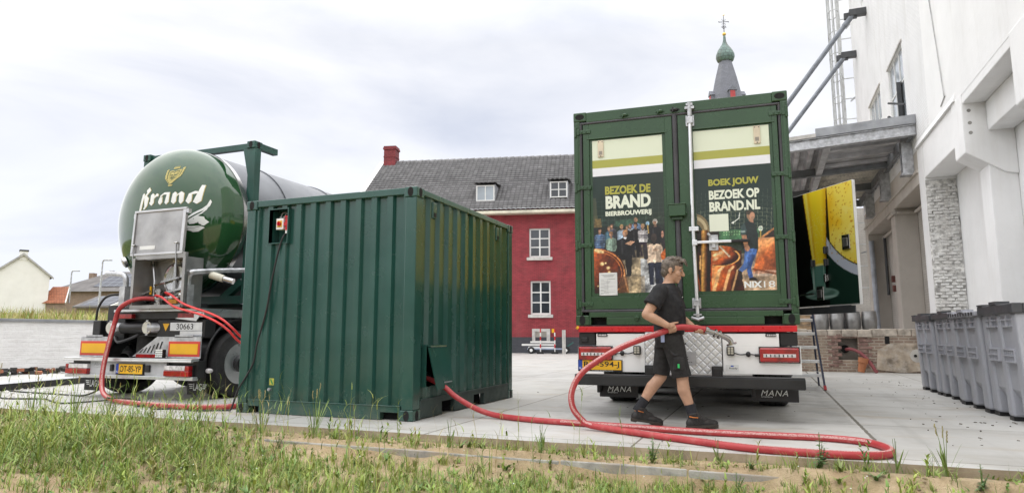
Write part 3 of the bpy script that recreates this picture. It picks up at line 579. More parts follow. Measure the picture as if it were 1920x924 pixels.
# ledge, beams and corbelled pilasters of the near bays
mb = MB(); mb.prism([(-.06,5.64),(.0,5.64),(.0,5.80),(-.01,5.80)], 8.9, 12.66, 'xz'); mb.build('ledge', M['plaster'], whs)
mb = MB(); mb.box(.0,.66,9.25,12.10,4.76,5.655); mb.build('beam', M['plaster'], whs, bevel=.02)
mb = MB(); mb.box(.38,.82,5.67,8.50,4.86,5.44); mb.box(.0,.82,5.67,8.5,5.44,5.655); mb.build('beam', M['plaster'], whs, bevel=.02)
mb = MB(); mb.box(.38,.82,-8,4.95,4.86,5.44); mb.box(.0,.82,-8,4.95,5.44,5.655); mb.build('beam', M['plaster'], whs, bevel=.02)
for y0 in (8.5, 4.95):
    mb = MB(); mb.prism([(-.02,5.655),(.82,5.655),(.82,3.98),(.62,4.02),(-.02,4.46)], y0, y0+.72, 'xz'); p_ = mb.build('pilaster_corbel', M['plaster'], whs, bevel=.02)
    h = MB()
    for zz in (4.85, 5.05, 5.3): h.cyl((.10,y0-.004,zz),(.10,y0+.01,zz),.035,n=10)
    h.build('anchor_hole', mat('hole_grey', (.30,.29,.27), .9), p_)
    mb = MB(); mb.box(.36,.82,y0+.06,y0+.66,0,4.25); mb.build('pilaster', M['plaster'], whs, bevel=.015)
mb = MB(); wall_yz(mb, 9.2, 12.1, 0, 4.9, [], .66, .1); wall_yz(mb, -8, 8.6, 0, 4.95, [], .82, .1); mb.build('recessed_wall', M['plaster'], whs); q_ = MB(); q_.box(.812,.83,4.95,6.35,1.4,3.05); q_.build('bare_brick_patch', M['wbrick'], whs); q_ = MB(); q_.tube(smooth_path([(.81,6.42,1.3),(.81,6.38,2.2),(.81,6.45,2.9),(.81,6.2,3.12),(.81,5.9,3.10),(.81,5.6,3.22),(.81,5.2,3.2)],4),.018,5); q_.build('plaster_crack', M['kerb'], whs)
mb = MB(); mb.box(0,.66,12.1,12.72,0,5.655); mb.build('pilaster', M['plaster'], whs)
# broken end of the pilaster: rough whitewashed bricks of uneven depth
mb = MB(); rr_ = random.Random(3)
for r in range(62):
    z = .05+r*.073; xo = -.01 if r % 2 else -.11; 
    for q in range(4):
        a = max(.0, xo+q*.215+.005); b = min(.655, xo+q*.215+.205)
        if b-a < .03: continue
        if rr_.random() < .10: continue
        dp = rr_.uniform(.004,.045); j = rr_.uniform(-.008,.008); mb.box(a+rr_.uniform(0,.045), b-rr_.uniform(0,.05), 12.085-dp, 12.11, z+.006+j, z+rr_.uniform(.056,.069)+j)
q_ = MB(); q_.box(.0,.655,12.088,12.102,.05,4.70); q_.build('mortar_bed', mat('mortar_grey', (.64,.63,.60), .95, var=.25, sc=9, bump=.9, bsc=14, dirt=(.16,.15,.14), dsc=6, damt=.85), whs); mb.build('broken_brickwork', white_brick('broken_white_brick', (0,2), (.80,.80,.78), (.62,.60,.57), (.45,.40,.35), .9), whs, bevel=.008, seg=1)
mb = MB(); mb.tube([(-.02,11.0,17),(-.03,10.6,12),(-.02,10.2,8.6),(-.03,9.6,6.0)], .012, 6); mb.tube([(-.02,9.6,6.0),(-.015,10.0,5.9)], .012, 6); mb.build('wall_cable', mat('cable_grey', (.45,.45,.45), .6), whs)
# bays behind the dock, under the canopy
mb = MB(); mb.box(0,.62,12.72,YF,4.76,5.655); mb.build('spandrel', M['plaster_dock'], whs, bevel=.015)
mb = MB(); mb.box(-.05,.0,12.72,YF,5.05,5.12); mb.build('spandrel_ledge', M['plaster_dock'], whs)
dh = [(14.35,15.25,2.15,3.95), (18.95,20.1,1.1,3.45)]
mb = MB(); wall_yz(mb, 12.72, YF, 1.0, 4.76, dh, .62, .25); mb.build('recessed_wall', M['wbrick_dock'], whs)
for a, b, c, d in dh:
    mb = MB(); mb.box(.80,.84,a,b,c,d); mb.box(.77,.80,a,a+.06,c,d); mb.box(.77,.80,b-.06,b,c,d); mb.build('window', M['darkgrey'] if c > 2 else M['steel_dull'], whs)
for y0 in (16.4, 22.1):
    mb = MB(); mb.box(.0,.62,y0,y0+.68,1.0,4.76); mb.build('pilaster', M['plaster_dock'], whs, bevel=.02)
mb = MB(); mb.tube([(.55,12.9,4.62),(.55,16.32,4.62),(.05,16.32,4.62)], .05, 8); mb.tube([(-.05,16.3,4.6),(-.05,17.2,4.6),(.5,17.2,4.6),(.5,22.0,4.6)], .05, 8); mb.build('conduit', M['plaster_dock'], whs, True)
mb = MB(); mb.tube([(.08,22.0,4.5),(.08,21.9,2.4),(.08,21.8,1.1)], .09, 10); mb.build('downpipe', mat('pipe_pale_blue', (.45,.48,.54), .4), whs, True)
mb = MB(); mb.tube([(.56,18.75,3.9),(.56,18.75,1.15)], .06, 8); mb.build('downpipe', M['darkgrey'], whs, True); mb = MB(); mb.tube([(.5,21.75,4.6),(.5,21.75,2.4)], .05, 8); mb.build('downpipe', M['darkgrey'], whs, True)
mb = MB()
for yy, zz in ((20.9, 2.95), (20.8, 2.6), (14.0, 3.2), (13.6, 2.3)): mb.box(.50,.60,yy-.09,yy+.09,zz-.13,zz+.1)
mb.tube([(.57,14.0,4.6),(.57,14.0,3.3)], .03, 6); mb.tube([(.57,13.6,2.6),(.57,14.0,3.1)], .02, 6); mb.build('valve_box', mat('valve_dark_red', (.16,.06,.05), .6), whs)
# far wing behind the dock
mb = MB(); wall_xz(mb, -4.2, .62, .9, 6.28, [(-1.05,-.18,2.75,5.2),(-1.3,-.45,1.1,2.45)], 24.7, .2); mb.build('end_wing_wall', M['wbrick_end'], whs)
w = window_xz(whs, -1.05,-.18,2.75,5.2, 24.8, 2, 4, .05, 'window', 'glass_sky'); mb = MB(); mb.box(-1.3,-.45,24.85,24.9,1.1,2.45); mb.build('door', M['darkgrey'], whs)

# canopy hung from the wall over the dock
can = empty('loading_canopy', (WHX, 12.65, 0), 0, 'grey steel canopy with ribbed underside hanging over the loading dock', 'canopy')
SL = .05; XL = -5.4; CY1 = 9.9
def cz(x): return 6.03 + SL*x
def slab(mb, x0, x1, y0, y1, b, t):
    mb.add([(x0,y0,cz(x0)+b),(x1,y0,cz(x1)+b),(x1,y1,cz(x1)+b),(x0,y1,cz(x0)+b),(x0,y0,cz(x0)+t),(x1,y0,cz(x1)+t),(x1,y1,cz(x1)+t),(x0,y1,cz(x0)+t)], [(0,3,2,1),(4,5,6,7),(0,1,5,4),(1,2,6,5),(2,3,7,6),(3,0,4,7)])
mb = MB(); slab(mb, XL, -.01, -.05, .05, 0, .24); slab(mb, XL, -.01, -.12, .10, -.02, .0); slab(mb, XL, -.01, -.12, .10, .24, .26); mb.build('edge_beam', M['galv'], can)
mb = MB(); slab(mb, XL, -2.35, -.16, .0, .27, .37); mb.build('gutter_edge', M['stone'], can); mb = MB(); slab(mb, -2.35, -.01, -.16, -.06, .27, .50); mb.build('fascia', mat('canopy_fascia', (.33,.34,.36), .5, .4), can)
mb = MB()
for yy in (3.4, 6.7, CY1): slab(mb, XL, -.01, yy-.05, yy+.05, -.01, .22); slab(mb, XL, -.01, yy-.1, yy+.1, -.03, -.012)
for xx in (XL+.05, -.12): slab(mb, xx-.05, xx+.05, .05, CY1, -.06, .21)
mb.build('rafter', mat('canopy_steel_dark', (.20,.21,.22), .5, .5), can)
ns = 140; xs = np.linspace(XL, -2.0, ns); prof = .08*np.clip(np.sin(xs*2*PI/.38)*2.2, -1, 1)
def sheet(xs, prof, y0, y1, mname, nm):
    v = np.concatenate([np.stack([xs, np.full_like(xs, y), 6.03+SL*xs+.30+prof], -1) for y in (y0, y1)]); n_ = len(xs); i = np.arange(n_-1); return fmesh(nm, v, np.stack([i, i+1, i+1+n_, i+n_], -1), mname, parent=can)
M['sheet'] = mat('canopy_sheet', (.55,.55,.56), .5, .5, var=.15, sc=2)
sheet(xs, prof, -.1, CY1+.3, M['sheet'], 'roof_sheet')
xs2 = np.linspace(-2.16, -.05, 60); sheet(xs2, .02*np.sin(xs2*2*PI/.1), 3.3, CY1+.3, mat('canopy_translucent', (.60,.56,.47), .5, var=.2), 'translucent_sheet')
mb = MB(); [slab(mb, -2.1, -.05, q-.10, q+.10, .14, .26) for q in (1.15, 2.2, 3.25)]; slab(mb, -2.16, -1.98, .0, CY1, -.02, .24); slab(mb, -2.0, -.05, -.1, 1.12, .27, .30); slab(mb, -2.0, -.05, 1.55, 2.15, .27, .30); slab(mb, -2.0, -.05, 2.6, 3.3, .27, .30); mb.build('skylight_bars', M['sheet'], can)
for yy in (.65, 4.2, 7.5):
    mb = MB(); mb.box(-.20,-.02,yy-.02,yy+.02,5.12,6.0); mb.box(-.26,.0,yy-.13,yy-.10,5.16,6.0); mb.box(-.26,.0,yy+.10,yy+.13,5.16,6.0); mb.box(-.30,.0,yy-.16,yy+.16,5.10,5.16); mb.build('wall_bracket', M['galv'], can)
for yy, za, xe in ((18.7-12.65, 12.3, -5.2), (21.7-12.65, 11.95, -5.0)):
    mb = MB(); a = Vector((-.42,yy,za-.02)); b = Vector((xe,yy,cz(xe)+.3)); dd = (b-a).normalized(); mb.tube([a+dd*.3, b], .085, 12); mb.tube([a, a+dd*.5], [.10,.10], 10); rod = mb.build('tie_rod', mat('rod_grey%d' % int(za*10), (.20,.215,.24), .5, .4), can, True)
    mb = MB(); mb.box(-.55,-.0,yy-.12,yy+.12,za-.10,za+.14); mb.box(-.72,-.3,yy-.06,yy+.06,za-.18,za+.05); mb.build('rod_bracket', M['darkgrey'], rod, bevel=.01)

# caged ladder at the far corner
lad = empty('caged_ladder', (WHX-.35, 23.35, 0), 0, 'tall white caged access ladder at the far corner of the warehouse', 'ladder')
mb = MB()
for xx in (-.0, .5): mb.box(xx-.045,xx+.045,-.04,.04,2.6,18)
z = 2.8
while z < 17.8: mb.cyl((0,0,z),(.5,0,z),.024,n=6); z += .88
mb.build('ladder_rails', mat('ladder_white', (.66,.67,.66), .5, .2), lad)
mb = MB()
hoop = [(.25+.48*math.cos(a)-.0, .0+.72*math.sin(a)) for a in np.linspace(PI*1.0, 0, 13)]
z = 5.0
hoop = [(0-.0,0)] + [(-.62+.62*math.cos(a)*1.0, -.05+.0) for a in ()] + [(-.05,-.30),(-.15,-.52),(-.30,-.52),(-.42,-.25),(-.42,.15),(-.30,.42),(-.15,.42),(-.05,.2),(0,0)]
while z < 18: mb.tube([(p[0], p[1], z) for p in hoop], .02, 5); z += .95
for p in hoop[1:-1]: mb.box(p[0]-.022,p[0]+.022,p[1]-.012,p[1]+.012,4.6,18)
mb.build('safety_cage', mat('cage_grey', (.55,.56,.56), .5, .3), lad)
for z in (4.2, 7.4, 10.6, 13.8, 16.8):
    mb = MB(); mb.bar((.25,0,z),(.38,-.56,z),.05,.05); mb.bar((0,0,z),(.0,-.1,z),.05,.05); mb.build('wall_stay', M['galv'], lad)

# old dock
M['oldbrick'] = brick('old_dock_brick', (0,2), (.26,.175,.135), (.33,.25,.19), (.41,.35,.285), .215, .072, .016, .9, .9, var=.35, stain=((.40,.33,.25), 1.0, 2.6), bd=.02)
dk = empty('loading_dock', (4.0, 12.2, 0), 0, 'old crumbling brick dock wall below the canopy with a square hole', 'dock')
mb = MB(); wall_xz(mb, -2.2, 4.06, -.05, .94, [(1.23,1.68,.30,.84)], 0, .22)
nj = 50
mb.quad((-2.2,.0,.94),(4.06,.0,.94),(4.06,12.5,1.02),(-2.2,12.5,1.02)); mb.quad((-2.2,0,-.05),(-2.2,12.5,-.05),(-2.2,12.5,1.02),(-2.2,0,.94)); mb.build('dock_face', M['oldbrick'], dk)
mb = MB(); rr_ = random.Random(5); x_ = -2.2
while x_ < 4.0:
    w_ = rr_.uniform(.25,.6); e_ = min(4.06, x_+w_); mb.box(x_, e_-.01, -rr_.uniform(.0,.05), .5, .90-rr_.uniform(0,.05), 1.08-rr_.uniform(0,.03)); x_ += w_
mb.build('crumbling_edge', mat('dock_concrete', (.42,.37,.31), .9, var=.25, sc=5, bump=.6, bsc=20, dirt=(.24,.19,.15), dsc=3, damt=.8), dk, bevel=.015, seg=1)
mb = MB(); mb.box(-2.2, 4.06, .45, 12.5, .9, 1.06); mb.build('dock_floor', mat('dock_floor', (.36,.34,.31), .8, var=.1), dk)
mb = MB(); mb.add([(2.05,-.03,.08),(2.1,-.03,.55),(2.35,-.03,.70),(2.75,-.03,.72),(3.3,-.03,.66),(4.05,-.03,.72),(4.05,-.03,.04),(3.0,-.03,.05),(2.6,-.03,.01)] + [(p[0],.02,p[1]) for p in [(2.05,.08),(2.1,.55),(2.35,.70),(2.75,.72),(3.3,.66),(4.05,.72),(4.05,.04),(3.0,.05),(2.6,.01)]], [tuple(range(9)), tuple(range(17,8,-1))]+[(i,(i+1)%9,(i+1)%9+9,i+9) for i in range(9)])
pt = mb.build('plaster_patch', mat('patch_tan', (.345,.285,.22), .9, var=.3, sc=4, bump=.8, bsc=12, dirt=(.55,.50,.44), dsc=5, damt=.9), dk)
mb = MB(); mb.cyl((2.95,-.04,.42),(2.95,-.025,.42),.16,n=14); mb.build('pipe_plate', mat('patch_grey', (.42,.40,.37), .9), pt); mb = MB(); mb.cyl((2.90,-.06,.42),(2.90,-.03,.42),.035,n=10); mb.cyl((3.02,-.06,.43),(3.02,-.03,.43),.035,n=10); mb.build('pipe_stub', M['darkvoid'], pt)
mb = MB(); mb.box(1.23,1.68,.20,.24,.30,.84); hb = mb.build('hole_back', mat('hole_concrete', (.16,.145,.125), .9, var=.2), dk); mb = MB(); mb.cyl((1.40,.17,.57),(1.40,.199,.57),.10,n=16); mb.build('drain_opening', M['darkvoid'], hb)
mb = MB(); rr_ = random.Random(9)
for i in range(10): mb.box(1.2+.052*i, 1.2+.052*i+.046, -.012-rr_.uniform(0,.02), .02, .845, .945)
for s_ in range(9):
    for xx in (1.0+.09*(s_%2), 1.70): mb.box(xx, xx+(.22 if xx < 1.5 else .2+.09*(s_%2)), -.008-rr_.uniform(0,.02), .02, .13+.088*s_, .13+.088*s_+.072)
mb.build('brick_surround', mat('quoin_brick', (.21,.125,.105), .9, var=.35, sc=9, bump=.5, bsc=30, dirt=(.36,.28,.23), dsc=4, damt=.7), dk, bevel=.006, seg=1)
mb = MB(); mb.box(2.28,2.38,-.006,.02,.70,.92); mb.build('slot', M['darkvoid'], dk)
mb = MB(); 
for x_ in (3.75,3.86,3.97): mb.box(x_,x_+.02,-.02,.02,.25,.86)
mb.build('rebar', mat('rusty_bar', (.10,.06,.045), .9), dk)
cp_ = empty('clay_pipe', (5.70, 11.93, 0), 0, 'short orange clay pipe standing against the dock below the square hole', 'pipe')
mb = MB(); Mx = Matrix.Translation((0,0,.12)) @ Matrix.Rotation(R(14), 4, 'Y'); mb.lathe([(.075,-.10),(.085,.0),(.095,.12),(.115,.13),(.115,.25),(.09,.25),(.085,.1)], 18, M=Mx); mb.build('pipe_body', M['copper'], cp_, True)
mb = MB(); mb.tube(smooth_path([(5.42,12.3,.56),(5.52,12.1,.57),(5.7,12.0,.48),(5.88,11.9,.26),(5.98,11.85,.06),(6.0,11.8,.05)], 5), .04, 8); tag(mb.build('drain_hose', mat('dull_red_hose', (.22,.055,.06), .6), smooth=True), 'dull red hose hanging out of the square hole in the dock', 'hose')
# kegs on a pallet at the back of the dock
pal = empty('pallet_stack', (4.25, 14.2, 1.06), 0, 'stack of brown wooden pallets on the dock beside the silver kegs', 'pallets')
for k in range(3):
    mb = MB(); mb.box(-.5,.5,-.4,.4,.14*k+.10,.14*k+.125)
    for yy in (-.34,0,.34): mb.box(-.5,.5,yy-.05,yy+.05,.14*k+.0,.14*k+.10)
    mb.build('pallet', M['wood'], pal)
def keg():
    t = empty('beer_keg'); mb = MB(); mb.lathe([(.12,.03),(.16,.0),(.175,.02),(.18,.09),(.19,.11),(.188,.20),(.19,.21),(.19,.30),(.188,.31),(.18,.42),(.17,.45),(.17,.49),(.155,.49),(.15,.45),(.03,.45)], 22); mb.build('keg_body', M['steel_dull'], t, True)
    mb = MB(); mb.cyl((0,0,.45),(0,0,.48),.035,n=10); mb.build('valve', M['black'], t, True); return t
k0 = keg(); kl = ['leftmost silver keg of the row on the dock beside the pallets', 'second silver keg from the pallets on the dock', 'third silver keg from the pallets on the dock', 'silver keg at the right end of the row on the dock']
for k in range(4):
    o = k0 if k == 0 else copy_tree(k0); o.location = (4.98+.41*k*.95, 13.6, 1.06); tag(o, kl[k], 'keg', 'silver kegs on the dock')

# ------------------------------------------------------------- grey plastic bulk bins
n = N('bin_streaky_plastic'); oi = n.n('ShaderNodeObjectInfo'); v_ = n.n('ShaderNodeVectorMath', operation='ADD'); n.set(v_.inputs[0], n.map(n.co(), (1,1,.22))); n.set(v_.inputs[1], oi.outputs['Location'])
c = n.ramp(n.noise(v_.outputs[0], 2.2, 8, .65), [(.3, (.38,.39,.43)), (.55, (.46,.47,.515)), (.75, (.56,.57,.60))]); c = n.mix(n.ramp(n.noise(v_.outputs[0], 14, 6, .7), [(.62, 0.0), (.72, .5)]), c, (.66,.66,.66))
c = n.mix(n.ramp(n.noise(v_.outputs[0], 3.5, 7, .7), [(.58, 0.0), (.70, .45)]), c, (.27,.26,.25)); n.base(c); n.rough(.45); n.bump(n.noise(v_.outputs[0], 6, 5), .1, .01); M['plasticgrey'] = n.mat
def make_bin():
    t = empty('bulk_bin'); w, l, h = 1.10, 1.22, 1.185; y0, y1 = -l/2, l/2
    mb = MB()      # tapered tub: front face (-x) with pilaster ribs, plus plain sides
    def face(z): return .05*(1-z/h)
    zs = [.20, .34, h]; 
    mb.add([(face(a)+(.11,.026,.016)[i], y0+.03, a) for i, a in enumerate(zs)] + [(face(a)+(.11,.026,.016)[i], y1-.03, a) for i, a in enumerate(zs)] + [(w-face(a)-.03, y0+.03, a) for a in zs] + [(w-face(a)-.03, y1-.03, a) for a in zs],
           [(0,1,4,3),(1,2,5,4),(6,9,10,7),(7,10,11,8),(0,6,7,1),(1,7,8,2),(3,4,10,9),(4,5,11,10),(0,3,9,6)])
    mb.quad((.12,y0+.06,h-.15),(w-.08,y0+.06,h-.15),(w-.08,y1-.06,h-.15),(.12,y1-.06,h-.15)); mb.build('tub', M['plasticgrey'], t, bevel=.012)
    for yc, wd in ((y0+.10,.20), (0,.15), (y1-.10,.20)):
        mb = MB(); mb.add([(face(0)-.005,yc-wd/2-.01,.04),(face(0)-.005,yc+wd/2+.01,.04),(.32,yc+wd/2+.01,.04),(.32,yc-wd/2-.01,.04),(.0,yc-wd/2+.02,h-.02),(.0,yc+wd/2-.02,h-.02),(.15,yc+wd/2-.02,h-.02),(.15,yc-wd/2+.02,h-.02)],
            [(0,3,2,1),(4,5,6,7),(0,1,5,4),(1,2,6,5),(2,3,7,6),(3,0,4,7)]); lg = mb.build('leg', M['plasticgrey'], t, bevel=.03)
        mb = MB(); mb.box(face(0)+.0,.33,yc-wd/2,yc+wd/2,0,.042); mb.build('foot', M['black'], lg)
        mb = MB(); mb.box(w-.30,w-.02,yc-wd/2,yc+wd/2,0,.32); mb.build('leg', M['plasticgrey'], t)
    for yc in (-.27, .27):
        mb = MB()
        for zz in (.64,.705,.77): mb.box(.0,.09,yc-.165,yc+.165,zz-.007,zz+.007)
        for q in range(6): yy = yc-.16+.064*q; mb.box(.004,.09,yy-.006,yy+.006,.64,.77)
        g_ = mb.build('grille', M['plasticgrey'], t); mb = MB(); mb.box(face(.7)+.012,face(.7)+.04,yc-.16,yc+.16,.645,.765); mb.build('grille_shade', M['darkgrey'], g_)  # dark box stands in for the shade inside the grille holes
        mb = MB()
        for zz in (1.02,1.09,1.15): mb.box(-.002,.08,yc-.19,yc+.19,zz-.007,zz+.007)
        mb.box(.0,.08,yc-.02,yc+.02,1.02,1.2); mb.build('top_rib', M['plasticgrey'], t)
    return t
def rim(t, dark, thick):
    mb = MB(); h = 1.185; y0, y1 = -.625, .625
    mb.box(-.03,.07,y0,y1,h-.03,h+thick); mb.box(1.03,1.13,y0,y1,h-.03,h+thick); mb.box(.07,1.03,y0,y0+.09,h-.03,h+thick); mb.box(.07,1.03,y1-.09,y1,h-.03,h+thick); r_ = mb.build('rim', M['bin_rim'] if dark else M['plasticgrey'], t, bevel=.012)
    mb = MB(); mb.box(-.035,.10,-.12,.12,h+thick,h+thick+.035); mb.build('lug', M['bin_rim'] if dark else M['plasticgrey'], r_); mb = MB(); mb.box(-.035,.10,y1-.22,y1-.02,h+thick,h+thick+.02); mb.build('lug', M['bin_rim'] if dark else M['plasticgrey'], r_)
    if not dark:
        for q in range(10): mb = MB(); mb.box(-.036,-.03,-.56+.12*q,-.50+.12*q,h-.02,h+thick-.01); mb.build('rim_slot', M['darkgrey'], r_)
bl = ['grey plastic bulk bin with dark rim at the far end of the row', 'grey bulk bin with dark rim, second from the far end of the row', 'grey bulk bin with a pale slotted rim, between two dark rimmed bins', 'nearest grey bulk bin with a thick dark rim at the right edge']
b0 = make_bin(); bins = [b0] + [copy_tree(b0) for _ in range(3)]
for k, o in enumerate(bins):
    o.location = (6.0+(.0,.02,-.02,.01)[k], 6.33-1.27*k, 0); o.rotation_euler = (0,0,(.01,-.012,.008,-.006)[k]); rim(o, k != 2, .055 if k < 2 else (.03 if k == 2 else .075)); tag(o, bl[k], 'plastic bin', 'grey bulk bins along the white wall')

# ============================================================= DARK GREEN CORRUGATED CONTAINER (near corner at the origin)
def corr_profile(u0, u1, pitch, depth, flat=.36, slope=.16, start=.0):
    pts = [(u0, 0.0)]; u = u0 + start
    while u + pitch < u1 + .01:
        a = pitch*flat; s = pitch*slope
        for du, d in ((a/2, 0), (a/2+s, depth), (pitch-a/2-s, depth), (pitch-a/2, 0)): pts.append((u+du, d))
        u += pitch
    pts.append((u1, 0.0)); return pts
def corrugate(mb, prof, z0, z1, place, holes=()):        # place(u, depth, z) -> point; holes in (u0,u1,z0,z1)
    us = [p[0] for p in prof]; P = list(prof)
    for h in holes:
        for uu in h[:2]:
            for i in range(len(P)-1):
                if P[i][0] < uu < P[i+1][0]:
                    t = (uu-P[i][0])/(P[i+1][0]-P[i][0]); P.insert(i+1, (uu, P[i][1]+(P[i+1][1]-P[i][1])*t)); break
    zs = sorted({z0, z1} | {h[2] for h in holes} | {h[3] for h in holes})
    for (a, da), (b, db) in zip(P, P[1:]):
        for c, d in zip(zs, zs[1:]):
            if any(h[0]-1e-6 <= a and b <= h[1]+1e-6 and h[2] <= c and d <= h[3] for h in holes): continue
            mb.quad(place(a,da,c), place(b,db,c), place(b,db,d), place(a,da,d))
def casting(parent, x0, x1, y0, y1, z0, z1, m, faces, name='corner_casting'):
    mb = MB(); mb.box(x0, x1, y0, y1, z0, z1); c = mb.build(name, M[m], parent, bevel=.012)
    cx, cy, cz_ = (x0+x1)/2, (y0+y1)/2, (z0+z1)/2
    def oval(ax, pos, horiz):
        pts = [((.036 if not horiz else .056)*math.cos(t)*(1), (.056 if not horiz else .036)*math.sin(t)) for t in np.linspace(0, 2*PI, 17)[:-1]]
        if ax == 'y': mb.add([(cx+p[0], pos, cz_+p[1]) for p in pts], [tuple(range(16))])
        else: mb.add([(pos, cy+p[0], cz_+p[1]) for p in pts], [tuple(range(16))])
    for f in faces:
        mb = MB(); ax = 'x' if 'x' in f else 'y'
        oval(ax, {'-y': y0-.0015, '+x': x1+.0015, '-x': x0-.0015, '-yh': y0-.0015}[f], f == '-yh'); mb.build('casting_hole', M['darkvoid'], c)
    return c
gc = empty('shipping_container', (0,0,0), 0, 'plain dark green corrugated container in the centre with a red hose through its flap', 'container')
WA, LA, HA = 2.438, 2.991, 2.591
for xx0, xx1, fx in ((-WA, -WA+.165, '-x'), (-.165, 0, '+x')):
    for yy0, yy1, fy in ((0, .178, '-y'), (LA-.178, LA, '')):
        for z0, z1 in ((0, .118), (HA-.118, HA)):
            casting(gc, xx0, xx1, yy0, yy1, z0, z1, 'green', [f for f in (fx, fy) if f])
for a, b, c, d in ((-WA+.008,-WA+.14,.008,.16), (-.15,-.008,.008,.17), (-WA+.008,-WA+.14,LA-.15,LA-.008), (-.14,-.008,LA-.15,LA-.008)):
    mb = MB(); mb.box(a, b, c, d, .118, HA-.118); mb.build('corner_post', M['green'], gc, bevel=.010)
mb = MB(); mb.box(-WA+.165,-.165,.012,.10,HA-.085,HA-.004); mb.build('top_rail', M['green'], gc, bevel=.008)
mb = MB(); mb.box(-WA+.165,-WA+.175,.012,.10,.004,.155); mb.box(-WA+.335,-.42,.012,.10,.004,.155); mb.box(-.185,-.165,.012,.10,.004,.155); mb.box(-WA+.175,-WA+.335,.012,.10,.085,.155); mb.box(-.42,-.185,.012,.10,.085,.155)
mb.box(-WA+.165,-.165,.004,.03,.150,.162); mb.build('bottom_rail', M['green'], gc, bevel=.005)
mb = MB(); mb.box(-WA+.16,-.16,.13,.16,.005,.10); mb.build('pocket_back', M['darkvoid'], gc)
mb = MB(); mb.box(-.06,-.006,.178,LA-.178,HA-.075,HA-.006); mb.build('top_rail', M['green'], gc, bevel=.008)
mb = MB(); pk = [(.70,1.035),(1.60,1.93)]; ys = [.178, .70, 1.035, 1.60, 1.93, LA-.178]
for a, b in zip(ys, ys[1:]):
    if (a, b) in pk: mb.box(-.07,-.008,a,b,.155,.21)
    else: mb.box(-.07,-.008,a,b,.012,.21)
mb.box(-.03,.0,.178,LA-.178,.20,.222); mb.build('bottom_rail', M['green_dark'], gc, bevel=.004)
for a, b in pk:
    mb = MB(); mb.quad((-.075,a,.012),(-1.0,a,.012),(-1.0,a,.155),(-.075,a,.155)); mb.quad((-.075,b,.012),(-1.0,b,.012),(-1.0,b,.155),(-.075,b,.155)); mb.quad((-.075,a,.155),(-1.0,a,.155),(-1.0,b,.155),(-.075,b,.155)); mb.quad((-1.0,a,0.012),(-1.0,b,.012),(-1.0,b,.155),(-1.0,a,.155)); mb.build('fork_pocket', M['black'], gc)
mb = MB(); rec = (-2.085, -1.808, 2.045, 2.458)
corrugate(mb, corr_profile(-WA+.14, -.15, .2148, .042, .34, .10), .155, HA-.085, lambda u, d, z: (u, .030+d, z), [rec]); mb.build('end_wall', M['green'], gc)
mb = MB(); flap = (.30, .80, .345, .795)
corrugate(mb, corr_profile(.17, LA-.15, .240, .036, .28, .22), .21, HA-.07, lambda u, d, z: (-.028-d, u, z), [flap]); mb.build('side_wall', M['green'], gc)
mb = MB(); mb.quad((-WA+.03,.15,.2),(-WA+.03,LA-.15,.2),(-WA+.03,LA-.15,HA-.07),(-WA+.03,.15,HA-.07)); mb.quad((-WA+.1,LA-.03,.15),(-.1,LA-.03,.15),(-.1,LA-.03,HA-.07),(-WA+.1,LA-.03,HA-.07)); mb.box(-WA+.01,-WA+.06,.178,LA-.178,HA-.075,HA-.006); mb.box(-WA+.01,-WA+.06,.178,LA-.178,.01,.2); mb.build('rear_walls', M['green'], gc)
mb = MB(); mb.box(-WA+.05,-.05,.05,LA-.03,HA-.045,HA-.02); mb.build('roof', M['green'], gc); mb = MB(); mb.box(-WA+.05,-.08,.11,LA-.03,.16,.2); mb.build('floor', M['black'], gc)
# socket recess
mb = MB(); a, b, c, d = rec; D_ = .20
mb.quad((a,.02,c),(a,D_,c),(a,D_,d),(a,.02,d)); mb.quad((b,.02,c),(b,D_,c),(b,D_,d),(b,.02,d)); mb.quad((a,.02,c),(b,.02,c),(b,D_,c),(a,D_,c)); mb.quad((a,.02,d),(b,.02,d),(b,D_,d),(a,D_,d)); mb.quad((a,D_,c),(b,D_,c),(b,D_,d),(a,D_,d))
mb.box(a-.012,a,.018,.08,c-.012,d+.012); mb.box(b,b+.012,.018,.08,c-.012,d+.012); mb.box(a,b,.018,.08,d,d+.012); mb.box(a,b,.018,.08,c-.012,c); rb = mb.build('socket_recess', M['green'], gc)
mb = MB(); mb.box(-2.015,-1.905,.06,.15,2.215,2.355); sw = mb.build('switch_box', M['white'], rb, bevel=.006); 
mb = MB(); mb.box(-1.995,-1.925,.054,.0595,2.245,2.325); mb.cyl((-1.96,.054,2.285),(-1.96,.035,2.285),.027,n=16,mi=1); mb.box(-1.966,-1.954,.02,.05,2.262,2.308,1); mb.build('rotary_switch', [M['yellow'], M['red']], rb)
mb = MB(); mb.cyl((-1.865,.10,2.205),(-1.865,.10,2.36),.034,n=14); mb.cyl((-1.865,.10,2.36),(-1.865,.10,2.385),.042,n=14); mb.box(-1.90,-1.83,.06,.12,2.26,2.30); mb.cyl((-1.865,.10,2.165),(-1.865,.10,2.205),.03,n=14,mi=1); mb.build('red_plug', [M['red'], M['white']], rb, True)
mb = MB(); mb.cyl((-1.985,.11,2.355),(-1.985,.11,2.385),.016,n=10); mb.cyl((-1.93,.11,2.355),(-1.93,.11,2.385),.016,n=10); mb.tube(smooth_path([(-1.985,.11,2.38),(-1.97,.12,2.43),(-1.93,.15,2.44),(-1.9,.19,2.42)],4),.007,6); mb.tube(smooth_path([(-1.93,.11,2.38),(-1.91,.12,2.42),(-1.87,.16,2.435),(-1.83,.19,2.43)],4),.007,6); mb.build('cable_gland', M['inkgrey'], rb, True)
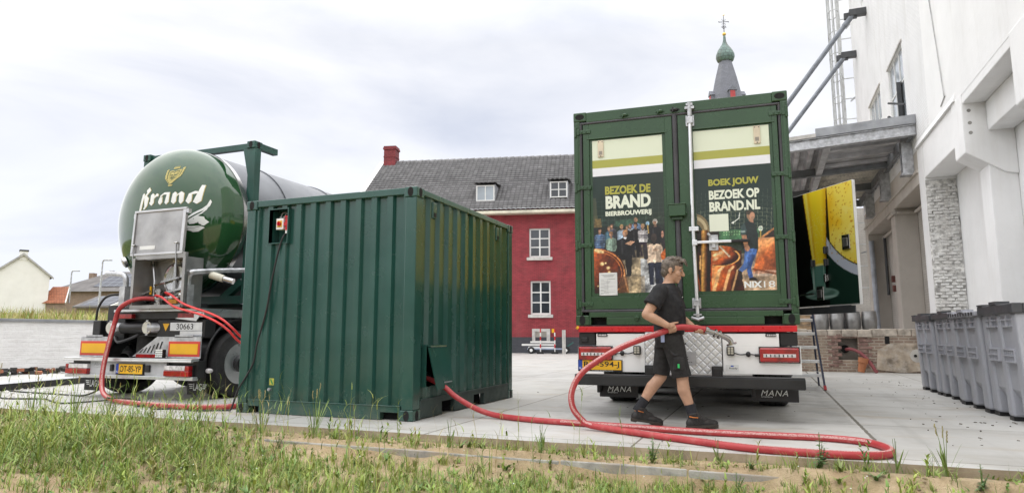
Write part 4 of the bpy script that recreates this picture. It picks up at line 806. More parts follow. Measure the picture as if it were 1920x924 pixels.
# sticker, bolt, lashing plates, flap
mb = MB(); mb.box(-1.972,-1.905,.026,.0285,.335,.415); st_ = mb.build('sticker', M['letterolive'], gc); mb = MB(); mb.prism([(-1.965,.405),(-1.945,.405),(-1.912,.345),(-1.932,.345)], .0245, .0258); mb.build('sticker_stripe', mat('sticker_green', (.02,.22,.06), .5), st_)
mb = MB(); mb.cyl((-1.955,.03,.285),(-1.955,-.0,.285),.020,n=8); mb.cyl((-1.955,.0,.285),(-1.955,-.012,.285),.012,n=8); mb.build('earth_bolt', M['galv'], gc, True)
for y0 in (.415, 2.37):
    mb = MB(); mb.box(-.075,-.012,y0,y0+.095,2.29,2.485); v_ = mb.build('vent_cover', M['green'], gc, bevel=.01); mb = MB(); mb.box(-.011,-.008,y0+.02,y0+.075,2.31,2.36); mb.build('vent_slot', M['darkvoid'], v_)
mb = MB(); a, b, c, d = flap
mb.box(-.06,-.005,a-.02,a,c-.0,d+.02); mb.box(-.06,-.005,b,b+.02,c,d+.02); mb.box(-.06,.012,a,b,d,d+.02); mb.build('flap_frame', M['green'], gc)
mb = MB(); mb.quad((-.07,a-.02,c-.02),(-.9,a-.02,c-.02),(-.9,a-.02,d+.05),(-.07,a-.02,d+.05)); mb.quad((-.9,a-.02,c-.1),(-.9,b+.4,c-.1),(-.9,b+.4,d+.1),(-.9,a-.02,d+.1)); mb.build('inner_lining', M['inner_board'], gc)
fe = Vector((.085, 0, -.475)); mb = MB(); h0 = Vector((.005, 0, d-.01))
for y0, y1 in ((a+.035, b+.055),): 
    p = [h0+Vector((0,y0-.02,0)), h0+Vector((0,y1-.06,0)), h0+fe+Vector((0,y1-.03,0)), h0+fe+Vector((0,y0+.05,0))]; nrm = Vector((.465,0,.13)).normalized()*.006
    mb.add([q-nrm for q in p]+[q+nrm for q in p], [(0,1,2,3),(7,6,5,4),(0,4,5,1),(1,5,6,2),(2,6,7,3),(3,7,4,0)])
fl = mb.build('hatch_flap', M['green'], gc); mb = MB(); mb.bar(h0+fe*.84+Vector((.02,.56,0)), h0+fe*.84+Vector((.02,.74,0)), .012, .012); mb.build('flap_handle', M['alu'], fl)
mb = MB(); mb.cyl((.008,a+.05,d),(.008,b-.05,d),.012,n=8); mb.build('flap_hinge', M['green'], fl)
mb = MB(); mb.cyl((-.35,.30,.42),(-.35,.95,.42),.06,n=14); mb.build('inner_pipe', M['alu'], gc, True)

# ============================================================= TANK CONTAINER ON THE TANKER TRAILER
TX, TZ, TR_, TY = -5.09, 2.72, 1.17, 1.34
tk = empty('tank_container', (TX, 1.6, 1.41), 0, 'glossy green beer tank with white lettering and gold crest in a steel frame', 'tank')
O = Vector((-TX, -1.6, -1.41))                                # world -> tank local
def dome_y(r): return TY - .50*math.sqrt(max(0, 1-(min(r, TR_)/TR_)**2.25))
mb = MB(); mb.M = Matrix.Translation(O) @ Matrix.Translation((TX, 0, TZ)) @ Matrix.Rotation(-PI/2, 4, 'X')
rs = [TR_*math.sin(PI/2*i/26) for i in range(27)]
mb.lathe([(max(r, 1e-3), dome_y(r)) for r in rs] + [(TR_, 1.55)], 96, caps=False); mb.build('tank_head', M['tankgreen'], tk, True)
mb = MB(); mb.M = Matrix.Translation(O) @ Matrix.Translation((TX, 0, TZ)) @ Matrix.Rotation(-PI/2, 4, 'X')
mb.lathe([(TR_+.012, 1.50),(TR_+.012, 1.58)], 72); mb.build('seam_ring', M['steel'], tk, True)
mb = MB(); mb.M = Matrix.Translation(O) @ Matrix.Translation((TX, 0, TZ)) @ Matrix.Rotation(-PI/2, 4, 'X')
pr_ = [(TR_-.005, 1.58)]
for yy in (2.6, 4.2, 5.8, 7.4): pr_ += [(TR_-.005, yy-.03),(TR_+.012,yy-.028),(TR_+.012,yy+.028),(TR_-.005,yy+.03)]
pr_ += [(TR_-.005, 8.4),(.9,8.75),(.01,8.9)]; mb.lathe(pr_, 72); mb.build('tank_shell', M['clad'], tk, True)
for xa, fx in ((-6.31, '-x'), (-4.035, '+x')):
    casting(tk, xa-TX, xa+.165-TX, 0, .178, 2.59-.118, 2.59, 'frame_teal', ['-y', fx]); s_ = 1 if xa < -5 else -1
    mb = MB(); xl = xa-TX+(.0 if s_ > 0 else .025); mb.box(xl+.0, xl+.14, .02, .15, .0, 2.472)
    mb.add([(xl+.07-s_*.07,.03,2.47),(xl+.07+s_*.19,.03,2.47),(xl+.07+s_*.07,.03,2.0),(xl+.07-s_*.07,.14,2.47),(xl+.07+s_*.19,.14,2.47),(xl+.07+s_*.07,.14,2.0)], [(0,1,2),(5,4,3),(0,3,4,1),(1,4,5,2),(2,5,3,0)]); mb.build('corner_post', M['frame_teal'], tk, bevel=.006)
    mb = MB(); mb.bar((xl+.07,.1,2.53),(xl+.07,.55,2.53),.10,.10); mb.build('rail_stub', M['frame_teal'], tk)
    mb = MB(); mb.bar((xl+.07+s_*.1,.09,.35),(xl+.07+s_*.55,.09,.04),.10,.10); mb.build('frame_brace', M['frame_teal'], tk)
mb = MB(); mb.box(-1.06, 1.06, .04, .13, 2.475, 2.565); mb.build('frame_top_rail', M['frame_teal'], tk); mb = MB(); mb.box(-1.1, 1.1, .03, .15, 0, .12); mb.build('frame_bottom_rail', M['frame_teal'], tk)
for xx in (-1.05, 1.05): mb = MB(); mb.box(xx-.06, xx+.06, .15, 7.3, .0, .12); mb.build('frame_side_rail', M['frame_teal'], tk)
for yy in (5.9,):
    for xx in (-1.16, 1.16): mb = MB(); mb.box(xx-.07, xx+.07, yy, yy+.15, 0, 2.59); mb.build('corner_post', M['frame_teal'], tk)
# dome lettering laid on the head
def on_dome(x, z, lift=.004): r = math.hypot(x-TX, z-TZ); return O + Vector((x, dome_y(r)-lift, z))
def dome_polys(polys, name, m, parent, lift=.004, xf=lambda a, b: (a, b)):
    bm = bmesh.new()
    for poly in polys:
        try: bm.faces.new([bm.verts.new((p[0], 0, p[1])) for p in poly])
        except ValueError: pass
    bmesh.ops.triangulate(bm, faces=bm.faces)
    for _ in range(2): bmesh.ops.subdivide_edges(bm, edges=[e for e in bm.edges if e.calc_length() > .03], cuts=1, use_grid_fill=False); bmesh.ops.triangulate(bm, faces=bm.faces)
    mb = MB(); vs = [on_dome(*xf(v.co.x, v.co.z), lift) for v in bm.verts]; bm.verts.index_update()
    mb.add(vs, [tuple(v.index for v in f.verts) for f in bm.faces]); bm.free(); return mb.build(name, m, parent)
# blackletter word in letter units: baseline 0, x-height 1, ascender 1.5
def stroke(x0, x1, z0, z1): return [(x0,z0),(x1,z0),(x1,z1),(x0,z1)]
LT = {
 'B': [[(.02,-.55),(.26,-.55),(.26,.98),(.12,1.12),(.02,.98)], [(.26,.80),(.46,1.10),(.36,1.36),(.58,1.62),(.84,1.30),(.66,1.06),(.48,.78),(.26,.62)], [(.30,.62),(.52,.84),(.82,.60),(.82,-.10),(.62,-.40),(.44,-.40),(.56,-.1),(.56,.46),(.44,.56)]],
 'r': [[(.0,.84),(.16,1.02),(.36,.88),(.36,.18),(.48,.10),(.31,-.12),(.12,.0),(.0,.16),(.12,.28),(.12,.76)], [(.36,.70),(.58,.98),(.78,.88),(.78,.66),(.62,.70),(.36,.46)]],
 'a': [[(.08,.72),(.40,1.0),(.90,1.0),(.90,.20),(1.02,.10),(.84,-.12),(.66,.06),(.66,.80),(.36,.80),(.08,.52)], [(.0,.14),(.06,.52),(.30,.62),(.30,.22),(.42,.12),(.26,-.12),(.10,.0)]],
 'n': [[(.0,.84),(.16,1.02),(.36,.88),(.36,.18),(.48,.10),(.31,-.12),(.04,.10),(.12,.24),(.12,.76)], [(.36,.70),(.70,1.02),(.98,.84),(.98,.18),(1.10,.10),(.92,-.14),(.74,.06),(.74,.70),(.58,.78),(.36,.52)]],
 'd': [[(.08,.78),(.48,1.02),(.70,1.00),(.70,.80),(.34,.72),(.32,.22),(.46,.10),(.28,-.14),(.0,.10),(.08,.24)], [(.72,.95),(.78,1.58),(1.02,1.58),(1.02,.22),(1.16,.10),(.90,-.16),(.58,.02),(.74,.18),(.74,.9)]],
}
word = []; xc = 0
for ch, adv in (('B',.98),('r',.92),('a',1.2),('n',1.28),('d',1.2)):
    word += [[(p[0]+xc+.13*p[1], p[1]) for p in poly] for poly in LT[ch]]; xc += adv
sx = 1.11/xc; sz = .172
wf_ = lambda a, b: (-5.36+a*sx, 2.905+b*sz)
mb_ = dome_polys([[wf_(*p) for p in q] for q in word], 'tank_lettering', M['letterwhite'], tk, .006)
dome_polys([[(wf_(*p)[0]+.009, wf_(*p)[1]-.002) for p in q] for q in word], 'lettering_shadow_line', M['gold'], tk, .003)
# gold crest
cxm, czm = -4.79, 3.335
def cf(a, b, s=.138): return (cxm+a*s+.06*b*s, czm+b*s)
shield = [(-.72,.62),(-.35,.72),(0,.62),(.35,.78),(.78,.86),(.72,.1),(.52,-.4),(0,-.92),(-.5,-.5),(-.70,.0)]
def ring(poly, k=.86): 
    c0 = (sum(p[0] for p in poly)/len(poly), sum(p[1] for p in poly)/len(poly)); q = [(c0[0]+(p[0]-c0[0])*k, c0[1]+(p[1]-c0[1])*k) for p in poly]; n_ = len(poly)
    return [[poly[i], poly[(i+1)%n_], q[(i+1)%n_], q[i]] for i in range(n_)]
G = ring(shield, .78) + ring([(p[0]*.70, p[1]*.70) for p in shield], .84)
G += [[(-.45,.42),(-.15,.50),(.0,.30),(.18,.52),(.5,.58),(.3,.2),(.12,.26),(.0,.1),(-.12,.24),(-.3,.16)], [(-.55,.06),(.58,.12),(.58,.07),(-.55,.01)], [(-.5,-.30),(.5,-.24),(.5,-.28),(-.5,-.34)], [(-.3,-.42),(.3,-.38),(.28,-.43),(-.28,-.48)], [(-.1,-.55),(.1,-.52),(0,-.72)]]
for i in range(5): G.append([(-.33+.15*i,.96),(-.24+.15*i,1.25+.02*i),(-.15+.15*i,.96)])
G.append([(-.32,.88),(.36,.98),(.36,1.03),(-.32,.93)])
for s_ in (-1, 1):
    for i in range(9):
        t = i/8; px = s_*(.98-.25*t*t-.55*max(0,t-.6)/.4); pz = .75-1.55*t+(.25 if s_ > 0 else 0); w_ = .20
        G.append([(px-w_*.9,pz-.02),(px-.02,pz-.15),(px+w_*.9,pz+.03),(px+.02,pz+.14)])
G.append([(-.35,-1.02),(.3,-.98),(.2,-1.14),(-.22,-1.18)])
cr_ = dome_polys([[cf(*p) for p in q] for q in G], 'gold_crest', M['gold'], tk, .005)
co, fs = text_mesh('WYLRE', 1.0, .24, .02); mb = MB(); mb.add([on_dome(*cf(-.5+p[0], -.22+p[1]+.05*p[0]), .006) for p in co], fs); mb.build('crest_text', M['gold'], cr_)
# white hop cone with curling stem
def hp(px, pz): return (-4.52+(px-740)/260*.40, 2.95-(pz-520)/335*.50)
hop = [[(745,780),(830,795),(930,790),(860,812),(780,808)], [(760,790),(800,812),(860,815),(930,795),(955,810),(900,850),(850,855),(815,835)], [(800,740),(850,715),(870,770),(815,775)], [(860,705),(905,690),(895,760),(850,770)], [(880,690),(950,700),(960,735),(930,780),(905,770),(925,735)], [(955,720),(992,752),(950,790),(925,785)], [(770,830),(830,825),(900,838),(860,852)]]
st1 = [(740,765),(760,735),(800,695),(860,655),(930,615),(975,570),(985,520),(1000,545),(990,590),(950,630),(880,668),(820,705),(775,745)]
st2 = [(775,765),(800,735),(850,700),(920,660),(965,615),(985,575),(970,625),(930,668),(870,705),(820,745)]
dome_polys([[hp(*p) for p in q] for q in hop+[st1, st2]], 'hop_emblem', M['letterwhite'], tk, .006)
# manifold cabinet with its lifted lid
cb = MB(); a, b, c, d = -5.06, -4.08, 1.32, 2.04; y0, y1 = .60, .93; t = .012
for q in ((a,a+t,y0,y1,c,d),(b-t,b,y0,y1,c,d),(a+t,b-t,y0,y1,c,c+t),(a+t,b-t,y1-t,y1,c+t,d),(a+t,b-t,y0+.16,y1-t,d-t,d)): cb.box(*[v_+o_ for v_, o_ in zip(q, (-TX,-TX,-1.6,-1.6,-1.41,-1.41))])
cb.box(a-.03-TX,a+.02-TX,y0-.02-1.6,y0+.02-1.6,c-1.41,d-1.41); cb.box(b-.02-TX,b+.03-TX,y0-.02-1.6,y0+.02-1.6,c-1.41,d-1.41); cb.box(a-TX,b-TX,y0-.04-1.6,y0-1.6,c-.02-1.41,c+.03-1.41); cb.box(a-TX,b-TX,y0-.0-1.6,y0+.05-1.6,d-.02-1.41,d+.06-1.41)
cab = cb.build('manifold_cabinet', M['steel_dull'], tk)
def tl(x, y, z): return Vector((x, y, z)) + O
mb = MB(); wv = 1.03; lean = .06; hgt = .69
def lidp(u, v, o): return tl(-5.17+u-.04*v/hgt, .64+lean*v/hgt-o, 2.08+v)
mb.add([lidp(0,0,0),lidp(wv,0,0),lidp(wv,hgt,0),lidp(0,hgt,0),lidp(0,0,.03),lidp(wv,0,.03),lidp(wv,hgt,.03),lidp(0,hgt,.03)], [(0,1,2,3),(4,7,6,5),(0,4,5,1),(1,5,6,2),(2,6,7,3),(3,7,4,0)])
lid = mb.build('cabinet_lid', M['steel_dull'], tk, bevel=.008)
mb = MB(); e = .035
for u0, u1, v0, v1 in ((0,wv,hgt-e,hgt),(0,wv,0,e),(0,e,e,hgt-e),(wv-e*1.6,wv,e,hgt-e)):
    mb.add([lidp(u0,v0,.03),lidp(u1,v0,.03),lidp(u1,v1,.03),lidp(u0,v1,.03),lidp(u0,v0,.05),lidp(u1,v0,.05),lidp(u1,v1,.05),lidp(u0,v1,.05)], [(0,1,2,3),(4,7,6,5),(0,4,5,1),(1,5,6,2),(2,6,7,3),(3,7,4,0)])
mb.build('lid_border', M['steel'], lid, bevel=.005)
mb = MB(); mb.add([lidp(.16,.09,.0325),lidp(.47,.09,.0325),lidp(.47,.145,.0325),lidp(.16,.145,.0325)], [(0,1,2,3)]); mb.build('lid_sticker', M['paper'], lid)
mb = MB(); mb.add([lidp(-.07,hgt-.10,.0),lidp(0,hgt-.10,.0),lidp(0,hgt-.03,.0),lidp(-.07,hgt-.03,.0)], [(0,1,2,3)]); mb.bar(lidp(wv,hgt-.06,.02), lidp(wv+.05,hgt-.06,.02), .05, .06); mb.build('lid_catch', M['steel'], lid)
for u in (.06, wv-.12):
    mb = MB(); mb.tube([lidp(u-.03,.16,.055), lidp(u+.03,.16,.055), lidp(u+.0,.16,.06), lidp(u+.02,-.34,.02)], .012, 6); mb.build('lid_strut', M['steel'], lid, True)
mb = MB(); mb.M = Matrix.Translation(tl(-4.53, .90, 1.74)) @ Matrix.Rotation(PI/2, 4, 'X'); mb.lathe([(.24,.0),(.24,.05),(.215,.06),(.20,.04),(.10,.03),(.01,.025)], 36); mb.M = None
mb.bar(tl(-4.53,.845,1.52), tl(-4.53,.845,1.97), .04, .02); mb.bar(tl(-4.78,.83,1.70), tl(-4.45,.83,1.76), .03, .03); mb.build('manway_lid', M['steel'], cab, True)
mb = MB(); mb.tube([tl(-5.03,.88,2.05), tl(-4.93,.85,1.72), tl(-4.92,.84,1.50)], .022, 8); mb.tube([tl(-4.92,.84,1.66), tl(-4.70,.84,1.70)], .016, 6); mb.build('sight_pipe', M['steel'], cab, True)
mb = MB(); mb.box(*[q for q in (-5.17-TX,-5.09-TX,.90-1.6,.92-1.6,1.70-1.41,1.84-1.41)]); mb.build('rating_plate', M['galv'], cab); mb = MB(); mb.box(-4.66-TX,-4.52-TX,.90-1.6,.918-1.6,2.0-1.41,2.035-1.41); mb.build('plate_label', M['paper'], cab)
mb = MB(); mb.box(-4.945-TX,-4.92-TX,.78-1.6,.8-1.6,1.52-1.41,1.64-1.41); mb.build('yellow_tag', M['yellow'], cab)
mb = MB()
mb.cyl(tl(-5.14,.78,1.45), tl(-4.86,.84,1.46), .040, n=14); mb.cyl(tl(-5.02,.80,1.45), tl(-4.98,.80,1.45), .065, n=14); mb.cyl(tl(-5.10,.79,1.45), tl(-5.07,.79,1.45), .06, n=14); mb.ell(tl(-4.84,.85,1.46), .075,.07,.075); mb.cyl(tl(-4.83,.85,1.33), tl(-4.83,.85,1.60), .05, n=14); mb.cyl(tl(-4.83,.85,1.55), tl(-4.83,.85,1.58), .07, n=14); mb.cyl(tl(-4.83,.85,1.36), tl(-4.83,.85,1.39), .07, n=14)
mb.cyl(tl(-4.84,.86,1.46), tl(-4.30,.90,1.47), .035, n=12); mb.ell(tl(-4.60,.87,1.46), .055,.055,.06); mb.ell(tl(-4.42,.88,1.50), .05,.05,.055); mb.ell(tl(-4.33,.88,1.52), .045,.045,.05); mb.cyl(tl(-4.60,.87,1.34), tl(-4.60,.87,1.53), .03, n=10)
mb.bar(tl(-4.66,.83,1.55), tl(-4.35,.83,1.60), .02,.03); mb.bar(tl(-5.05,.77,1.53), tl(-4.92,.77,1.57), .015,.025); mb.tube([tl(-4.66,.83,1.52), tl(-4.66,.83,1.60)], .01, 6); mb.build('valve_manifold', M['steel'], cab, True)
mb = MB(); mb.box(-4.58-TX,-4.42-TX,.80-1.6,.83-1.6,1.38-1.41,1.44-1.41); mb.build('orange_label', mat('label_orange', (.6,.25,.02), .5), cab)
mb = MB(); mb.bar(tl(-5.10,.74,1.40), tl(-5.06,.72,1.37), .02,.03); mb.build('blue_lever', M['blue'], cab)
g = MB(); gx_, gz_ = -5.80, 2.07; gp0 = on_dome(gx_, gz_, 0); nd = Vector((gx_-TX, -1.1, gz_-TZ)).normalized(); g.cyl(gp0, gp0+nd*.05, .085, n=22); g.cyl(gp0+nd*.05, gp0+nd*.06, .07, .06, n=22); gg = g.build('gauge', M['steel'], tk, True); g = MB(); g.cyl(gp0+nd*.061, gp0+nd*.063, .055, n=20); g.build('gauge_face', M['paper'], gg)
# tubular guard rails beside the cabinet
for pts, tail in (([(-6.24,1.15,1.93),(-6.02,.9,1.88),(-5.50,.72,1.835),(-5.38,.70,1.80),(-5.345,.70,1.70),(-5.345,.70,1.34)], -5.345), ([(-3.86,1.70,1.93),(-3.95,1.1,1.87),(-4.02,.72,1.82),(-4.06,.70,1.80),(-4.10,.70,1.72),(-4.10,.70,1.34)], -4.10)):
    mb = MB(); mb.tube(smooth_path([tl(*p) for p in pts], 5), .038, 12); gr_ = mb.build('guard_rail', M['galv'], tk, True); mb = MB(); q = tl(tail,.70,1.34); mb.box(q.x-.055,q.x+.055,q.y-.055,q.y+.055,q.z,q.z+.30); mb.build('rail_sleeve', M['galv'], gr_)
mb = MB(); mb.cyl(tl(-3.98,.98,1.80), tl(-3.80,1.05,1.74), .055, n=14); mb.cyl(tl(-3.80,1.05,1.74), tl(-3.66,1.10,1.70), .045, n=14, mi=1); mb.build('document_tube', [mat('tube_cream', (.62,.60,.50), .4), M['steel']], tk, True)

# ------------------------------------------------------------- trailer under the tank
tr = empty('tanker_trailer', (-5.06, .6, 0), 0, 'rear of the tanker trailer with yellow reflector boards and black wheels', 'trailer'); OT = Vector((5.06, -.6, 0))
def tb(mb, x0, x1, y0, y1, z0, z1, mi=0): return mb.box(x0+OT.x, x1+OT.x, y0+OT.y, y1+OT.y, z0, z1, mi)
def tq(x, y, z): return Vector((x, y, z)) + OT
mb = MB(); tb(mb,-6.36,-3.80,.56,.70,.560,.595); tb(mb,-6.36,-3.80,.555,.60,.545,.57); mb.build('bumper_top', M['alu'], tr, bevel=.006)
mb = MB(); tb(mb,-5.86,-4.33,.63,.66,.35,.56); bp_ = mb.build('bumper_plate', mat('bumper_grey', (.55,.56,.58), .45, .1), tr)
mb = MB(); tb(mb,-6.36,-3.80,.60,.70,.30,.348); mb.build('bumper_lower_rail', M['alu'], tr, bevel=.006)
mb = MB(); tb(mb,-6.30,-3.80,.68,.80,.33,.565); mb.build('bumper_core', M['blacksteel'], tr)
for x0, x1 in ((-6.33,-5.86), (-4.325,-3.855)):
    mb = MB(); tb(mb,x0,x1,.575,.67,.352,.432); tb(mb,(x0 if x0 < -5 else x1-.08),(x0+.06 if x0 < -5 else x1),.575,.67,.432,.50); tl_ = mb.build('tail_light', M['lens_red'], tr, bevel=.01); mb = MB(); tb(mb,(x0+.062 if x0 < -5 else x0),(x1 if x0 < -5 else x1-.082),.58,.67,.434,.50); mb.build('clear_lens', M['lens_clear'], tl_, bevel=.008)
    mb = MB(); tb(mb,x0-.01,x1+.01,.64,.69,.345,.51); mb.build('lamp_housing', M['black'], tl_)
mb = MB(); tb(mb,-5.29,-4.74,.60,.628,.355,.515); np_ = mb.build('number_plate', M['black'], tr, bevel=.006); mb = MB(); tb(mb,-5.275,-4.755,.596,.60,.372,.508); mb.build('plate_face', M['plateyellow'], np_); mb = MB(); tb(mb,-5.275,-5.225,.5945,.596,.372,.508); mb.build('plate_band', M['blue'], np_)
lettering(np_, [('OT-85-YP', -5.20+OT.x, .395, .42, .09, .012)], M['ink'], .5935+OT.y); lettering(np_, [('NL', -5.268+OT.x, .385, .035, .03, .01)], M['letterwhite'], .5935+OT.y)
lettering(tr, [('Abrex', -5.78+OT.x, .475, .19, .05, .0), ('Logistics', -5.78+OT.x, .445, .20, .014, .0)], M['inkgrey'], .6285+OT.y, 'bumper_lettering')
mb = MB(); tb(mb,-4.72,-4.63,.60,.64,.40,.50); tb(mb,-5.42,-5.36,.60,.64,.40,.50); mb.build('rubber_buffer', M['black'], tr, bevel=.01)
for x0, x1 in ((-6.20,-5.62), (-4.39,-3.80)):
    mb = MB(); tb(mb,x0-.01,x1+.01,.70,.712,.60,.90); tb(mb,x0+.1,x0+.45,.70,.712,.89,.925); bk = mb.build('reflector_board', M['galv'], tr); mb = MB(); tb(mb,x0,x1,.692,.70,.622,.835); mb.build('reflector_red', M['orange_red'], bk, bevel=.01); mb = MB(); tb(mb,x0+.035,x1-.035,.688,.692,.657,.80); mb.build('reflector_yellow', M['yellow'], bk)
mb = MB(); tb(mb,-6.17,-6.0,.84,1.1,.88,1.15); tb(mb,-6.03,-4.8,.92,1.08,.90,1.13); mb.build('rear_beam', M['black'], tr, bevel=.015)
mb = MB(); tb(mb,-4.76,-3.84,.80,1.0,.88,1.15); pb = mb.build('valve_box', M['black'], tr, bevel=.02); mb = MB(); tb(mb,-4.49,-3.88,.785,.80,.985,1.105); tb(mb,-4.3,-3.88,.79,.802,.90,.98); pbp = mb.build('number_panel', M['alu'], pb, bevel=.004)
lettering(pbp, [('30663', -4.365+OT.x, 1.005, .32, .082, .004)], M['ink'], .7835+OT.y)
mb = MB(); mb.add([tq(-4.65,.797,1.09),tq(-4.52,.797,1.09),tq(-4.585,.797,.98)], [(0,1,2)]); mb.build('warning_triangle', M['yellow'], pb)
for xx in (-5.63, -4.88):
    mb = MB(); mb.cyl(tq(xx,.72,1.03), tq(xx,.735,1.03), .092, n=24); dsc = mb.build('pale_cap', mat('cap_cream%d' % int(-xx*10), (.60,.59,.52), .5), tr, bevel=.004); mb = MB(); mb.box(xx+OT.x-.02,xx+OT.x+.02,.72+OT.y,.735+OT.y,1.11,1.14); mb.box(xx+OT.x-.02,xx+OT.x+.02,.72+OT.y,.735+OT.y,.92,.95); mb.build('cap_lug', M['galv'], dsc)
    mb = MB(); mb.cyl(tq(xx,.74,1.03), tq(xx+.2,.92,1.03), .075, n=16); mb.build('hose_tube', M['galv'], tr, True)
mb = MB(); mb.cyl(tq(-5.50,.84,1.03), tq(-5.0,.84,1.03), .085, n=18); mb.ell(tq(-5.0,.84,1.03), .05,.085,.085); mb.build('air_tank', M['black'], tr, True)
mb = MB(); mb.cyl(tq(-5.25,1.1,.58), tq(-5.25,1.1,.95), .17, n=22); mb.build('air_spring', M['rubber'], tr, True); mb = MB(); mb.cyl(tq(-4.75,1.35,.58), tq(-4.75,1.35,.95), .17, n=22); mb.build('air_spring', M['rubber'], tr, True)
mb = MB(); mb.add([tq(-5.20,.78,.61),tq(-4.48,.78,.61),tq(-4.48,.78,.90),tq(-4.72,.78,.90)], [(0,1,2,3)]); mb.add([tq(-4.48,.78,.61),tq(-4.48,1.2,.61),tq(-4.48,1.2,.9),tq(-4.48,.78,.90)], [(0,1,2,3)]); fan = mb.build('slotted_gusset', M['galv'], tr); mb = MB()
for i in range(6): x_ = -5.06+.075*i; mb.add([tq(x_,.776,.665),tq(x_+.022,.776,.665),tq(x_+.085,.776,.72+.022*i),tq(x_+.063,.776,.72+.022*i)], [(0,1,2,3)])
mb.build('gusset_slot', M['darkvoid'], fan)
mb = MB(); tb(mb,-4.98,-4.60,.66,.70,.605,.65); mb.build('red_reflector', M['lens_red'], tr)
mb = MB(); tb(mb,-4.58,-4.43,.64,.70,.60,.72); wl = mb.build('work_lamp', M['black'], tr, bevel=.012); mb = MB()
for i in range(4):
    for j in range(4): tb(mb,-4.567+.034*i,-4.540+.034*i,.634,.64,.612+.029*j,.634+.029*j)
mb.build('led_cells', M['letterwhite'], wl)
mb = MB(); tb(mb,-5.55,-3.85,.70,1.7,1.265,1.30); tb(mb,-3.95,-3.82,.75,3,1.18,1.26); mb.build('rear_deck', M['alu'], tr); mb = MB(); tb(mb,-5.5,-4.1,.8,1.2,1.16,1.265); mb.build('deck_underframe', M['blacksteel'], tr)
for a, b in ((-5.5,-5.22),(-4.30,-4.0)): mb = MB(); tb(mb,a,b,.735,.80,1.17,1.235); mb.build('marker_lamp', M['lens_red'], tr)
mb = MB(); mb.add([tq(-4.35,.74,1.16),tq(-3.95,.74,1.12),tq(-3.85,.74,1.24),tq(-4.0,.74,1.26)], [(0,1,2,3)]); mb.build('bracket_plate', M['alu'], tr)
for xx in (-5.55, -4.63): mb = MB(); tb(mb,xx-.06,xx+.06,.85,9.5,.82,1.28); mb.build('chassis_beam', M['blacksteel'], tr)
for yy in (.95, 2.2, 3.5, 6): mb = MB(); tb(mb,-6.0,-4.1,yy,yy+.12,1.1,1.38); mb.build('cross_member', M['blacksteel'], tr)
def wheel(parent, xo, y, r, w, side, off, rimm='alu'):   # side +1: outer face towards +x
    mb = MB(); c = Vector((xo, y, r)) + off; s = side
    mb.M = Matrix.Translation(c) @ Matrix.Rotation(s*PI/2, 4, 'Y') @ Matrix.Identity(4)
    k = r
    mb.lathe([(k*.60,w*.0+.02),(k*.72,-.008),(k*.90,.0),(k*.975,-.03),(k,-.07),(k,-w/2),(k,-w+.07),(k*.97,-w+.02),(k*.7,-w)], 44, caps=False); tw = mb.build('wheel', M['rubber'], parent, True)
    g = MB(); g.M = mb.M
    for zz in (-.10,-.17,-.24,-.31): g.lathe([(k+.0015,zz-.006),(k+.0015,zz+.006)], 44, caps=False)
    g.build('tread_groove', M['darkvoid'], tw)
    g = MB(); g.M = mb.M; g.lathe([(k*.61,.012),(k*.56,-.0),(k*.54,-.06),(k*.50,-.10),(k*.34,-.115),(k*.30,-.02),(.01,-.02)], 40); rm = g.build('rim', M[rimm], tw, True)
    g = MB(); g.M = mb.M; g.lathe([(k*.25,-.03),(k*.25,.05),(k*.20,.075),(k*.12,.08),(.01,.08)], 24); g.build('hub', M['blacksteel'], tw, True)
    g = MB(); g.M = mb.M
    for j in range(10): an = 2*PI*j/10; g.M = mb.M @ Matrix.Translation((k*.40*math.cos(an), k*.40*math.sin(an), -.105)); g.lathe([(.018,0),(.018,.04),(.008,.045)], 8)
    g.build('wheel_nuts', M['steel_dull'], rm); g = MB()
    for j in range(10): an = 2*PI*(j+.5)/10; g.M = mb.M @ Matrix.Translation((k*.44*math.cos(an), k*.44*math.sin(an), -.1065)); g.lathe([(.034,0),(.034,.004)], 12)
    g.build('rim_hole_pattern', M['darkvoid'], rm)
    return tw
for yy in (1.50, 2.83, 4.16):
    for xo, s_ in ((-3.86, 1), (-6.32, -1)):
        wheel(tr, xo, yy, .50, .385, s_, OT)
        mb = MB(); x0, x1 = (xo-.40, xo+.015) if s_ > 0 else (xo-.015, xo+.40); nA = 20; pts = [(yy-.645*math.cos(t), .50+.645*math.sin(t)) for t in np.linspace(-.25 if yy < 2 else .35, PI-.35, nA)]
        po = [(yy+(p[0]-yy)*1.03, .5+(p[1]-.5)*1.03) for p in pts]
        for i in range(nA-1): mb.add([(x0+OT.x,pts[i][0]+OT.y,pts[i][1]),(x1+OT.x,pts[i][0]+OT.y,pts[i][1]),(x1+OT.x,pts[i+1][0]+OT.y,pts[i+1][1]),(x0+OT.x,pts[i+1][0]+OT.y,pts[i+1][1]),(x0+OT.x,po[i][0]+OT.y,po[i][1]),(x1+OT.x,po[i][0]+OT.y,po[i][1]),(x1+OT.x,po[i+1][0]+OT.y,po[i+1][1]),(x0+OT.x,po[i+1][0]+OT.y,po[i+1][1])], [(0,3,2,1),(4,5,6,7),(0,1,5,4),(2,3,7,6),(1,2,6,5),(0,4,7,3)])
        xe = x1 if s_ > 0 else x0; mb.tube([(xe+OT.x, p[0]+OT.y, p[1]) for p in po], .02, 6); mb.build('mudguard', M['black'], tr)
    mb = MB(); mb.cyl(tq(-6.1,yy,.5), tq(-4.1,yy,.5), .07, n=12); mb.build('axle', M['blacksteel'], tr)
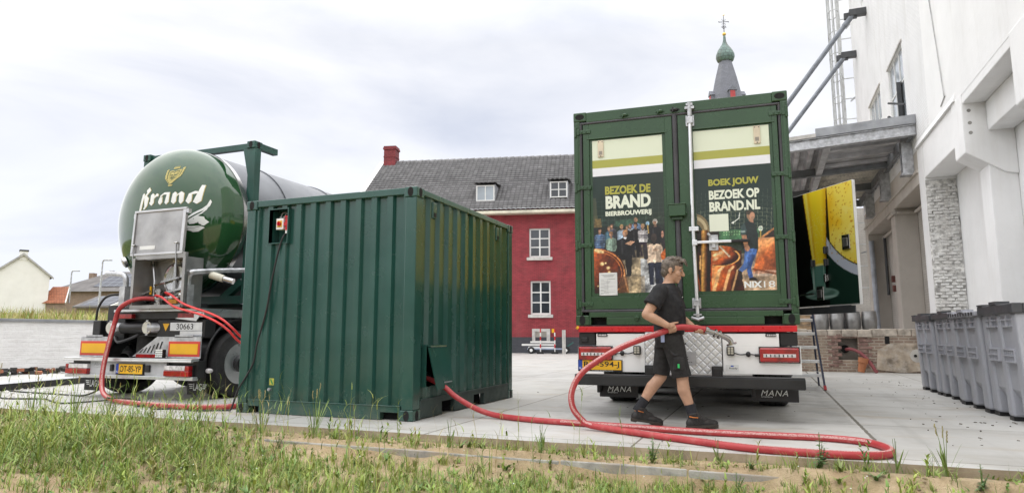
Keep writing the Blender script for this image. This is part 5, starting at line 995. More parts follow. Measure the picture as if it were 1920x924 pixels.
for x0, x1 in ((-6.40,-5.98), (-4.27,-3.93)):
    mb = MB(); tb(mb,x0,x1,.95,.965,.075,.30 if x0 < -5 else .85); mf = mb.build('mud_flap', M['black'], tr, bevel=.006)
    lettering(mf, [('LAG', x0+.125+OT.x, .135, .16, .10, .015)], M['letterwhite'], .948+OT.y); q = MB()
    for k in range(3): tb(q,x0+.035+.012*k,x0+.11,.946,.9485,.215-.026*k,.227-.026*k); tb(q,x0+.30,x0+.375-.012*k,.946,.9485,.215-.026*k,.227-.026*k)
    q.build('flap_bars', M['letterwhite'], mf)
mb = MB(); mb.ell(tq(-3.82,.9,.42), .05,.06,.035); mb.build('side_marker', M['lens_clear'], tr, True)
mb = MB(); mb.tube(smooth_path([tq(-6.05,.8,1.15),tq(-6.02,.8,1.35),tq(-5.9,.85,1.52),tq(-5.6,.95,1.55)],5), .018, 6); mb.tube(smooth_path([tq(-5.55,.75,.9),tq(-5.4,.7,.82),tq(-5.2,.8,.9),tq(-5.1,.9,1.0)],5), .022, 6); mb.build('air_line', M['black'], tr, True)

# ============================================================= DELIVERY CONTAINER WITH PRINTED DOORS ON ITS TRAILER
BY = .0425; OBX, OBY = 3.9305, 1.3112; BW, BL, BZ0, BZ1 = 2.438, 6.06, 1.042, 3.633
bc = empty('door_container', (OBX, OBY, 0), BY, 'green container with printed double doors showing a brewery, on the right hand trailer', 'container')
# painted prints: a fine grid of points coloured like the print
class Print:
    def __init__(s, X, Y, U, Vv): s.X, s.Y, s.U, s.V = X, Y, U, Vv; s.c = np.zeros(X.shape+(3,))
    def put(s, m, col, a=1.0):
        m = np.asarray(m, float)*a; s.c = s.c*(1-m[..., None]) + np.asarray(col, float)/255*m[..., None]
    def ell(s, x, y, rx, ry, col, a=1.0, rot=0, soft=.12):
        dx, dy = s.X-x, s.Y-y; c, t = math.cos(rot), math.sin(rot); d = np.hypot((dx*c+dy*t)/rx, (-dx*t+dy*c)/ry); s.put(np.clip((1-d)/soft+.5, 0, 1), col, a)
    def poly(s, pts, col, a=1.0):
        ins = np.zeros(s.X.shape, bool); n_ = len(pts)
        for i in range(n_):
            (x0, y0), (x1, y1) = pts[i], pts[(i+1) % n_]
            if y0 == y1: continue
            ins ^= ((y0 > s.Y) != (y1 > s.Y)) & (s.X < (x1-x0)*(s.Y-y0)/(y1-y0)+x0)
        s.put(ins, col, a)
    def line(s, x0, y0, x1, y1, w, col, a=1.0):
        dx, dy = x1-x0, y1-y0; t = np.clip(((s.X-x0)*dx+(s.Y-y0)*dy)/(dx*dx+dy*dy), 0, 1); d = np.hypot(s.X-x0-t*dx, s.Y-y0-t*dy); s.put(np.clip((w-d)/(w*.4)+.5, 0, 1), col, a)
    def person(s, x, y, h, top, legs, hair=(45,35,30), skin=(198,150,120), w=1.0, lean=0):   # head centre x,y and head height h
        bw_ = h*1.15*w
        s.poly([(x-bw_*.75,y+h*3.6),(x-bw_*.55,y+h*3.6),(x-bw_*.1+lean,y+h*7),(x-bw_*.6+lean,y+h*7)], legs); s.poly([(x+bw_*.75,y+h*3.6),(x-bw_*.1,y+h*3.6),(x+bw_*.1+lean,y+h*7),(x+bw_*.6+lean,y+h*7)], legs)
        s.poly([(x-bw_*.75,y+h*3.5),(x+bw_*.75,y+h*3.5),(x+bw_*.7,y+h*4.4),(x-bw_*.7,y+h*4.4)], legs)
        s.poly([(x-bw_*.9,y+h*1.15),(x-bw_*.35,y+h*.75),(x+bw_*.35,y+h*.75),(x+bw_*.9,y+h*1.15),(x+bw_*.8,y+h*3.7),(x-bw_*.8,y+h*3.7)], top)
        s.poly([(x-bw_*.95,y+h*1.2),(x-bw_*.65,y+h*1.1),(x-bw_*.7,y+h*3.2),(x-bw_*1.0,y+h*3.2)], [c*.8 for c in top]); s.poly([(x+bw_*.95,y+h*1.2),(x+bw_*.65,y+h*1.1),(x+bw_*.7,y+h*3.2),(x+bw_*1.0,y+h*3.2)], [c*.8 for c in top])
        s.poly([(x-h*.2,y+h*.35),(x+h*.2,y+h*.35),(x+h*.24,y+h*.95),(x-h*.24,y+h*.95)], [c*.62 for c in skin]); o_ = h*.07*(1 if int(x*7) % 2 else -1); s.ell(x, y-h*.06, h*.43, h*.56, hair); s.ell(x+o_, y+h*.10, h*.31, h*.42, [c*.80 for c in skin]); s.ell(x+o_*2.4, y+h*.06, h*.17, h*.30, [min(255,c*1.02) for c in skin], .8, 0, .6); s.ell(x+o_, y-h*.02, h*.24, h*.06, [c*.45 for c in skin], .7); s.ell(x+o_*1.5, y+h*.27, h*.11, h*.04, [c*.5 for c in skin], .7); s.ell(x, y-h*.36, h*.36, h*.20, hair)
        s.put((np.abs(s.X-x-bw_*.45) < bw_*.28) & (s.Y > y+h*1.1) & (s.Y < y+h*3.6), (0,0,0), .28); s.put((np.abs(s.X-x+bw_*.38) < bw_*.12) & (s.Y > y+h*1.2) & (s.Y < y+h*3.4), (255,245,230), .10)
    def mottle(s, mask, sc, amt, seed=0): s.c = np.clip(s.c*(1+amt*np.asarray(mask, float)[..., None]*vnoise(s.X*sc+seed*7, s.Y*sc+seed*3, 1.0, 4)[..., None]), 0, 1)
    def copper(s, mask, cx, cy, sx_, sy_, seed):
        nx, ny = (s.X-cx)/sx_, (s.Y-cy)/sy_; w = vnoise(nx*1.7+seed, ny*1.3, 1.6, 4); sh = np.clip(.5-.45*nx-.35*ny+.42*w, 0, 1); r_ = np.array([46,14,6]), np.array([190,86,32]), np.array([255,190,120])
        c = np.where(sh[..., None] < .6, r_[0]+(r_[1]-r_[0])*(sh/.6)[..., None], r_[1]+(r_[2]-r_[1])*((sh-.6)/.4)[..., None]); m = np.asarray(mask, float)[..., None]; s.c = s.c*(1-m)+c/255*m
def in_ell(P, x, y, rx, ry): return ((P.X-x)/rx)**2+((P.Y-y)/ry)**2 < 1
def tolin(c): return np.where(c <= .04045, c/12.92, ((c+.055)/1.055)**2.4)
M['print'] = attr_mat('printed_vinyl', .38, coat=.15)
def bands(P):
    P.put(P.V < .1335, (222,230,208)); P.put((P.V >= .1335) & (P.V < .187), (168,168,74)); P.put((P.V >= .187) & (P.V < .2385), (232,234,240))
def left_print(P):
    dark = np.stack([18+22*P.U, 44+8*P.U, 36+6*P.U], -1)/255; P.c[:] = dark
    for k in range(11): P.put((np.abs(P.X-(90+k*62)) < 2.2) & (P.Y > -120) & (P.Y < 140), (92,100,90), .5)
    for k in range(6): P.put((np.abs(P.Y-(-110+k*48)) < 2.0) & (P.X > 100), (92,100,90), .45)
    P.poly([(65,-150),(95,-150),(112,120),(65,150)], (110,100,70), .6); P.poly([(85,60),(140,60),(150,150),(70,150)], (120,96,60), .8)
    P.poly([(280,90),(520,80),(540,190),(300,200)], (52,82,66), .9); P.poly([(65,150),(760,150),(760,330),(65,330)], (20,22,22), .55)
    fl = (P.Y > 330) & (P.X > 300); P.put(fl, (150,135,110)); P.put((P.Y > 480) & (P.X > 520), (168,176,186), .75); P.mottle(fl, .035, .55, 2); P.put(fl & (P.Y < 470), (40,36,32), .55); P.put((P.Y > 650) & (P.X > 380) & (P.X < 560), (190,165,125), .4)
    P.put((P.Y > 330) & (P.Y < 440) & (P.X < 330), (30,24,20))
    for a in ((485,95,42,(120,150,190),(30,35,50),(150,120,95)), (250,140,38,(70,70,80),(25,25,30),(70,55,45)), (345,155,40,(150,170,190),(40,40,50),(195,160,110)), (430,150,38,(170,180,190),(30,30,40),(90,60,40)), (220,165,38,(60,100,120),(30,30,40),(120,95,70)), (482,145,46,(18,18,22),(14,14,18),(30,22,20)), (670,125,52,(16,17,22),(16,16,20),(190,185,180)), (125,180,48,(60,90,130),(40,45,60),(35,28,24))): P.person(a[0],a[1],a[2],a[3],a[4],a[5])
    P.put((np.abs((P.Y % 22)-11) < 3) & (P.X > 80) & (P.X < 180) & (P.Y > 225) & (P.Y < 345), (200,210,220), .45)
    P.person(240,225,46,(135,160,145),(35,32,30),(140,100,65)); P.person(400,165,36,(20,20,24),(18,18,22),(110,90,70)); P.person(550,160,42,(225,222,222),(40,28,40),(175,140,100)); P.put((np.abs((P.Y % 15)-7) < 3.2) & (P.X > 505) & (P.X < 603) & (P.Y > 195) & (P.Y < 290), (50,45,60), .85)
    P.person(378,222,60,(20,22,28),(16,17,22),(165,120,80), w=1.25); P.poly([(375,325),(430,300),(470,310),(430,345)], (200,155,125)); P.poly([(355,260),(378,285),(400,262)], (225,228,235)); P.ell(372,640,60,14,(20,18,18),.7)
    P.person(655,290,64,(222,196,172),(28,32,48),(50,38,34),(60,45,38), w=1.15); P.ell(655,268,26,30,(48,38,34)); P.line(570,370,575,470,20,(40,36,40)); P.line(735,320,760,400,18,(36,32,36)); P.ell(736,250,12,34,(205,150,125)); P.ell(665,400,22,12,(120,90,70),.8); P.poly([(600,520),(650,520),(640,740),(608,740)], (34,40,58)); P.poly([(665,520),(722,520),(730,740),(700,740)], (34,40,58)); P.poly([(615,395),(700,395),(705,505),(600,505)], (228,204,180), .3)
    P.ell(598,135,18,20,(150,185,210)); P.line(598,150,606,230,5,(180,150,80))
    kt = (in_ell(P, 90, 620, 285, 255)) & (P.Y > 345); P.copper(kt, 60, 560, 260, 260, 1.0)
    for rr, cc in ((1.0,(60,22,10)),(.955,(235,160,90)),(.91,(90,38,16)),(.86,(200,120,60))):
        e_ = np.hypot((P.X-90)/(285*rr), (P.Y-620)/(255*rr)); P.put((np.abs(e_-1) < .016) & (P.Y > 380) & (P.X > 60), cc, .85)
    for x, y, r_ in ((145,518,20),(120,390,24),(205,560,18),(215,605,16),(90,380,18),(150,400,16),(100,738,8),(180,512,10)): P.ell(x,y,r_,r_*.85,(255,225,160),.95,0,.8)
    P.poly([(330,660),(375,620),(405,800),(300,810)], (110,70,40)); P.line(360,640,395,800,8,(205,150,95)); P.put((P.Y > 650) & (P.X > 295) & (P.X < 400), (70,40,24), .35); P.poly([(715,440),(765,380),(765,490),(720,500)], (190,96,40))
    P.put((np.clip((P.V-.2385)/.26, 0, 1) < 1) & (P.V < .50), (17,38,33), .25); P.mottle((P.Y > 60), .05, .22, 3); P.mottle((P.Y > 60), .16, .20, 6); bands(P)
def right_print(P):
    P.c[:] = np.array([24,46,40])/255
    for k in range(20): P.put((np.abs(P.X-(110+k*41)+.02*(P.Y-100)) < 1.8) & (P.Y > -110) & (P.Y < 260), (170,170,140), .55*1)
    for k in range(9): P.put((np.abs(P.Y-(-60+k*36)-.00025*(P.X-470)**2) < 1.7) & (P.Y < 270), (170,170,140), .40)
    P.put(P.Y < 60, (20,42,36), .55*1); P.poly([(100,240),(330,240),(330,440),(100,440)], (38,28,22)); P.poly([(330,255),(560,245),(690,250),(700,330),(330,350)], (66,110,74)); 
    for i in range(9):
        for j in range(2): P.ell(375+24*i,268+24*j,7,6,(150,190,140),.9)
    P.poly([(330,345),(720,330),(720,470),(330,480)], (46,58,46)); fl = (P.Y > 465) & (P.X > 470); P.put(fl, (150,138,124)); P.put(fl & (P.Y > 590), (176,150,122)); P.mottle(fl, .03, .35, 1)
    P.put((np.hypot((P.X-95)/140, (P.Y-250)/165) < 1) & (P.X > 118) & (np.hypot((P.X-95)/80, (P.Y-275)/95) > 1) & (P.Y < 262), (128,112,78)); P.put((np.abs(np.hypot((P.X-95)/112, (P.Y-260)/135)-1) < .12) & (P.X > 118) & (P.Y < 262), (215,200,160), .7)
    P.poly([(118,440),(540,440),(545,805),(118,805)], (60,24,12)); body = (P.X > 150) & (P.Y > 470) & (P.X < 470+.30*(P.Y-540)+30*np.sin((P.Y-540)/120)); P.copper(body, 380, 640, 190, 250, 4.0)
    for x, w_ in ((330,16),(425,14),(500,9)): P.line(x-40,800,x+6,620,w_,(255,205,140),.75); P.line(x+6,620,x+40,585,w_*.8,(255,225,170),.7)
    lidm = in_ell(P, 345, 480, 175, 88) & (P.Y < 565); P.copper(lidm, 330, 470, 170, 90, 8.0); e_ = np.hypot((P.X-345)/175, (P.Y-495)/80); P.put((np.abs(e_-1) < .05) & (P.Y > 440), (225,160,90)); P.put((np.abs(e_-.93) < .03) & (P.Y > 440), (40,18,8)); P.line(340,395,430,490,9,(190,160,120)); P.line(335,395,425,490,4,(240,225,200))
    for x, y in ((300,470),(345,455),(300,510)): P.ell(x,y,26,14,(255,220,170),.8,-.4,.8)
    pipe = (P.X > 162) & (P.X < 222) & (P.Y > 240); g_ = np.clip(1-np.abs((P.X-182)/34), 0, 1); P.put(pipe, (70,34,14)); P.put(pipe, (240,180,90), g_*.95); P.poly([(222,330),(258,330),(262,805),(222,805)], (22,12,8)); P.poly([(258,500),(268,500),(272,805),(258,805)], (190,80,30)); P.poly([(118,600),(162,600),(170,805),(118,805)], (34,12,6)); P.line(130,640,160,790,7,(180,80,40))
    kt = (P.X > 640+.0*P.Y) & (P.Y > 335) & (P.Y < 655) & (P.X > 690-.18*np.clip(P.Y-430,0,200)*1.2); P.copper(kt, 790, 480, 170, 190, 12.0); P.put(kt, (214,130,80), .35); P.put((np.abs(P.Y-(335+.0*P.X)) < 6) & (P.X > 690), (240,170,120)); P.ell(770,650,150,26,(225,205,190),.55); P.poly([(640,600),(860,650),(860,672),(640,615)], (120,60,30), .8); P.poly([(690,338),(830,245),(835,262),(735,332)], (190,130,80)); P.poly([(735,332),(835,262),(840,335)], (46,28,20))
    P.ell(710,248,22,24,(206,210,196)); P.ell(710,248,15,16,(130,150,140),.7); P.line(710,270,712,330,5,(190,160,80)); P.poly([(560,470),(620,430),(690,560),(650,570)], (40,60,110), .0)
    nv = (58,92,150)
    P.poly([(560,400),(680,400),(676,470),(640,560),(575,520)], nv); P.poly([(570,430),(650,430),(600,600),(540,640),(515,612),(560,560)], (74,108,168)); P.poly([(600,480),(670,480),(640,560),(628,610),(650,690),(615,705),(590,620)], (50,82,142)); P.poly([(505,610),(545,632),(555,700),(535,700),(515,655)], (24,20,20)); P.poly([(612,690),(655,680),(685,700),(690,715),(615,712)], (26,22,22)); P.mottle((P.Y > 420) & (P.X > 510) & (P.X < 690), .05, .25, 5)
    P.poly([(545,215),(580,180),(640,172),(668,230),(690,300),(682,430),(545,425),(535,400)], (28,40,40)); P.poly([(530,225),(560,190),(585,260),(575,300),(530,300)], (54,74,74)); P.poly([(530,262),(570,262),(570,278),(530,278)], (150,165,160), .7); P.poly([(536,300),(580,300),(600,390),(610,430),(590,450),(570,430)], (176,128,98)); P.ell(592,425,22,26,(186,134,104))
    P.ell(618,125,36,42,(150,118,92)); P.ell(612,100,36,20,(66,56,44)); P.ell(632,132,24,36,(196,146,116)); P.poly([(600,160),(640,165),(645,195),(615,185)], (176,130,104)); P.put(in_ell(P,640,150,20,14), (120,100,84), .4)
    P.line(517,100,512,145,3.5,(235,240,232)); P.line(512,145,460,183,3.5,(235,240,232)); P.poly([(437,185),(466,170),(466,196)], (235,240,232))
    P.mottle((P.Y > 230), .045, .20, 3); P.mottle((P.Y > 230), .15, .16, 6); P.put((P.V >= .2385) & (P.V < .36), (18,42,36), .6); bands(P)
def print_panel(name, a0, a1, z0, z1, y, painter, fx, fy, step, parent):
    nu, nv_ = int((a1-a0)/step), int((z1-z0)/step); U, V_ = np.meshgrid(np.linspace(0,1,nu), np.linspace(0,1,nv_)); P = Print(fx(U,V_), fy(U,V_), U, V_); painter(P)
    v = np.stack([a0+U*(a1-a0), np.full_like(U, y), z1-V_*(z1-z0)], -1).reshape(-1,3); i = np.arange(nu-1)[None,:]+(np.arange(nv_-1)*nu)[:,None]; f = np.stack([i+nu, i+nu+1, i+1, i], -1).reshape(-1,4)
    return fmesh(name, v, f, M['print'], tolin(np.clip(P.c,0,1)).reshape(-1,3), parent=parent)
yL = lambda U, V_: (V_-.505)/.495*770+40
yR = lambda U, V_: (V_-.517)/.483*725+75
# shell
mb = MB(); mb.box(-BW+.01,-.01,.12,BL,BZ0+.16,BZ1-.02); mb.build('inner_shell', M['black'], bc)
mb = MB(); corrugate(mb, corr_profile(.18, BL-.18, .278, .036, .26, .25), BZ0+.16, BZ1-.10, lambda u, d, z: (-.008-d, u, z)); mb.build('side_wall', M['green2'], bc)
mb = MB(); mb.box(-BW,-BW+.02,.18,BL-.18,BZ0+.16,3.02); sw_ = mb.build('side_wall', M['green2'], bc)
mb = MB(); mb.box(-BW-.003,-BW+.017,.18,BL-.18,3.27,3.53); mb.box(-BW-.003,-BW+.017,.18,BL-.18,3.12,3.27,0); mb.box(-BW-.003,-BW+.017,.18,BL-.18,3.02,3.12,0); mb.box(-BW-.005,-BW,.35,4.2,1.75,3.02,1); mb.build('side_print', [mat('print_cream', srgb(222,230,208), .4), mat('print_yellow', srgb(228,196,60), .4)], sw_)
for a0, a1 in ((-BW+.0,-BW+.06),(-.06,-.0)):
    mb = MB(); mb.box(a0,a1,.18,BL-.18,BZ1-.11,BZ1-.004); mb.build('top_rail', M['green2'], bc); mb = MB(); mb.box(a0,a1,.18,BL-.18,BZ0+.01,BZ0+.16); mb.build('bottom_rail', M['green2'], bc)
mb = MB(); mb.box(-BW+.05,-.05,.1,BL-.02,BZ1-.05,BZ1-.02); mb.build('roof', M['green2'], bc); mb = MB(); mb.box(-BW,0,BL-.03,BL,BZ0,BZ1); mb.build('front_wall', M['green2'], bc)
for a0, a1, fx in ((-BW-.004,-BW+.158,'-x'),(-.158,.004,'+x')):
    for z0, z1 in ((BZ0-.004,BZ0+.114),(BZ1-.114,BZ1+.004)): casting(bc, a0, a1, -.004, .178, z0, z1, 'green2', ['-yh' if z0 > 2 else '-y', fx])
for a0, a1 in ((-BW,-BW+.075),(-.075,0)):
    mb = MB(); mb.box(a0,a1,0,.15,BZ0+.114,BZ1-.114); mb.box(a0+.02,a1-.02,-.008,.0,BZ0+.13,BZ1-.13); mb.build('corner_post', M['green2'], bc, bevel=.006)
mb = MB(); mb.box(-BW+.158,-.158,.0,.12,3.505,BZ1-.004); mb.build('header', M['green2'], bc, bevel=.006)
mb = MB(); mb.box(-BW+.158,-.158,.0,.12,BZ0+.088,BZ0+.150); mb.box(-2.075,-.35,.0,.12,BZ0+.0,BZ0+.088); mb.box(-BW+.158,-2.26,.0,.12,BZ0,BZ0+.088); mb.box(-.17,-.158,.0,.12,BZ0,BZ0+.088); mb.build('sill', M['green2'], bc, bevel=.006)
mb = MB(); mb.box(-2.28,-.16,.10,.13,BZ0,BZ0+.09); mb.build('pocket_back', M['darkvoid'], bc)
mb = MB(); mb.cyl((-2.36,.012,3.492),(-.08,.012,3.492),.017,n=10); mb.cyl((-2.37,.012,1.205),(-.07,.012,1.205),.017,n=10); mb.cyl((-1.228,.012,1.21),(-1.228,.012,3.49),.03,n=10); mb.cyl((-2.352,.014,1.2),(-2.352,.014,3.49),.017,n=10); mb.cyl((-.088,.014,1.2),(-.088,.014,3.49),.017,n=10); mb.build('door_seal', M['seal'], bc, True)
def door(a0, a1, p0, p1, label, painter, fx, fy, hx, hs):
    z0, z1 = 1.225, 3.475; mb = MB(); f0, f1, g0, g1 = p0-.035, p1+.035, 1.37, 3.285
    mb.box(a0,f0,.004,.06,z0,z1); mb.box(f1,a1,.004,.06,z0,z1); mb.box(f0,f1,.004,.06,z0,g0); mb.box(f0,f1,.004,.06,g1,z1); mb.box(f0,f1,.024,.055,g0,g1)
    mb.box(f0-.03,f1+.03,-.002,.004,g1+.0,g1+.012); dr = mb.build('door', M['green2'], bc, bevel=.005)
    pn = print_panel('door_print', p0, p1, 1.412, 3.267, .0205, painter, fx, fy, .0055, dr)
    for zz in (3.386, 2.690, 1.985, 1.285):
        h = MB(); w_ = .105*hs; xa, xb = sorted((hx-w_*.8, hx+w_)); h.box(xa,xb,-.010,.004,zz-.024,zz+.024); h.box(min(hx-w_*.9,hx-w_*.3),max(hx-w_*.9,hx-w_*.3),-.020,.0,zz-.036,zz+.036); h.cyl((hx-w_*.75,-.016,zz-.06),(hx-w_*.75,-.016,zz+.06),.017,n=10)
        for q in (.0,.5): h.cyl((hx+w_*q,-.018,zz),(hx+w_*q,-.01,zz),.012,n=8)
        h.build('hinge', M['green2'], dr, bevel=.004)
    return dr, pn
dL, pL = door(-2.325, -1.262, -2.215, -1.380, None, left_print, lambda U, V_: 65+U*695, yL, -2.335, 1)
dR, pR = door(-1.195, -.115, -1.028, -.206, None, right_print, lambda U, V_: 105+(yR(U,V_)-100)*.06+U*715, yR, -.093, -1)
fy = .0185
lettering(dL, [('BEZOEK DE', -2.067, 2.588, .538, .103, .045)], M['letterolive'], fy, 'door_lettering'); lettering(dL, [('BRAND', -2.063, 2.415, .534, .158, .05), ('BIERBROUWERIJ', -2.067, 2.312, .542, .074, .045)], M['lettercream'], fy, 'door_lettering')
lettering(dR, [('BOEK JOUW', -.877, 2.585, .540, .100, .045)], M['letterolive'], fy, 'door_lettering'); lettering(dR, [('BEZOEK OP', -.876, 2.447, .540, .108, .045), ('BRAND.NL', -.876, 2.308, .540, .115, .048)], M['lettercream'], fy, 'door_lettering')
lettering(dR, [('NIX', -.540, 1.440, .185, .072, .045)], M['letterwhite'], fy, 'door_lettering')
co, fs = text_mesh('18', .135, .070, .0); mb = MB(); mb.add([(-.338+p[0]*.85, fy, 1.441+p[1]) for p in co], fs); mb.build('door_lettering', M['letterwhite'], dR)
mb = MB(); mb.box(-.882,-.676,.0175,.0195,2.083,2.278); mb.build('blank_card', M['lettercream'], dR, bevel=.002)
mb = MB(); mb.box(-2.155,-1.942,.010,.0195,1.385,1.652); pl = mb.build('data_plate', M['paper'], dL, bevel=.002); mb = MB(); rr_ = random.Random(2)
for k in range(3): mb.box(-2.13+.015*k,-1.965-.012*k,.0085,.0095,1.628-.012*k,1.632-.012*k)
for k in range(15):
    x_ = -2.14 + (.0 if k % 3 else .1)*rr_.random(); mb.box(x_, x_+rr_.uniform(.03,.15 if x_ < -2.1 else .08), .0085, .0095, 1.575-.0125*k, 1.578-.0125*k)
for k in range(4): mb.box(-2.135,-1.96,.0088,.0095,1.58-.045*k,1.581-.045*k)
mb.box(-2.055,-2.053,.0088,.0095,1.42,1.58); mb.build('plate_print', M['inkgrey'], pl)
mb = MB()
for x_ in (-2.145,-1.952):
    for z_ in (1.395,1.642): mb.cyl((x_,.006,z_),(x_,.010,z_),.006,n=8)
mb.build('plate_rivets', M['alu'], pl)
for x0, z0, dd in ((-2.146,3.055,dL),(-.368,3.055,dR)):
    mb = MB(); mb.box(x0,x0+.072,.006,.0205,z0,z0+.21); vt = mb.build('door_vent', mat('vent_cream', (.66,.58,.44), .5), dd, bevel=.006); mb = MB(); mb.box(x0+.016,x0+.056,.0045,.0065,z0+.03,z0+.075); mb.build('vent_mesh', mat('vent_mesh_grey', (.30,.27,.23), .6), vt); mb = MB()
    for q in (.015,.057): mb.cyl((x0+q,.003,z0+.19),(x0+q,.007,z0+.19),.006,n=8)
    mb.cyl((x0+.036,.003,z0+.012),(x0+.036,.007,z0+.012),.007,n=8); mb.build('vent_screw', M['darkgrey'], vt)
mb = MB(); mb.box(-1.318,-1.135,-.085,-.01,2.268,2.405); mb.box(-1.325,-1.128,-.095,-.0,2.398,2.412); mb.box(-1.14,-1.12,-.05,-.03,2.29,2.33); mb.box(-1.29,-1.17,-.04,-.01,2.23,2.268); mb.build('lock_box', M['green2'], bc, bevel=.008)
mb = MB(); mb.cyl((-1.052,-.030,3.54),(-1.062,-.030,2.2),.021,n=14); mb.cyl((-1.062,-.030,2.2),(-1.045,-.030,1.13),.021,n=14); rod = mb.build('locking_rod', M['alu'], dR, True)
mb = MB(); mb.box(-1.10,-1.005,-.014,.004,3.325,3.455); mb.box(-1.085,-1.02,-.055,-.014,3.35,3.43); mb.build('rod_guide', M['galv'], rod, bevel=.004); mb = MB(); mb.box(-1.10,-1.005,-.014,.004,1.22,1.336); mb.box(-1.085,-1.015,-.055,-.014,1.245,1.315); mb.build('rod_guide', M['galv'], rod, bevel=.004)
mb = MB(); mb.box(-1.105,-1.0,-.05,-.0,3.525,3.555); mb.box(-1.09,-1.015,-.055,-.0,3.565,3.59); mb.cyl((-1.052,-.03,3.44),(-1.052,-.03,3.60),.028,n=12); mb.build('rod_cam', M['galv'], rod, True); mb = MB(); mb.box(-1.10,-.985,-.055,-.0,1.10,1.125); mb.box(-1.09,-1.0,-.06,-.01,1.14,1.16); mb.tube([(-1.11,-.04,1.12),(-1.04,-.055,1.095),(-.98,-.04,1.12)],.018,8); mb.build('rod_cam', M['galv'], rod, True)
for z_ in (2.115,): mb = MB(); mb.box(-1.105,-1.0,-.05,.004,z_-.025,z_+.025); mb.build('rod_clip', M['alu'], rod, bevel=.004)
mb = MB(); mb.box(-.895,-.795,-.006,.018,1.865,2.04); mb.cyl((-.88,-.02,2.03),(-.905,-.02,2.06),.016,n=8); mb.box(-.865,-.825,-.045,-.006,1.89,2.0); hp_ = mb.build('handle_plate', M['galv'], dR, bevel=.004); mb = MB(); mb.box(-1.06,-.655,-.06,-.042,1.942,1.972); mb.box(-1.075,-1.02,-.07,-.01,1.925,1.985); mb.build('handle', M['alu'], hp_, bevel=.004); mb = MB(); mb.box(-.655,-.460,-.062,-.040,1.938,1.974); mb.build('handle_grip', M['black'], hp_, bevel=.008)
for x_ in (-1.81,-1.392,-1.22):
    mb = MB(); mb.ell((x_,-.005,3.545),.045,.03,.022); mb.box(x_-.055,x_+.055,-.006,.0,3.535,3.555); mb.box(x_-.03,x_-.015,-.03,.0,3.52,3.575); mb.build('header_lug', M['green2'] if x_ < -1.3 else M['black'], bc, True)
mb = MB(); mb.box(-1.75,-1.69,-.03,.0,1.115,1.135); mb.box(-1.74,-1.70,-.02,.0,1.09,1.15); mb.build('sill_lug', M['green2'], bc, bevel=.004)
# open side door with a printed beer glass
SD0, SD1 = Vector((3.75, 5.643, 0)), Vector((4.811, 4.157, 0)); sdv = (SD1-SD0).normalized()
W2B = (Matrix.Translation((OBX,OBY,0)) @ Matrix.Rotation(BY,4,'Z')).inverted(); sdl = W2B @ SD0; sda = math.atan2(sdv.y, sdv.x) - BY
side = bpy.data.objects.new('side_door', MB().box(0,1.885,.001,.05,1.36,3.162).mesh('side_door', M['frame_white'])); COL.objects.link(side); side.parent = bc; side.location = sdl; side.rotation_euler = (0,0,sda)
def beer(P):
    x, z = P.X, P.Y; P.c[:] = np.array([7,8,7])/255
    ce = (2.27, 2.90); ri = np.hypot((x-ce[0])/1.05, z-ce[1]); 
    P.put((x > 1.29) & (z < 2.4), (24,52,42)); P.put(x > 1.84, (24,52,42))
    P.put((ri < 1.19) & (x > 1.27), (198,204,218)); P.put((ri < 1.050) & (x > 1.27), (16,30,18)); inner = (ri < 1.032) & (x > 1.36); P.put(inner, (255,230,96)); w = vnoise(x*5, z*4, 1.4, 4)
    P.put(inner, (250,192,24), np.clip((w-.20)*1.2+np.clip((1.62-np.abs(x-1.75)*2.2-.9),0,1)*.3,0,1)*.8); P.put(inner & (w < -.35), (255,236,120), .8)
    rs_ = np.random.default_rng(4)
    for _ in range(120): bx, bz, r_ = rs_.uniform(1.38,1.87), rs_.uniform(1.95,3.15), rs_.uniform(.004,.014); P.ell(bx,bz,r_,r_,(200,130,10),.7,0,.5)
    P.put((np.abs(x-1.369) < .006) & (z > 2.2), (120,80,10))
    t = (z-2.0)/1.15; gl, gr_ = .962-.145*t, 1.268+.097*t; liq = (z > 1.985) & (x > gl) & (x < gr_); q = (x-gl)/(gr_-gl); P.put(liq, (255,222,44)); P.put(liq, (255,240,120), np.exp(-((q-.14)/.07)**2)*.8); P.put(liq, (226,166,14), np.exp(-((q-.24)/.05)**2)*.55); P.put(liq, (252,224,40), np.exp(-((q-.5)/.15)**2)*.8); P.put(liq, (200,130,6), np.clip((q-.78)*4,0,1)*.6); P.put(liq & ((q < .03) | (q > .97)), (120,70,6))
    for _ in range(160): bz = rs_.uniform(2.0,2.9); bx = rs_.uniform(.99-.1*(bz-2),1.27+.06*(bz-2)); P.ell(bx,bz,.006,.007,(255,245,170),.6,0,.5)
    P.ell(1.11,1.985,.15,.03,(250,240,190),.7,0,.6); st = (z <= 1.985) & (z > 1.62) & (np.abs(x-1.08) < .115+.045*np.abs((z-1.62)/.37)**2+.02); P.put(st, (92,140,126)); P.put(st & (np.abs(x-.965) < .02), (190,215,205), .8); P.put(st & (np.abs(x-1.2) < .014), (170,200,190), .7); P.put(st & (np.abs(x-1.08) < .05), (110,150,138), .5)
    P.ell(1.12,1.545,.37,.09,(130,166,154),.95,0,.1); P.ell(1.12,1.557,.30,.055,(78,114,102),.9,0,.2); P.ell(1.12,1.60,.20,.05,(150,180,170),.6,0,.5); P.ell(1.25,1.50,.2,.016,(200,222,214),.6,0,.6); P.ell(.9,1.535,.1,.016,(190,215,205),.6,0,.6)
print_panel('door_print', .004, 1.88, 1.372, 3.155, -.0015, beer, lambda U, V_: .004+U*1.876, lambda U, V_: 3.155-V_*1.783, .010, side)
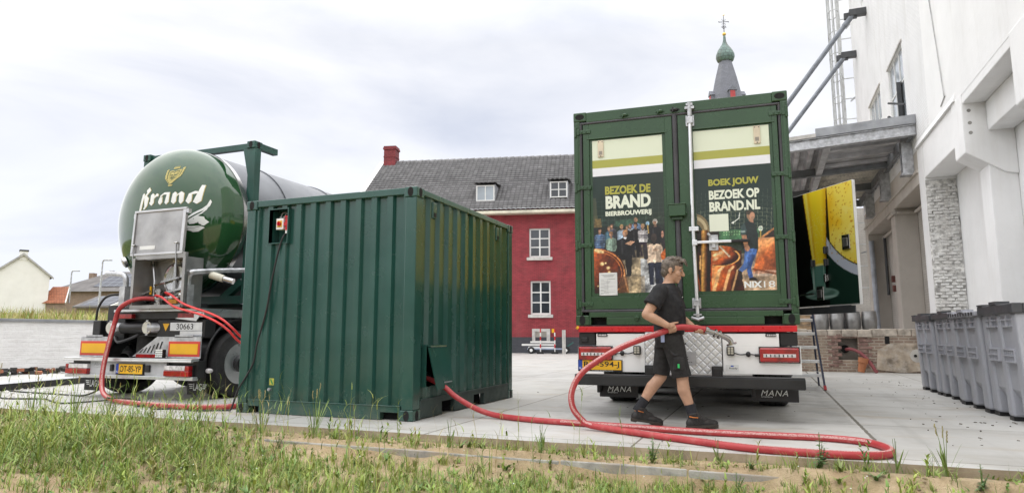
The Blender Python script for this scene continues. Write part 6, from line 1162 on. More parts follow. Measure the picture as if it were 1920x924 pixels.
for x_, z_, nm in ((1.702,2.27,'latch'),(1.105,1.555,'latch')):
    mb = MB(); mb.box(x_-.075,x_+.075,-.02,-.002,z_-.11,z_+.11); l_ = mb.build(nm, M['steel'], side, bevel=.018); mb = MB(); mb.box(x_-.045,x_+.045,-.034,-.018,z_-.07,z_+.06); mb.build('latch_paddle', M['steel_dull'], l_, bevel=.01); mb = MB(); mb.box(x_-.05,x_+.05,-.023,-.02,z_-.08,z_-.05); mb.build('latch_slot', M['darkvoid'], l_)
for x_, z_ in ((1.284,2.203),(.985,2.03),(1.277,2.015),(1.262,1.78)): mb = MB(); mb.box(x_-.045,x_+.045,-.03,-.002,z_-.05,z_+.05); mb.cyl((x_,-.035,z_-.06),(x_,-.035,z_+.06),.016,n=8); mb.build('door_bolt', M['darkgrey'] if z_ > 1.9 else M['steel'], side, bevel=.006)
mb = MB(); mb.cyl((.2,-.06,1.53),(1.0,-.05,1.555),.014,n=8); mb.build('door_stay', M['steel'], side, True); mb = MB(); mb.box(.1,1.8,-.02,.0,1.24,1.345); mb.build('door_sill_bar', M['darkgrey'], side)

# ------------------------------------------------------------- trailer under the printed container
t2 = empty('white_trailer', (OBX, OBY, 0), BY, 'trailer with white rear panels, red top beam and black bumper', 'trailer')
mb = MB(); mb.box(-2.41,-.03,-.015,.10,.960,1.026); mb.build('red_beam', M['red'], t2, bevel=.006)
mb = MB(); mb.box(-2.40,-.04,.01,.12,1.027,1.041); mb.build('beam_gap', M['black'], t2)
for nm, a0, a1, s0, s1, x in (('rear_panel',-2.42,-1.642,-2.20,-1.642,0),('rear_panel',-.797,-.006,-.797,-.216,1)):
    mb = MB(); mb.box(a0,a1,.0,.03,.507,.800); mb.box(s0,s1,.0,.03,.800,.940); pn = mb.build(nm, M['white'], t2, bevel=.003)
    lx = (-2.405,-2.015) if x == 0 else (-.418,-.026); mb = MB(); mb.box(lx[0],lx[1],-.055,.0,.638,.792); lm = mb.build('tail_light', M['lens_red'], pn, bevel=.018); mb = MB(); mb.box(lx[0]+.035,lx[1]-.035 if x else lx[1]-.08,-.060,-.054,.690,.725); mb.build('clear_lens', M['lens_clear'], lm, bevel=.003); mb = MB()
    for q in range(7): xx_ = lx[0]+.06+q*.042; mb.box(xx_,xx_+.012,-.0615,-.0595,.694,.721)
    mb.box(lx[0]-.008,lx[1]+.008,-.02,.0,.630,.800); mb.build('lamp_rim', M['blacksteel'], lm)
    wx = (-1.767,-1.683) if x == 0 else (-.756,-.674); mb = MB(); mb.box(wx[0],wx[1],-.06,-.01,.705,.805); wl_ = mb.build('work_lamp', M['black'], pn, bevel=.014); mb = MB()
    for i in range(2):
        for j in range(3): mb.box(wx[0]+.012+.033*i,wx[0]+.038+.033*i,-.064,-.0595,.720+.026*j,.742+.026*j)
    mb.build('led_cells', mat('led_cell%d' % x, (.42,.40,.33), .3), wl_)
    cable = [(wx[0] if x == 0 else wx[1],-.02,.73),((wx[0]-.06) if x == 0 else (wx[1]+.06),-.02,.715),((wx[0]-.13) if x == 0 else (wx[1]+.14),-.02,.72),((lx[1]) if x == 0 else lx[0],-.02,.71)]
    mb = MB(); mb.tube(smooth_path(cable,6),.007,6); mb.ell(cable[2],.026,.02,.03); mb.cyl(cable[3],(cable[3][0]+(.05 if x == 0 else -.05),-.02,.71),.014,n=8); mb.build('lamp_cable', M['black'], pn, True)
    ex = (-2.183,-2.068) if x == 0 else (-.351,-.242); mb = MB(); mb.box(ex[0],ex[1],-.014,.0,.908,.940); el_ = mb.build('number_lamp', M['black'], pn, bevel=.006); mb = MB(); 
    for q in range(5): mb.box(ex[0]+.014+q*.019,ex[0]+.027+q*.019,-.0155,-.0135,.916,.932)
    mb.build('lamp_cells', M['lens_clear'], el_)
mb = MB(); mb.box(-2.41,-2.215,.02,.2,.81,.955); mb.box(-2.38,-2.3,-.0,.03,.84,.90); mb.build('corner_box', M['black'], t2, bevel=.01); mb = MB(); mb.box(-.205,-.03,.02,.2,.81,.955); mb.build('corner_box', M['black'], t2, bevel=.01); mb = MB(); mb.cyl((-2.41,-.01,1.0),(-2.43,-.01,1.02),.02,n=10); mb.build('side_lamp', M['yellow'], t2)
mb = MB(); mb.box(-2.418,-1.90,-.022,.0,.510,.642); npl = mb.build('number_plate', M['black'], t2, bevel=.005); mb = MB(); mb.box(-2.365,-1.91,-.0255,-.0225,.528,.636); mb.build('plate_face', M['plateyellow'], npl); mb = MB(); mb.box(-2.412,-2.365,-.0255,-.0225,.528,.636); mb.build('plate_band', M['blue'], npl)
lettering(npl, [('RD-594-J', -2.345, .547, .41, .076, .012)], M['ink'], -.0275); lettering(npl, [('NL', -2.403, .535, .03, .025, .01), ('www.trailers.nl', -2.25, .514, .24, .011, .0)], M['letterwhite'], -.0275)
n = N('tread_plate'); x = n.sep(n.co()); k_ = .046
pa = n.math('PINGPONG', n.math('ADD', x[0], x[2]), k_); pb_ = n.math('PINGPONG', n.math('SUBTRACT', x[0], x[2]), k_)
ln = n.math('MAXIMUM', n.math('LESS_THAN', pa, .006), n.math('LESS_THAN', pb_, .006)); hgt_ = n.math('MINIMUM', n.math('SMOOTH_MIN', pa, pb_, .01), .02)
n.base(n.mix(ln, n.ramp(n.noise(n.co(), 5, 4), [(.3, (.66,.67,.68)), (.7, (.80,.81,.82))]), (.50,.51,.52))); n.b.inputs['Metallic'].default_value = .6; n.rough(.38); n.bump(n.math('MULTIPLY', hgt_, 40), .6, .006)
mb = MB(); mb.box(-1.637,-.807,-.012,.03,.503,.958); tp = mb.build('tread_plate', n.mat, t2, bevel=.003)
mb = MB(); mb.box(-1.46,-1.078,-.0165,-.0125,.592,.742); pq = mb.build('plaque', mat('plaque_grey', (.42,.42,.43), .4, .5), tp); lettering(pq, [('Tank', -1.32, .655, .16, .05, .01), ('transport', -1.32, .615, .20, .018, .0)], M['ink'], -.0175)
mb = MB(); mb.cyl((-1.215,-.02,.83),(-1.215,-.01,.83),.012,n=8); mb.cyl((-1.19,-.02,.83),(-1.19,-.01,.83),.009,n=8); mb.build('plate_bolts', M['black'], tp)
mb = MB(); mb.box(-.773,-.637,-.003,-.001,.537,.604); sk = mb.build('sticker', M['paper'], t2); lettering(sk, [('Ready', -.735, .555, .085, .022, .01)], M['ink'], -.004); mb = MB(); mb.box(-.72,-.69,-.0045,-.0035,.584,.598); mb.build('sticker_mark', M['blue'], sk)
mb = MB(); mb.box(-2.434,.012,-.14,.0,.360,.474); mb.build('bumper', M['blacksteel'], t2, bevel=.012); mb = MB(); mb.box(-2.43,.008,-.145,-.02,.4745,.482); mb.build('bumper_lip', M['darkgrey'], t2)
for a in (-1.637,-.918): mb = MB(); mb.box(a,a+.115,-.10,.0,.455,.59); mb.box(a+.02,a+.095,-.115,-.10,.47,.57); mb.build('bumper_pad', M['black'], t2, bevel=.022)
for a0, a1, tx in ((-2.243,-1.778,'L'),(-.514,-.023,'R')):
    mb = MB(); mb.box(a0,a1,.35,.37,.19,.345); mb.box(a0+.0,a0+.04,.2,.36,.25,.36); fp = mb.build('mud_flap', M['black'], t2, bevel=.008); mb = MB(); mb.box(a0+.05 if tx == 'L' else a0-.08,a1-.03,-.0+.22,.30,.345,.358); mb.build('flap_rail', mat('rail_cream'+tx, (.50,.47,.40), .5), fp)
    co, fs = text_mesh('MANA', .28, .062, .0, spacing=1.15); mb = MB(); mb.add([(a0+.10+p[0]+.3*p[1], .3485, .255+p[1]) for p in co], fs); mb.build('flap_lettering', M['letterwhite'], fp); lettering(fp, [('trailers', a0+.10, .238, .12, .014, .0)], M['letterwhite'], .3485, 'flap_lettering')
I3 = Vector((0,0,0))
for yy in (1.95, 3.26, 4.57):
    for xo, s_ in ((-.03,1),(-2.41,-1)): wheel(t2, xo, yy, .50, .385, s_, I3)
    mb = MB(); mb.cyl((-2.2,yy,.5),(-.2,yy,.5),.07,n=12); mb.build('axle', M['blacksteel'], t2)
for xx in (-1.70,-.72): mb = MB(); mb.box(xx-.07,xx+.07,.05,9,.55,1.03); mb.build('chassis_beam', M['blacksteel'], t2)
mb = MB(); mb.box(-2.42,-.02,6.0,8.6,.25,1.9); mb.build('tractor_shade_block', M['black'], t2); mb = MB(); mb.box(-2.3,-.1,.5,6.0,.95,1.03); mb.build('shade_tray', M['black'], t2); mb = MB(); mb.box(-2.2,-.2,.06,.5,.62,.95); mb.build('rear_locker', M['black'], t2)  # unseen end block and tray added to darken the ground under the trailer
for yy in (1.6, 3.2, 5.5): mb = MB(); mb.box(-2.35,-.08,yy,yy+.15,.92,1.04); mb.build('cross_member', M['blacksteel'], t2)
# aluminium step ladder beside the trailer
sl_ = empty('step_ladder', (4.2, 6.1, 0), 0, 'aluminium step ladder with dark blue side rails leaning by the trailer', 'ladder')
for xo, nm in ((.26,'side_rail'),(-.30,'side_rail')):
    mb = MB(); s_ = 1 if xo > 0 else -1; mb.bar((xo,-.0,.03),(xo-.11*s_,.25,1.28),.03,.075,up=(0,-1,0)); rl = mb.build(nm, mat('ladder_navy%d' % (xo > 0), (.045,.055,.10), .4), sl_); mb = MB(); mb.bar((xo+.004,-.005,0),(xo-.003,.01,.07),.045,.09,up=(0,-1,0)); mb.build('rubber_foot', M['red'], rl)
    mb = MB(); mb.bar((xo-.04*s_,.85,.02),(xo-.13*s_,.33,1.25),.03,.05,up=(0,-1,0)); mb.build('rear_leg', mat('ladder_navy_b%d' % (xo > 0), (.04,.05,.09), .4), sl_)
for k in range(5):
    z = .24+.235*k; x1 = .26-.11*z/1.28; mb = MB(); mb.box(-x1-.02,x1-.015,.25*z/1.28-.04,.25*z/1.28+.05,z-.026,z+.026); mb.build('tread', M['alu'], sl_, bevel=.006)
mb = MB(); mb.tube(smooth_path([(.15,.25,1.26),(.16,.22,1.5),(.13,.3,1.62),(-.15,.3,1.62),(-.17,.24,1.5),(-.16,.25,1.26)],4),.016,8); mb.bar((.18,.02,.3),(.1,.7,.3),.012,.012); mb.build('top_hoop', M['alu'], sl_, True)

# ============================================================= THE MAN CARRYING THE HOSE
def remesh(mb, name, mats, parent, voxel=.006, smooth=3, factor=.5, wr=0):
    tmp = bpy.data.objects.new('tmp', mb.mesh('tmp', mats)); COL.objects.link(tmp)
    m = tmp.modifiers.new('r', 'REMESH'); m.mode = 'VOXEL'; m.voxel_size = voxel; m.use_smooth_shade = True
    s_ = tmp.modifiers.new('s', 'SMOOTH'); s_.iterations = smooth; s_.factor = factor
    dg = bpy.context.evaluated_depsgraph_get(); me = bpy.data.meshes.new_from_object(tmp.evaluated_get(dg)); me.name = name; bpy.data.objects.remove(tmp)
    if wr:
        n_ = len(me.vertices); co = np.zeros(n_*3); no = np.zeros(n_*3); me.vertices.foreach_get('co', co); me.vertices.foreach_get('normal', no); co = co.reshape(-1,3); no = no.reshape(-1,3)
        a = vnoise(co[:,0]*9+co[:,2]*7+co[:,1]*4, co[:,2]*16-co[:,0]*8+co[:,1]*6, 1.0, 3); b = vnoise(co[:,1]*14+co[:,2]*9, co[:,2]*22+co[:,0]*12, 1.0, 3)
        co += no*(wr*(np.abs(a)**.7*np.sign(a)*.8+b*.5))[:,None]; me.vertices.foreach_set('co', co.ravel()); me.update()
    me.materials.clear(); me.materials.append(mats); me.polygons.foreach_set('use_smooth', [True]*len(me.polygons))
    o = bpy.data.objects.new(name, me); COL.objects.link(o)
    if parent: o.parent = parent
    return o
def cap(mb, a, b, ra, rb, n=16):
    mb.tube([a, b], [ra, rb], n); mb.ell(a, ra, ra, ra, n, 10); mb.ell(b, rb, rb, rb, n, 10)
def limb(mb, pts, rr, n=16):
    for i in range(len(pts)-1): cap(mb, pts[i], pts[i+1], rr[i], rr[i+1], n)
MX, MD = 1.65, 6.85
man = empty('person', cam_at(MX, MD), CYAW, 'man in black t-shirt and shorts walking with a red hose in both hands', 'person')
TA = R(-24)
SHR, SHL = Vector((-.128,-.168,1.372)), Vector((.085,.172,1.372)); ELR, ELL = Vector((-.292,-.205,1.130)), Vector((.145,.150,1.100)); WRR, WRL = Vector((-.098,-.262,1.022)), Vector((.208,-.105,1.000))
HPR, HPL = Vector((-.015,-.095,.90)), Vector((-.025,.095,.90)); KNR, KNL = Vector((.072,-.115,.490)), Vector((-.095,.110,.492)); ANR, ANL = Vector((.165,-.140,.108)), Vector((-.345,.105,.158))
HM = Matrix.Translation((.034,-.01,1.596)) @ Matrix.Rotation(R(-20), 4, 'Z') @ Matrix.Rotation(R(13), 4, 'Y') @ Matrix.Scale(1.06, 4)
bd = MB()
bd.loft([((-.02,0,.84),.115,.165,TA),((-.02,0,.98),.125,.165,TA),((-.018,0,1.12),.125,.165,TA),((-.02,0,1.25),.12,.175,TA),((-.022,0,1.36),.10,.17,TA),((-.02,0,1.43),.07,.10,TA),((-.015,0,1.47),.055,.06,TA)], 28)
limb(bd, [Vector((-.025,.0,1.40)), Vector((.0,-.003,1.49)), Vector((.015,-.005,1.56))], [.062,.056,.058])
limb(bd, [SHR, SHR.lerp(ELR,.5), ELR, ELR.lerp(WRR,.35), WRR], [.062,.057,.048,.050,.033]); limb(bd, [SHL, SHL.lerp(ELL,.5), ELL, ELL.lerp(WRL,.35), WRL], [.062,.056,.047,.047,.032])
for H, K, A in ((HPR,KNR,ANR),(HPL,KNL,ANL)):
    limb(bd, [H, H.lerp(K,.5), K, K.lerp(A,.30)+Vector((-.018,0,0)), K.lerp(A,.65)+Vector((-.006,0,0)), A], [.090,.078,.059,.063,.048,.038]); bd.ell(K+Vector((.022,0,.01)), .042,.040,.05)
    bd.ell(A+Vector((.03,0,-.03)), .045,.028,.03)
hb = MB(); hb.M = HM
hb.ell((-.006,0,.030),.098,.076,.092,22,14); hb.ell((.028,0,-.040),.066,.060,.086,18,12); hb.ell((.062,0,-.098),.027,.030,.022); hb.ell((.010,0,-.085),.055,.052,.038); hb.tube([(.086,0,.026),(.100,0,.0),(.117,0,-.026)],[.010,.012,.015],10); hb.ell((.112,0,-.030),.015,.018,.012); hb.ell((.078,0,.028),.022,.054,.014); hb.ell((.083,0,-.060),.016,.026,.007); hb.ell((.080,0,-.073),.015,.023,.007)
for s_ in (-1,1): hb.ell((.056,s_*.034,-.022),.034,.030,.030); hb.ell((-.010,s_*.078,-.006),.021,.010,.033); hb.ell((-.002,s_*.078,-.034),.010,.009,.014)
bd.v and None
base = len(bd.v); bd.v += hb.v; bd.f += [tuple(i+base for i in f) for f in hb.f]; bd.m += hb.m
# hands closed round the hose: fingers follow arcs round its axis
HR = .031
def hose_frame(c, t): t = Vector(t).normalized(); near = Vector((0,-1,0)); up = near.cross(t); up = up if up.z > 0 else -up; return Vector(c), t, up.normalized(), near
def ringp(c, up, near, th, r): return c + up*(math.cos(th)*r) + near*(math.sin(th)*r)
def hand(c, t, wrist, th0, th1, palm_th, thumb_th, order):
    c, t, up, near = hose_frame(c, t); pc = ringp(c, up, near, R(palm_th), HR+.016)
    kn = [ringp(c+t*(order*(.030-.020*i)), up, near, R(th0), HR+.012) for i in range(4)]
    for i in range(4): cap(bd, wrist.lerp(pc,.35), kn[i], .017, .0125, 10)
    bd.ell(wrist.lerp(pc,.75), .034,.028,.030)
    for i, ln in enumerate((.94,1.0,.97,.80)):
        o_ = c+t*(order*(.032-.0215*i)); th = [R(th0+(th1-th0)*q*ln) for q in (0,.28,.55,.8,1.0)]; limb(bd, [ringp(o_, up, near, a, HR+.0085+.004*(k in (1,))) for k, a in enumerate(th)], [.0112,.0108,.0102,.0095,.0085], 10)
    tb_ = wrist.lerp(pc,.55)+up*.012; limb(bd, [tb_, ringp(c+t*(order*.030), up, near, R(thumb_th*.9), HR+.016), ringp(c+t*(order*.058), up, near, R(thumb_th*.6), HR+.012), ringp(c+t*(order*.080), up, near, R(thumb_th*.5), HR+.011)], [.016,.0135,.0118,.0095], 10)
hand((-.045,-.205,.992), (.96,0,.26), WRR, 62, 215, 60, 25, 1)
hand((.232,-.205,.990), (.98,0,-.12), WRL, 262, 105, 285, 330, 1)
body = remesh(bd, 'body', M['skin'], man, .0058, 4, .5)
for s_ in (-1, 1):
    q = MB(); q.M = HM; q.ell((.080,s_*.031,.009),.0105,.0115,.0085,12,8); e_ = q.build('eye', mat('eye_white%d' % s_, (.30,.26,.23), .3), body, True); q = MB(); q.M = HM; q.ell((.0885,s_*.031,.008),.003,.0055,.0055,10,6); q.build('iris', M['ink'], e_, True)
q = MB(); q.M = HM
for s_ in (-1,1): q.tube([(.090,s_*.014,.030),(.094,s_*.032,.035),(.080,s_*.052,.028)],[.004,.0055,.003],6)
q.build('eyebrows', M['hair'], body, True)
q = MB(); q.M = HM; q.tube([(.094,-.018,-.0665),(.0975,0,-.0665),(.094,.018,-.0665)],.0022,6); q.build('mouth_line', mat('lip', (.30,.13,.10), .5), body, True)
h = MB(); h.M = HM; h.ell((-.032,0,.038),.086,.084,.100,20,14); h.ell((-.006,0,.072),.098,.080,.070,20,14); h.ell((-.060,0,-.025),.050,.068,.062)
rr_ = random.Random(11)
for s_ in (-1,1): h.ell((.012,s_*.071,.016),.017,.010,.040); h.ell((-.02,s_*.074,.045),.04,.012,.04)
for i in range(60):
    y = rr_.uniform(-.068,.068); x0 = rr_.uniform(-.06,.06); z0 = .072+.066*math.sqrt(max(0,1-(x0/.1)**2-(y/.085)**2)); l_ = rr_.uniform(.022,.042); h.tube([(x0,y,z0-.008),(x0+l_*.6,y+rr_.uniform(-.008,.008),z0+.006),(x0+l_*1.1,y+rr_.uniform(-.012,.012),z0-.004)],[.010,.008,.003],6)
for i in range(22):
    y = rr_.uniform(-.062,.055); d_ = rr_.uniform(.0,.03); h.tube([(.058,y,.112),(.088+d_*.4,y*1.05,.108+rr_.uniform(-.006,.02)),(.104+d_,y*1.05+rr_.uniform(-.01,.01),.082+rr_.uniform(-.022,.03))],[.012,.009,.0032],6)
remesh(h, 'hair', M['hair'], man, .0042, 1, .4)
# t-shirt
t = MB(); t.loft([((-.020,0,.925),.150,.186,TA),((-.016,0,.965),.160,.190,TA),((-.010,0,1.05),.164,.190,TA),((-.012,0,1.16),.160,.196,TA),((-.016,0,1.27),.154,.208,TA),((-.020,0,1.35),.132,.206,TA),((-.022,0,1.405),.106,.172,TA),((-.022,0,1.440),.080,.105,TA),((-.018,-.002,1.458),.070,.078,TA)], 40)
for S_, E_ in ((SHR,ELR),(SHL,ELL)):
    d_ = (E_-S_).normalized(); t.ell(S_, .078,.078,.076,16,10); t.tube([S_, S_+d_*.09, S_+d_*.185], [.080,.083,.092], 20)
for a, b in (((-.15,-.12,1.02),(.08,-.17,1.10)),((-.10,-.17,1.14),(.10,-.14,1.22)),((-.16,-.10,1.20),(-.05,-.20,1.30))): t.tube(smooth_path([a, ((a[0]+b[0])/2,(a[1]+b[1])/2-.012,(a[2]+b[2])/2+.015), b],4), [.004]*4+[.012]+[.004]*4, 8)
ts = remesh(t, 't_shirt', M['cloth'], man, .006, 3, .5, .0075)
c_ = Vector((-.018+.13*math.cos(R(-24)+.55)*1.02, .0, 1.305)); mk = MB(); mk.M = Matrix.Translation((.115,-.035,1.315)) @ Matrix.Rotation(R(-4),4,'Z'); mk.box(.004,.008,-.02,.02,-.006,.006); mk.build('chest_mark', M['letterwhite'], ts)
# shorts
s = MB(); s.loft([((-.022,0,.80),.135,.178,TA*.5),((-.022,0,.88),.142,.182,TA),((-.020,0,.955),.140,.174,TA),((-.020,0,.985),.135,.170,TA)], 40)
for H, K, e, w0, w1 in ((HPR,KNR,.96,.108,.094),(HPL,KNL,.95,.104,.090)):
    d_ = K-H; s.tube([H+Vector((0,0,.02)), H+d_*.3, H+d_*.65, H+d_*e], [w0,w0,w1*1.04,w1], 26); s.ell(H+Vector((-.02,0,0)), .11,.10,.11)
s.tube(smooth_path([HPR+Vector((.06,-.09,-.14)),HPR+Vector((.0,-.115,-.18)),HPR+Vector((-.06,-.08,-.12))],4),.010,8); s.box(-.03,.075,-.213,-.150,.58,.70)
sh_ = remesh(s, 'shorts', M['cloth2'], man, .006, 3, .5, .0075)
q = MB(); q.box(.004,.022,-.224,-.212,.600,.640); q.build('green_tag', mat('tag_green', (.04,.55,.14), .6), sh_)
q = MB(); q.tube([(-.125,-.165,.985),(-.120,-.195,.95),(-.125,-.190,.91)],.006,6); q.box(-.150,-.115,-.200,-.188,.855,.93,1); q.build('key_tag', [M['steel'], mat('tag_paleblue', (.32,.38,.58), .5)], sh_)
# socks and boots
for A, K, nm in ((ANR,KNR,'sock'),(ANL,KNL,'sock')):
    q = MB(); d_ = (K-A).normalized(); q.tube([A-d_*.02, A+d_*.03, A+d_*.085, A+d_*.135], [.050,.050,.051,.055], 20); q.build(nm, M['sock'], man, True)
def boot(A, yaw, pitch, lift):
    Mb = Matrix.Translation((A.x, A.y, lift)) @ Matrix.Rotation(yaw, 4, 'Z') @ Matrix.Rotation(pitch, 4, 'Y')
    u = MB(); u.M = Mb; u.ell((.14,0,.050),.095,.047,.040,18,12); u.ell((.085,0,.085),.075,.040,.040,16,10); u.ell((.04,0,.105),.055,.044,.05,16,10); u.ell((.205,0,.042),.058,.046,.036,16,10); u.ell((.05,0,.062),.085,.043,.055,16,10); u.ell((-.030,0,.055),.050,.040,.055); limb(u, [Vector((.0,0,.07)), Vector((.0,0,.135))], [.047,.052]); u.tube([(.0,0,.12),(-.002,0,.155)],[.053,.055],20); u.ell((.02,0,.15),.045,.04,.02)
    b_ = remesh(u, 'boot', M['boot'], man, .0055, 2, .5)
    so = MB(); so.M = Mb; out = [(-.082,.0),(-.072,.030),(-.03,.040),(.06,.036),(.13,.046),(.20,.049),(.25,.034),(.266,0),(.25,-.034),(.20,-.049),(.13,-.046),(.06,-.036),(-.03,-.040),(-.072,-.030)]
    so.prism(out, .010, .034, 'xy'); so.prism([(p[0]*.98,p[1]*.96) for p in out if p[0] < .04], 0, .010, 'xy'); so.prism([(p[0],p[1]*.96) for p in out if p[0] > .09], 0, .010, 'xy'); so.build('sole', M['sole'], b_, bevel=.004)
    la = MB(); la.M = Mb
    for k in range(5): xk, zk = .045+.022*k, .150-.014*k-.0*k; la.tube([(xk,-.026,zk-.018),(xk+.008,0,zk+.0),(xk,.026,zk-.018)],.0035,5)
    la.tube([(.05,-.012,.145),(.075,-.04,.12),(.06,-.045,.10)],.003,5); la.build('lace', mat('lace%d' % int(A.x*100), (.06,.055,.05), .7), b_)
    st = MB(); st.M = Mb; st.tube([(-.052,-.026,.125),(-.02,-.052,.118),(.03,-.045,.112)],.005,5); st.build('pull_tab', mat('tab_orange%d' % int(A.x*100), (.55,.17,.03), .6), b_)
boot(ANR, R(10), R(-2), .0); boot(ANL, R(4), R(9), .032)

# ============================================================= HOSES AND CABLES
n = N('hose_red'); c = n.ramp(n.noise(n.co(), 5, 6, .6), [(.3, (.36,.030,.034)), (.7, (.48,.050,.055))]); c = n.mix(n.ramp(n.noise(n.co(), 11, 8, .7), [(.52, 0.0), (.75, .45)]), c, (.52,.24,.21)); n.base(c); n.rough(.48); M['hose'] = n.mat
n = N('hose_print'); f = n.noise(n.co(), 75, 2, .5); n.base(n.mix(n.ramp(f, [(.50, 0.0), (.56, .8)]), (.56,.31,.29), (.45,.10,.10))); n.rough(.6); M['hose_print'] = n.mat
M['hose_red2'] = mat('thin_hose_red', (.62,.03,.03), .35)
def hose(pts, r, label, cat, stripe=None, n=16, m='hose', per=9, wd=.36):
    P = smooth_path(pts, per); root = empty('red_hose', P[0], 0, label, cat); O_ = P[0].copy(); Q = [p-O_ for p in P]
    mb = MB(); mb.tube(Q, r, n); mb.build('hose_tube', M[m], root, True)
    if stripe:
        for (i0, i1, dv) in stripe:
            a, b = int(i0*len(Q)), int(i1*len(Q)); q = MB(); vs = []
            for i in range(a, b):
                t_ = (Q[min(i+1,len(Q)-1)]-Q[max(i-1,0)]).normalized(); d_ = Vector(dv); d_ = (d_-t_*d_.dot(t_)).normalized(); s_ = t_.cross(d_)
                for k in (-1,-.33,.33,1): an = k*wd; vs.append(Q[i]+(d_*math.cos(an)+s_*math.sin(an))*(r+.0012))
            nn_ = (b-a); q.add(vs, [(4*i+k,4*i+k+1,4*i+k+5,4*i+k+4) for i in range(nn_-1) for k in range(3)]); q.build('printed_band', M['hose_print'], root, True)
    return root, O_
ml = lambda x, z, d=6.645: cam_at(MX+x, d, z)
HZ = .0312
gpts = [(-.45,.62,.46),(-.15,.60,.42),(.06,.60,.335),(.20,.60,.235),(.38,.60,.14),(.56,.585,.075),(.78,.56,.036),(1.23,.41,HZ),(1.84,.31,HZ),(2.4,.24,HZ),(2.91,.165,HZ),(3.5,.165,HZ),(4.0,.185,HZ),(4.30,.09,HZ),(4.43,-.12,HZ),(4.46,-.37,HZ),(4.37,-.575,HZ),(4.12,-.665,HZ),(3.75,-.66,HZ),(3.38,-.60,HZ),(2.90,-.36,HZ),(2.50,-.16,HZ),(2.14,.03,.035),(1.93,.085,.052),(1.855,.10,.092)]
mpts = [ml(-1.036,.191),ml(-1.061,.315),ml(-1.028,.44),ml(-.952,.55),ml(-.839,.639),ml(-.649,.755),ml(-.465,.84),ml(-.249,.918),ml(-.13,.958),ml(-.045,.992),ml(.06,1.004),ml(.15,1.000),ml(.245,.988),ml(.30,.977)]
rh, hO = hose(gpts+mpts, .0305, 'long thick red hose looping from the container flap to the hands of the walking man', 'hose', [(.20,.36,(-.2,-.9,.45)),(.36,.56,(.2,-.1,1)),(.60,.86,(-.1,-.75,.65))], 18)
nz_ = MB(); A_ = [ml(.295,.978)-hO, ml(.325,.968)-hO, ml(.40,.942)-hO, ml(.455,.922)-hO, ml(.51,.898)-hO, ml(.545,.868)-hO, ml(.556,.835)-hO]
nz_.tube(A_[:2], .038, 20); nz_.tube([A_[0].lerp(A_[1],.3), A_[0].lerp(A_[1],.5)], .041, 20); sp_ = smooth_path(A_[1:], 6); nz_.tube(sp_, .026, 18)
for k, r_ in ((5,.043),(9,.043)): a = sp_[k]; b = sp_[k+1]; nz_.tube([a, a+(b-a).normalized()*.016], r_, 18)
a = sp_[-1]; d_ = (sp_[-1]-sp_[-2]).normalized(); nz_.tube([a-d_*.008, a+d_*.006], .050, 22); no = nz_.build('hose_nozzle', M['nozzle'], rh, True); q = MB(); q.tube([a+d_*.0065, a+d_*.008], .024, 16); q.build('nozzle_bore', M['darkvoid'], no)
hose([(-4.86,.80,1.455),(-4.97,.68,1.455),(-5.08,.58,1.41),(-5.22,.53,1.30),(-5.30,.54,1.12),(-5.34,.50,.80),(-5.36,.46,.45),(-5.28,.40,.20),(-5.05,.30,.08),(-4.6,.17,.039),(-3.9,.02,.038),(-3.3,-.02,.038),(-2.95,.05,.038),(-2.70,.25,.038),(-2.62,.7,.038)], .033, 'thick red hose hanging from the tank valves and running along the ground behind the grass', 'hose', [(.30,.62,(.6,-.6,.3)),(.62,.92,(.1,-.5,.8))], 16)
hose([(-4.80,.82,1.47),(-4.77,.74,1.50),(-4.52,.64,1.46),(-4.21,.56,1.33),(-3.91,.5,1.265),(-3.56,.44,1.20),(-3.26,.42,1.105),(-3.08,.46,.99),(-2.97,.55,.84),(-2.75,.70,.65),(-2.46,.80,.55)], .0155, 'thin red hose from the tank valves, the lower one of the pair', 'hose', None, 10, 'hose_red2', 7)
hose([(-4.62,.84,1.50),(-4.60,.76,1.54),(-4.36,.66,1.49),(-4.05,.57,1.37),(-3.76,.51,1.295),(-3.42,.45,1.22),(-3.16,.43,1.13),(-3.01,.47,1.01),(-2.93,.56,.89),(-2.72,.72,.70),(-2.46,.84,.60)], .0155, 'thin red hose from the tank valves, the upper one of the pair', 'hose', None, 10, 'hose_red2', 7)
def cable(pts, r, label, per=8): mb = MB(); mb.tube(smooth_path(pts, per), r, 8); return tag(mb.build('power_cable', M['cable'], smooth=True), label, 'cable')
cable([(-1.865,.10,2.17),(-1.868,.03,2.12),(-1.912,.012,1.96),(-1.99,.015,1.63),(-2.02,.012,1.45),(-2.045,.012,1.28),(-2.09,.012,1.10),(-2.17,.010,.83),(-2.21,.008,.60),(-2.30,-.005,.43),(-2.40,-.02,.27),(-2.455,-.03,.10),(-2.50,-.02,.03),(-2.65,.05,.013),(-3.0,-.12,.013),(-3.3,.04,.013),(-3.6,-.18,.013),(-3.85,.06,.05),(-4.05,-.05,.013),(-4.3,.22,.06),(-4.6,-.02,.10),(-4.9,.30,.04),(-5.3,-.10,.013),(-5.8,.05,.013),(-6.2,.20,.013),(-6.8,.05,.013),(-7.6,.4,.013),(-9,.6,.013)], .011, 'black power cable from the red plug down the green container and over the ground')
cable([(-6.0,.95,.12),(-6.02,.8,.05),(-6.2,.75,.012),(-6.8,.80,.012),(-7.6,.85,.012),(-8.6,1.0,.012),(-10,1.0,.012)], .013, 'black cable on the ground running left from the tanker mud flap')
